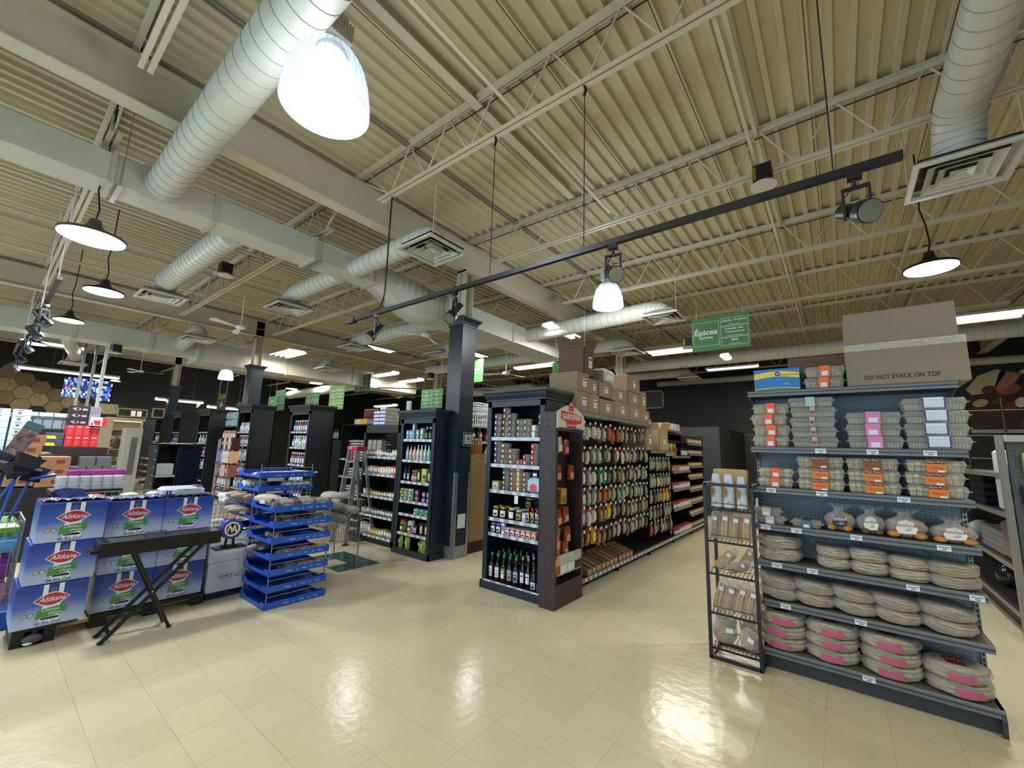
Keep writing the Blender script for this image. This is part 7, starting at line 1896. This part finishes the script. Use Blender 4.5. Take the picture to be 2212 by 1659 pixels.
# chocolate box stand
t = root('display_stand', 'pale pink wire stand of boxed chocolates and biscuits', 'display stand', (-10.95, 3.6, 0)); b = MB(); pk = mat('wire_pink', 'b8a0a8', .4)
for x in (-.38, -.28, .34):
    for y in (-.12, .12): b.tube([(x, y, 0), (x, y, 1.62)], .012, pk, 6)
for z in (.5, .8, 1.1, 1.4): b.box(-.4, .4, -.15, .15, z - .01, z, mat('stand_maroon', '5a2830', .5))
b.build('wire_frame', t)
for z, cs in ((1.4, ['3c1c28', '2c1418', 'c8bca0', '2c1418', 'c8bca0', '4c2030']), (1.1, ['3f78c4', '5a8ac8', 'c8d0dc', 'd8c8b0', 'd2cbb8', 'e0b888']), (.8, ['7a3a38', '8a4a3c', 'b8a8a0', 'c8b0a8', '7a3a38', '9a5a4c'])):
    for i, c in enumerate(cs):
        tt = root('gift_box', 'boxed sweets on the %s tier of the pale pink stand' % {1.4: 'upper', 1.1: 'middle', .8: 'lower'}[z], 'box', (-11.28 + i * .13, 3.58, z + .001), 0, 'boxed sweets, %s tier' % {1.4: 'upper', 1.1: 'middle', .8: 'lower'}[z]); b = MB(); b.box(-.06, .06, -.08, .08, 0, .26, mat('gb_' + c, c, .4)); b.build('box_body', tt)
        b = MB(); b.prism([(.04 * math.cos(a * PI / 5), .13 + .05 * math.sin(a * PI / 5)) for a in range(10)], 'y', -.0815, -.08, mat('gb_oval', 'b89c80', .5)); b.build('oval_print', tt)

# ================================================================ CHECKOUT CABINET
t = root('checkout_cabinet', 'low black cabinet with an open shelf side and a dark glass door, papers on top', 'cabinet', (-9.75, 2.33, 0), PA)
b = MB(); w, d, h = .66, .5, 1.5
b.box(-w / 2, -w / 2 + .02, -d / 2, d / 2, 0, h, black); b.box(w / 2 - .02, w / 2, -d / 2, d / 2, 0, h, black); b.box(-w / 2, w / 2, d / 2 - .02, d / 2, 0, h, black); b.box(-w / 2, w / 2, -d / 2, d / 2, h - .02, h, black); b.box(-.03, -.01, -d / 2, d / 2, 0, h, black); b.build('carcass', t)
for z in (.45, .95): b = MB(); b.box(-w / 2 + .02, -.03, -d / 2, d / 2 - .02, z - .02, z, black); b.box(-w / 2 + .02, -.03, -d / 2 - .004, -d / 2, z - .035, z, lipb); b.build('shelf', t)
MB().box(0, w / 2 - .02, -d / 2 - .012, -d / 2, .02, h - .02, mat('dark_glass', '0f1420', .06)).build('glass_door', t)
for k in range(20): MB().box(-w / 2 - .02, -w / 2 - .005, -d / 2, -d / 2 + .03, .1 + k * .07, .12 + k * .07, steel).build('slotted_rail', t) if k % 2 == 0 else None
for k, z in enumerate((.951, .451)): tt = root('clear_case', 'clear acrylic case on the %s shelf of the low black cabinet' % ('upper', 'lower')[k], 'case', (-9.6, 2.15, z), PA); MB().bbox(-.12, .12, -.08, .12, 0, .2, clear('acrylic', 'dfe6ea', .35, .08), .01).build('case_body', tt); MB().box(-.1, .1, -.06, .1, .002, .02, white).build('base', tt)
for i, (x, y, a) in enumerate(((-.2, -.1, .1), (0, -.12, -.1), (.05, -.05, .25), (-.1, 0, -.3), (.2, .02, .1))): tt = root('paper_sheet', 'loose printed paper sheet spilled on the low black cabinet top', 'paper', (-9.65 - y, 2.33 + x, 1.501 + .004 * i), PA + a, 'loose sheets on the cabinet'); b = MB(); b.box(-.14, .14, -.11, .1, 0, .002, paper if i else mat('paper_yellow', 'd8c070', .6)); b.box(-.1, .1, -.1, -.08, .002, .0025, ink); b.build('sheet', tt)

# ================================================================ HOUSEWARES ISLAND at left
tag(MB().box(-9.95, -8.6, .0, 1.3, 0, 1.33, mat('island_black', '1c1819', .5)).build('display_plinth'), 'dark plinth carrying the housewares boxes', 'plinth')
tag(MB().box(-9.6, -8.75, .72, 1.26, 1.331, 1.43, mat('island_board', '2a2020', .5)).build('display_board'), 'dark board directly under the red boxes', 'board')
redb = mat('box_red', 'cc2c34', .4)
def pbox(w, d, h, m, extra=None):
    def mk():
        t = root('product_box', '', 'box'); b = MB(); b.bbox(-w / 2, w / 2, -d / 2, d / 2, 0, h, m, .003); b.build('box_body', t)
        if extra: b = MB(); extra(b, w, d, h); b.build('print', t)
        return t
    return Once(mk)
def redprint(b, w, d, h):
    F = -d / 2 - .001; pw = mat('print_pale_rose', 'e8a8a8', .5); b.box(-w * .3, w * .3, F, -d / 2, h * .82, h * .88, white)
    for k in range(4): b.box(-w * .3, w * (.1 + .05 * k), F, -d / 2, h * (.2 + .12 * k), h * (.215 + .12 * k), pw)
rb_ = pbox(.084, .3, .158, redb, redprint)
for i in range(4):
    for k in range(2): rb_((-9.05, .84 + i * .088, 1.431 + k * .16), PA, 'red product box in the %s row of the red block, %s from the yellow packs' % (('lower', 'upper')[k], ('first', 'second', 'third', 'fourth')[i]))
def eyeprint(b, w, d, h):
    F = -d / 2 - .001
    b.prism([(w * (-.4 + .5 * i / 8), h * (.5 + .2 * math.sin(PI * i / 8))) for i in range(9)] + [(w * (.1 - .5 * i / 8), h * (.5 - .25 * math.sin(PI * i / 8))) for i in range(1, 8)], 'y', F, -d / 2, mat('eye_pale', 'a89ca4', .5)); b.prism([(-w * .12 + .018 * math.cos(a * PI / 5), h * .5 + .018 * math.sin(a * PI / 5)) for a in range(10)], 'y', F - .0005, F, ink); b.box(w * .15, w * .4, F, -d / 2, h * .3, h * .6, mat('eye_pale', ''))
eb = pbox(.2, .28, .095, mat('box_plum', '2c2228', .4), eyeprint); gb2 = pbox(.12, .28, .095, mat('box_grey', '77767c', .5))
for k in range(3): eb((-9.06, .9, 1.752 + k * .097), PA, 'dark box with a printed eye, %s of three above the red block' % ('bottom', 'middle', 'top')[k]); gb2((-9.06, 1.07, 1.752 + k * .097), PA, 'plain grey box beside the eye boxes, %s of three' % ('bottom', 'middle', 'top')[k])
def wp(b, w, d, h): b.prism([(-w * .3, h * .65), (w * .35, h * .65), (w * .35, h * .1), (-w * .1, h * .1)], 'y', -d / 2 - .001, -d / 2, redb); b.prism([(-w * .42, h * .1), (-w * .38, h * .55), (-w * .22, h * .1)], 'y', -d / 2 - .001, -d / 2, pnv)
pbox(.13, .1, .13, mat('box_whiteprint', 'd8d6dc', .4), wp)((-8.9, 1.09, 1.752), PA, 'white box with a red panel in front of the grey boxes'); pbox(.05, .1, .12, redb)((-8.92, 1.185, 1.752), PA, 'narrow red box beside the white one on the red block')
blb = mat('box_paleblue', 'c3ced6', .4)
def potprint(b, w, d, h): F = -d / 2 - .001; b.prism([(.02 * math.cos(a * PI / 5) - w * .12, h * .4 + .018 * math.sin(a * PI / 5)) for a in range(10)], 'y', F, -d / 2, mat('pot_grey', '5f6c7c', .4)); b.box(-w * .3, w * .1, F, -d / 2, h * .78, h * .86, ink)
wb_ = pbox(.17, .3, .085, blb, potprint)
for c in range(2):
    for k in range(7): wb_((-9.1, .16 + c * .19, 1.331 + k * .087 - (0 if c == 0 else 0)), PA, 'pale blue box with a small pot print in the %s tall column' % ('outer', 'inner')[c], 'pot print boxes')
for i in range(4): pbox(.14, .3, .06, mat('lid_strip', 'b8c2cc', .3))((-9.3, .44 + i * .15, 1.86), PA, 'long pale blue lid box along the back of the clear bins', 'pale lid boxes')
binm = clear('bin_clear', 'c8d4dc', .4, .1, .2, 30)
for i in range(5): t = root('storage_bin', 'see-through storage bin behind the brown cartons', 'bin', (-9.3, .42 + i * .1, 1.68), PA, 'see-through bins'); b = MB(); b.bbox(-.046, .046, -.12, .12, 0, .17, binm, .01); b.build('bin_body', t); MB().bbox(-.03, .03, -.1, .1, .01, .15, mat('bin_content', '8d99a4', .3), .008).build('contents', t)
for k in range(2): t = root('food_saver_pack', '%s pack with a yellow band beside the red block' % ('lower', 'upper')[k], 'pack', (-9.05, .7, 1.433 + k * .1), PA); b = MB(); b.bbox(-.09, .09, -.12, .12, 0, .095, mat('pack_slate', '4c525c', .3, noise=.3), .005); b.build('pack_body', t); MB().prism([(-.088, .01), (.02, .01), (.0, .055), (-.088, .055)], 'y', -.1215, -.12, yel).build('yellow_band', t)
kb = mat('kraft_brown', '9a7350', .75, noise=.05)
def kprint(b, w, d, h): b.box(w * .02, w * .3, -d / 2 - .001, -d / 2, h * .3, h * .7, mat('kraft_red', '7a3224', .6)); b.box(-w * .4, -w * .1, -d / 2 - .001, -d / 2, h * .5, h * .54, mat('kraft_red', ''))
kb_ = pbox(.27, .36, .13, kb, kprint)
for k, (y, z, lb) in enumerate(((.44, 1.46, 'top brown carton with a red square print in the housewares pile'), (.42, 1.33, 'second brown carton with a red square print in the housewares pile'))): kb_((-8.42 if k == 1 else -8.44, y, z), PA, lb)
for k, (y, z, lb) in enumerate(((.4, 1.2, 'brown carton at mid height behind the dark broom heads'), (.7, 1.18, 'brown carton next to the grey cube boxes, upper'), (.7, 1.05, 'brown carton next to the grey cube boxes, lower'), (.68, .92, 'lowest visible brown carton of the pile'), (.4, 1.07, 'brown carton hidden low behind the broom heads'), (.4, .94, 'brown carton at the foot of the broom side pile'))): kb_((-8.4, y, z), PA, lb)
tag(MB().box(-8.6, -8.22, .22, .88, 0, .92, mat('island_black', '')).build('display_plinth'), 'dark low plinth under the brown cartons', 'plinth')
gcb = pbox(.15, .2, .13, mat('cube_grey', '67666a', .6))
for i, (y, z) in enumerate(((.92, 1.05), (1.08, 1.05), (1.24, 1.05), (1.0, 1.18), (1.17, 1.18), (.92, .92), (1.08, .92), (1.24, .92))): gcb((-8.35, y, z), PA, 'plain grey cube box in the low block below the red boxes', 'grey cube boxes')
tag(MB().box(-8.5, -8.2, .84, 1.33, 0, .92, mat('island_black', '')).build('display_plinth'), 'dark low plinth under the grey cube boxes', 'plinth')
# glassware packs on a low black table
t = root('display_table', 'low black table of boxed glassware behind the opened pasta cases', 'table'); b = MB(); b.box(-7.7, -7.2, .62, 1.24, .9, .95, black); b.build('table_top', t)
for x in (-7.65, -7.25):
    for y in (.66, 1.2): MB().box(x - .02, x + .02, y - .02, y + .02, 0, .9, black).build('leg', t)
gl = clear('glass_tumbler', 'dfe6ea', .4, .05)
def gpack():
    t = root('glass_pack', '', 'pack'); b = MB()
    b.lathe([(.03, 0), (.034, .004), (.04, .075), (.038, .076), (.031, .01)], gl, 12, cap=False); b.build('tumbler', t); b = MB(); b.bbox(-.047, .047, -.05, .05, 0, .082, clear('blister', 'e6eaee', .25, .08), .01); b.build('blister_wrap', t); return t
gp = Once(gpack)
for k in range(2):
    for i in range(6): gp((-7.27, .69 + i * .1, .951 + k * .085), PA, 'clear tumbler in a blister pack, %s row on the low black table' % ('lower', 'upper')[k], 'blister tumblers, %s row' % ('lower', 'upper')[k])
for i in range(2): t = root('purple_pack', '%s long magenta pack over the tumblers' % ('lower', 'upper')[i], 'pack', (-7.4, 1.0, 1.035 + i * .075), PA); MB().bbox(-.26 + .1 * (1 - i), .26, -.06, .06, 0, .07, mat('magenta_pack', '8a2f72', .25, noise=.2), .01).build('pack_body', t)
# wire bin with orange packet, broom bin
wire_cart('wire_bin', 'low wire bin edge showing an orange packet behind the pasta cases', -7.1, -6.55, .75, 1.75, .6, .93, steel, 8, 16, 3)
for (x, y, c, lb, s) in ((-6.85, .92, 'e8622c', 'orange packet lying in the low wire bin', (.09, .12)), (-6.85, 1.25, 'c4cca0', 'pale green packet lying in the low wire bin', (.08, .09)), (-6.9, 1.5, 'b8b8b0', 'greyish packet lying in the low wire bin', (.1, .1))): t = root('soft_packet', lb, 'packet', (x, y, .86), 0); MB().ball((0, 0, .035), s[0], s[1], .04, mat('soft_' + c, c, .35, bump=.4, nscale=20), 12, 6, .05, rn).build('packet_body', t); 
tag(MB().box(-7.08, -6.57, .77, 1.73, .62, .858, mat('bin_fill', '6a665c', .7, noise=.4, nscale=12)).build('bin_filling'), 'packed goods filling the low wire bin', 'goods', kind='stuff')
wire_cart('wire_bin', 'wire bin of bright packets and broom handles at the left picture edge', -6.2, -5.56, -.12, .36, .16, .86, steel, 12, 10, 6, True, .003)
for (x0, x1, y0, y1, z0, z1, c, lb) in ((-6.17, -5.585, -.1, .34, .74, .84, '6fae3c', 'bright green folded cloths at the top of the broom bin'), (-6.17, -5.585, -.1, .34, .6, .73, '5aa8d8', 'sky blue folded cloths under the green ones'), (-6.1, -5.6, .13, .33, .38, .58, '7a2f8c', 'purple crinkled bag in the broom bin'), (-6.1, -5.6, -.1, .1, .38, .58, '1f6a4a', 'deep green packet in the broom bin'), (-6.1, -5.6, -.08, .33, .2, .36, 'a87898', 'pinkish mixed packet at the bottom of the broom bin')):
    t = root('bin_pack', lb, 'pack', ((x0 + x1) / 2, (y0 + y1) / 2, z0)); MB().bbox((x0 - x1) / 2, (x1 - x0) / 2, (y0 - y1) / 2, (y1 - y0) / 2, 0, z1 - z0, mat('bin_' + c, c, .3, noise=.25, nscale=18, bump=.3), .03).build('pack_body', t)
tag(MB().bbox(-6.3, -5.5, -.3, .38, 0, .155, mat('base_blue', '1a50b0', .4), .01).build('blue_plinth'), 'solid blue plinth under the broom bin', 'plinth')
bris = mat('broom_bristle', '26262a', .8, bump=.8, nscale=80); hb = mat('handle_blue', '2a5ec0', .35); hg = mat('handle_green', '2a8a50', .35)
rn = random.Random(12)
bl = [('first', -.05, .02, 1.3), ('second', .02, .1, 1.22), ('third', .1, .12, 1.34), ('fourth', .16, .2, 1.28), ('fifth', .22, .27, 1.25), ('sixth', .05, -.02, 1.36), ('seventh', .28, .36, 1.2), ('eighth', -.08, .05, 1.18), ('ninth', .12, .3, 1.3)]
for i, (n_, yb, yt, zt) in enumerate(bl):
    x = -5.75 - .05 * (i % 4); t = root('broom', 'upturned broom in the left bin with a %s handle, %s from the picture edge' % ('green' if i in (2, 7) else 'blue', n_), 'broom', (x, yb, .845))
    H = zt - .845; dy = yt - yb
    MB().tube([(0, 0, -.0), (0, dy, H)], .011, hg if i in (2, 7) else hb, 8).build('handle', t)
    b = MB(); b.M = Matrix.Translation((0, dy, H)) @ Matrix.Rotation(rn.uniform(-.4, .7), 4, 'X') @ Matrix.Rotation(rn.uniform(-.5, .5), 4, 'Z')
    b.prism([(-.06, 0), (.06, 0), (.1, .1), (-.1, .12)], 'x', -.03, .03, bris); b.box(-.033, .033, -.065, .065, -.03, .0, black); b.build('broom_head', t)
    if i == 2: b = MB(); b.box(.036, .04, dy - .03, dy + .03, H - .06, H + .12, mat('card_blue', '3f78d0', .4)); b.box(.0405, .041, dy - .018, dy + .018, H - .05, H - .01, paper); b.build('hang_card', t)
t = root('mop_pad', 'grey flat mop pad spread over the broom heads', 'mop', (-5.8, .26, 1.3)); b = MB(); b.M = Matrix.Rotation(-.3, 4, 'X'); b.bbox(-.06, .06, -.16, .16, 0, .03, mat('mop_grey', '5a5c60', .9, bump=.8, nscale=60), .012); b.build('pad', t)
t = root('ironing_pad', 'patterned brown and white long pad leaning among the brooms', 'pad', (-6.05, .02, .9)); b = MB(); b.M = Matrix.Rotation(-.38, 4, 'X'); b.bbox(-.03, .03, -.06, .06, 0, .85, mat('pad_pattern', '6f5c58', .7, noise=.8, nscale=22), .02); b.box(-.032, .032, -.062, .062, .8, .86, mat('pad_teal', '2a5a60', .6)); b.build('pad_body', t)
t = root('clear_bag', 'crumpled clear bag hung over the broom heads', 'bag', (-5.85, .12, 1.32)); MB().sheet(lambda u, v: (.05 * math.sin(6 * u), -.12 + .24 * u, -.1 + .22 * v + .03 * math.sin(9 * u)), 14, 6, film2).build('bag_film', t)
t = root('dustpan', 'blue dustpan edge sticking out beyond the broom heads', 'dustpan', (-5.75, .4, 1.19)); MB().prism([(-.05, 0), (.1, .03), (.1, .05), (-.05, .02)], 'x', -.08, .08, pblue).build('pan', t)

# ================================================================ FAR LEFT WALL
hexm = [mat('hex_' + c, c, .7, noise=.2, nscale=6) for c in ('a8916a', '9a8460', '8f7a58', 'b09a72', '857252')]
hx = MB(); r = .27; rn = random.Random(2)
for i in range(-9, 12):
    for j in range(8):
        y = i * r * 1.5; z = 2.62 + j * r * 1.732 * 1.0 + (r * .866 if i % 2 else 0)
        top = 3.95 if y < .5 else 3.95 - (y - .5) * .55
        if z > top or y > 2.75 or y < -3.3: continue
        dx = rn.uniform(.03, .09); pts = [(y + r * .97 * math.cos(k * PI / 3), z + r * .97 * math.sin(k * PI / 3)) for k in range(6)]
        hx.prism(pts, 'x', X0, X0 + dx, rn.choice(hexm))
tag(hx.build('hexagon_cladding'), 'honeycomb of tan hexagon tiles on the black side wall', 'wall decoration')
def cctv(name, y0, y1, z0, z1, label, seed):
    t = root(name, label, 'screen', (X0 + .12, 0, 0)); b = MB(); b.box(-.04, 0, y0, y1, z0, z1, black); b.build('screen_body', t)
    b = MB(); rn = random.Random(seed); cs = [mat('scr_' + c, c, .3, emit=1.6) for c in ('3a6ad8', '1a2f7c', 'a8c4f0', '2b3f74', '6a94e8', '10182f', 'd0e0fa', '23345c')]
    n, m_ = 9, 8
    for i in range(n):
        for j in range(m_):
            a0, a1 = y0 + (y1 - y0) * i / n, y0 + (y1 - y0) * (i + 1) / n; c0_, c1_ = z0 + (z1 - z0) * j / m_, z0 + (z1 - z0) * (j + 1) / m_
            b.add([(.002, a0 + rn.uniform(-.02, .02), c0_), (.002, a1, c0_ + rn.uniform(-.02, .02)), (.002, a1 + rn.uniform(-.02, .02), c1_), (.002, a0, c1_)], [(0, 1, 2, 3)], rn.choice(cs))
    b.add([(.003, y0 + .05, z0 + .35), (.003, y0 + .2, z0 + .35), (.003, y0 + .2, z0 + .42), (.003, y0 + .05, z0 + .42)], [(0, 1, 2, 3)], mat('scr_red', 'd82040', .3, emit=1.6)) if seed == 1 else None
    b.build('camera_pictures', t)
cctv('wall_screen', 1.74, 2.2, 3.05, 3.8, 'blue security picture screen nearest the hexagons', 1); cctv('wall_screen', 2.22, 2.62, 3.05, 3.8, 'middle security picture screen', 2); cctv('wall_screen', 2.64, 3.08, 3.0, 3.78, 'security picture screen farthest from the hexagons', 3)
for (x, y, z0, lb) in ((-16.0, 1.5, 2.3, 'first slim grey pole crossing the wall screens'), (-16.0, 1.72, 2.25, 'second slim grey pole crossing the wall screens'), (-14.0, 1.68, 2.15, 'white conduit pole slanting before the wall screens')): tag(MB().box(x - .03, x + .03, y - .03, y + .03, z0, 4.43, steel if 'grey' in lb else white).build('pole'), lb, 'pole')
# dark counter recess and pale cabinets under the hexagons
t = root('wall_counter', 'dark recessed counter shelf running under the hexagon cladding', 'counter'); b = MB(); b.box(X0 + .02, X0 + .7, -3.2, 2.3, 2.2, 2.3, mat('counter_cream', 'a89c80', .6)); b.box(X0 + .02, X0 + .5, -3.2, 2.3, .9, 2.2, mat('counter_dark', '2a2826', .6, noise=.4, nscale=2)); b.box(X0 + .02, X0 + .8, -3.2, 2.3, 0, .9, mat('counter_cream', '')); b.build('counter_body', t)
for (y, w_) in ((.55, .3), (1.3, .2)): tag(MB().box(X0 + .7, X0 + .72, y, y + w_, 2.18, 2.32, paper).build('price_board'), 'small cream price board on the dark counter recess, %s' % ('wider' if w_ > .25 else 'narrower'), 'board')
crm = mat('cabinet_cream', 'cfc3a0', .5); lit = mat('cabinet_light', 'fff0c8', .5, emit=3)
t = root('display_cabinet', 'lit cream display cabinet of dishes at the far end', 'cabinet', (-19.2, 3.05, 0), PA); w, d, h = .9, .5, 2.25
b = MB(); b.box(-w / 2, -w / 2 + .04, -d / 2, d / 2, 0, h, crm); b.box(w / 2 - .04, w / 2, -d / 2, d / 2, 0, h, crm); b.box(-w / 2, w / 2, d / 2 - .03, d / 2, 0, h, crm); b.box(-w / 2 - .04, w / 2 + .04, -d / 2 - .04, d / 2, h - .1, h, crm)
for z in (.1, .5, .85, 1.2, 1.55, 1.85): b.box(-w / 2, w / 2, -d / 2, d / 2, z - .02, z, crm)
b.box(-w / 2 + .05, w / 2 - .05, -d / 2 + .05, -d / 2 + .1, h - .13, h - .11, lit); b.build('cabinet_body', t)
dish = Once(lambda: (lambda t: (MB().lathe([(.05, 0), (.09, .02), (.11, .08), (.1, .08), (.04, .012)], mat('dish_pale', 'cbbf9a', .3), 14).build('bowl', t), t)[1])(root('serving_dish', '', 'dish')))
for z in (.5, .85, 1.2, 1.55): 
    for y in (2.8, 3.05, 3.3): dish((-19.1, y, z), 0, 'pale serving dish inside the lit cream cabinet', 'dishes in the cream cabinet')
t = root('display_cabinet', 'tall pale grey cabinet turned side-on beside the lit cream one', 'cabinet', (-17.0, 2.92, 0), PA); b = MB(); b.box(-.19, .19, -.3, .3, 0, 1.88, mat('cabinet_grey', 'aaa89e', .5)); b.box(-.05, .1, -.302, -.3, .5, 1.6, mat('cabinet_slot', '5f615c', .5)); b.build('cabinet_body', t)
for (y, z, w_, h_, c, lb) in ((2.6, 2.36, .5, .34, 'c4b890', 'cream framed calligraphy board above the far cabinet'), (3.25, 2.3, .8, .3, '3a342c', 'dark framed tray picture with glowing pages on the far cabinet'), (3.95, 2.33, .35, .35, '201e18', 'black picture in a pale frame next to the far column')):
    t = root('picture_frame', lb, 'picture', (-19.4, y, z)); b = MB(); b.box(-.02, 0, -w_ / 2, w_ / 2, 0, h_, mat('frame_pale', 'b8aa84', .5)); b.box(0, .006, -w_ / 2 + .04, w_ / 2 - .04, .04, h_ - .04, mat('fp_' + c, c, .5, noise=.4, nscale=14)); b.build('framed_board', t)
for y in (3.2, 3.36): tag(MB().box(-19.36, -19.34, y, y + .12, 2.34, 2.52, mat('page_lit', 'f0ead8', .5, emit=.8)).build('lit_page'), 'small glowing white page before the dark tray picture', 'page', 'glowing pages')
for (y, lb) in ((3.05, 'brown round wall plate near the red boxes'), (2.7, 'cream round wall plate near the red boxes')): t = root('wall_plate', lb, 'plate', (-17.6, y - .35, 1.4 if 'brown' in lb else 1.05)); b = MB(); b.M = Matrix.Rotation(PI / 2, 4, 'Y'); b.lathe([(.15, 0), (.14, .02), (.08, .03)], mat('plate_' + ('b' if 'brown' in lb else 'c'), '5a3a2a' if 'brown' in lb else 'b0a078', .4), 20); b.build('plate_body', t)
tag(MB().box(-17.65, -17.6, 2.1, 2.55, .5, 2.1, mat('partition_cream', 'b0a68c', .6)).build('partition_panel'), 'cream partition behind the red boxes', 'partition')
# arched sweets stand
t = root('display_stand', 'small arched stand of sweet packets in front of the far bookcases', 'display stand', (-17.2, 3.5, 0), PA * .0); b = MB(); wst = mat('stand_pale', 'b8aca4', .5)
b.box(-.3, .3, -.01, .01, 0, 1.3, wst); b.prism([(.3 * math.cos(a * PI / 10), 1.3 + .2 * math.sin(a * PI / 10)) for a in range(11)], 'y', -.01, .01, wst)
for k in range(5): b.box(-.3, .3, -.2, 0, .15 + k * .2, .2 + k * .2, wst); b.box(-.27, .27, -.16, -.02, .2 + k * .2, .26 + k * .2, mat('packs_rust', '6a3028', .5, noise=.5, nscale=16))
b.box(.05, .2, -.013, -.01, 1.3, 1.4, mat('dot_red', '')); b.build('stand_body', t)
# hanging brown decorative sign and other hanging signs
t = root('hanging_sign', 'brown patterned sign with a gold header hanging above the fourth bookcase', 'sign', (-17.2, 5.2, 2.55)); b = MB(); b.box(-.42, .42, -.01, .01, 0, .5, mat('sign_brown', '4a3020', .6, noise=.3, nscale=20)); b.box(-.36, .36, -.012, .012, .5, .68, mat('sign_gold', '8a7428', .5)); b.prism([(.18 * math.cos(a * PI / 8), .22 + .18 * math.sin(a * PI / 8)) for a in range(9)], 'y', -.013, -.01, mat('sign_cream', 'b89c70', .5)); b.build('sign_board', t)
for s in (-.35, .35): MB().tube([(s, 0, .68), (s, 0, CEIL - 2.55)], .006, white, 5).build('suspension_wire', t)
t = root('hanging_sign', 'half round green-gold sign above the third bookcase', 'sign', (-14.9, 5.0, 2.62)); b = MB(); b.prism([(.32 * math.cos(a * PI / 12), .2 * math.sin(a * PI / 12)) for a in range(13)], 'y', -.01, .01, mat('sign_olive', '3a3c28', .5)); b.build('sign_board', t); MB().tube([(.2, 0, .1), (.2, 0, CEIL - 2.62)], .006, white, 5).build('suspension_wire', t)
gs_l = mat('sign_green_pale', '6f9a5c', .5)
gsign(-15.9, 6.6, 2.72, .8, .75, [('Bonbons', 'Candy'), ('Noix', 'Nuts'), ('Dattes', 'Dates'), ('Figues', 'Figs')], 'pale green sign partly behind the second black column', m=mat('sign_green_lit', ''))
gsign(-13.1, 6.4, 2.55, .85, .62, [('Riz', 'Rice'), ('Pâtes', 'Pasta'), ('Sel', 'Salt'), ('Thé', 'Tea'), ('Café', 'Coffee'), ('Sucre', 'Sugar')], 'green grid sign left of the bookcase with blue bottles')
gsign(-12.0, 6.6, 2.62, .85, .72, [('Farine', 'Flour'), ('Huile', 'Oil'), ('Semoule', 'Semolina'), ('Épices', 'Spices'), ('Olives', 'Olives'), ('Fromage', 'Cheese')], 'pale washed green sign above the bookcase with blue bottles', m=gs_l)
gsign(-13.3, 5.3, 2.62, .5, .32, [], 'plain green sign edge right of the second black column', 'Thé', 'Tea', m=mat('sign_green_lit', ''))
gsign(-3.55, 6.1, 2.62, .7, .5, [('Thé', 'Tea'), ('Café', 'Coffee'), ('Miel', 'Honey'), ('Sucre', 'Sugar')], 'dark green sign edge peeking past the tall opened carton')
tag(MB().box(-6.32, -6.22, 4.86, 4.9, 2.25, 2.42, mat('camera_white', 'c8cac8', .4)).build('security_camera'), 'small white box camera above the second bookcase', 'camera')
t = root('security_camera', 'white wall camera on a bracket left of the brown hanging sign', 'camera', (-20.5, 5.4, 2.9)); b = MB(); b.box(-.2, .0, -.02, .02, 0, .02, white); b.ball((0, 0, .08), .08, .06, .06, white); b.build('camera_body', t)
# keep every label within sixteen words by dropping articles first
for o in S.objects:
    if 'label' in o:
        w = o['label'].split()
        while len(w) > 16:
            k = next((i for i, q in enumerate(w) if q in ('the', 'a', 'an')), None)
            if k is None: break
            w.pop(k)
        o['label'] = ' '.join(w)
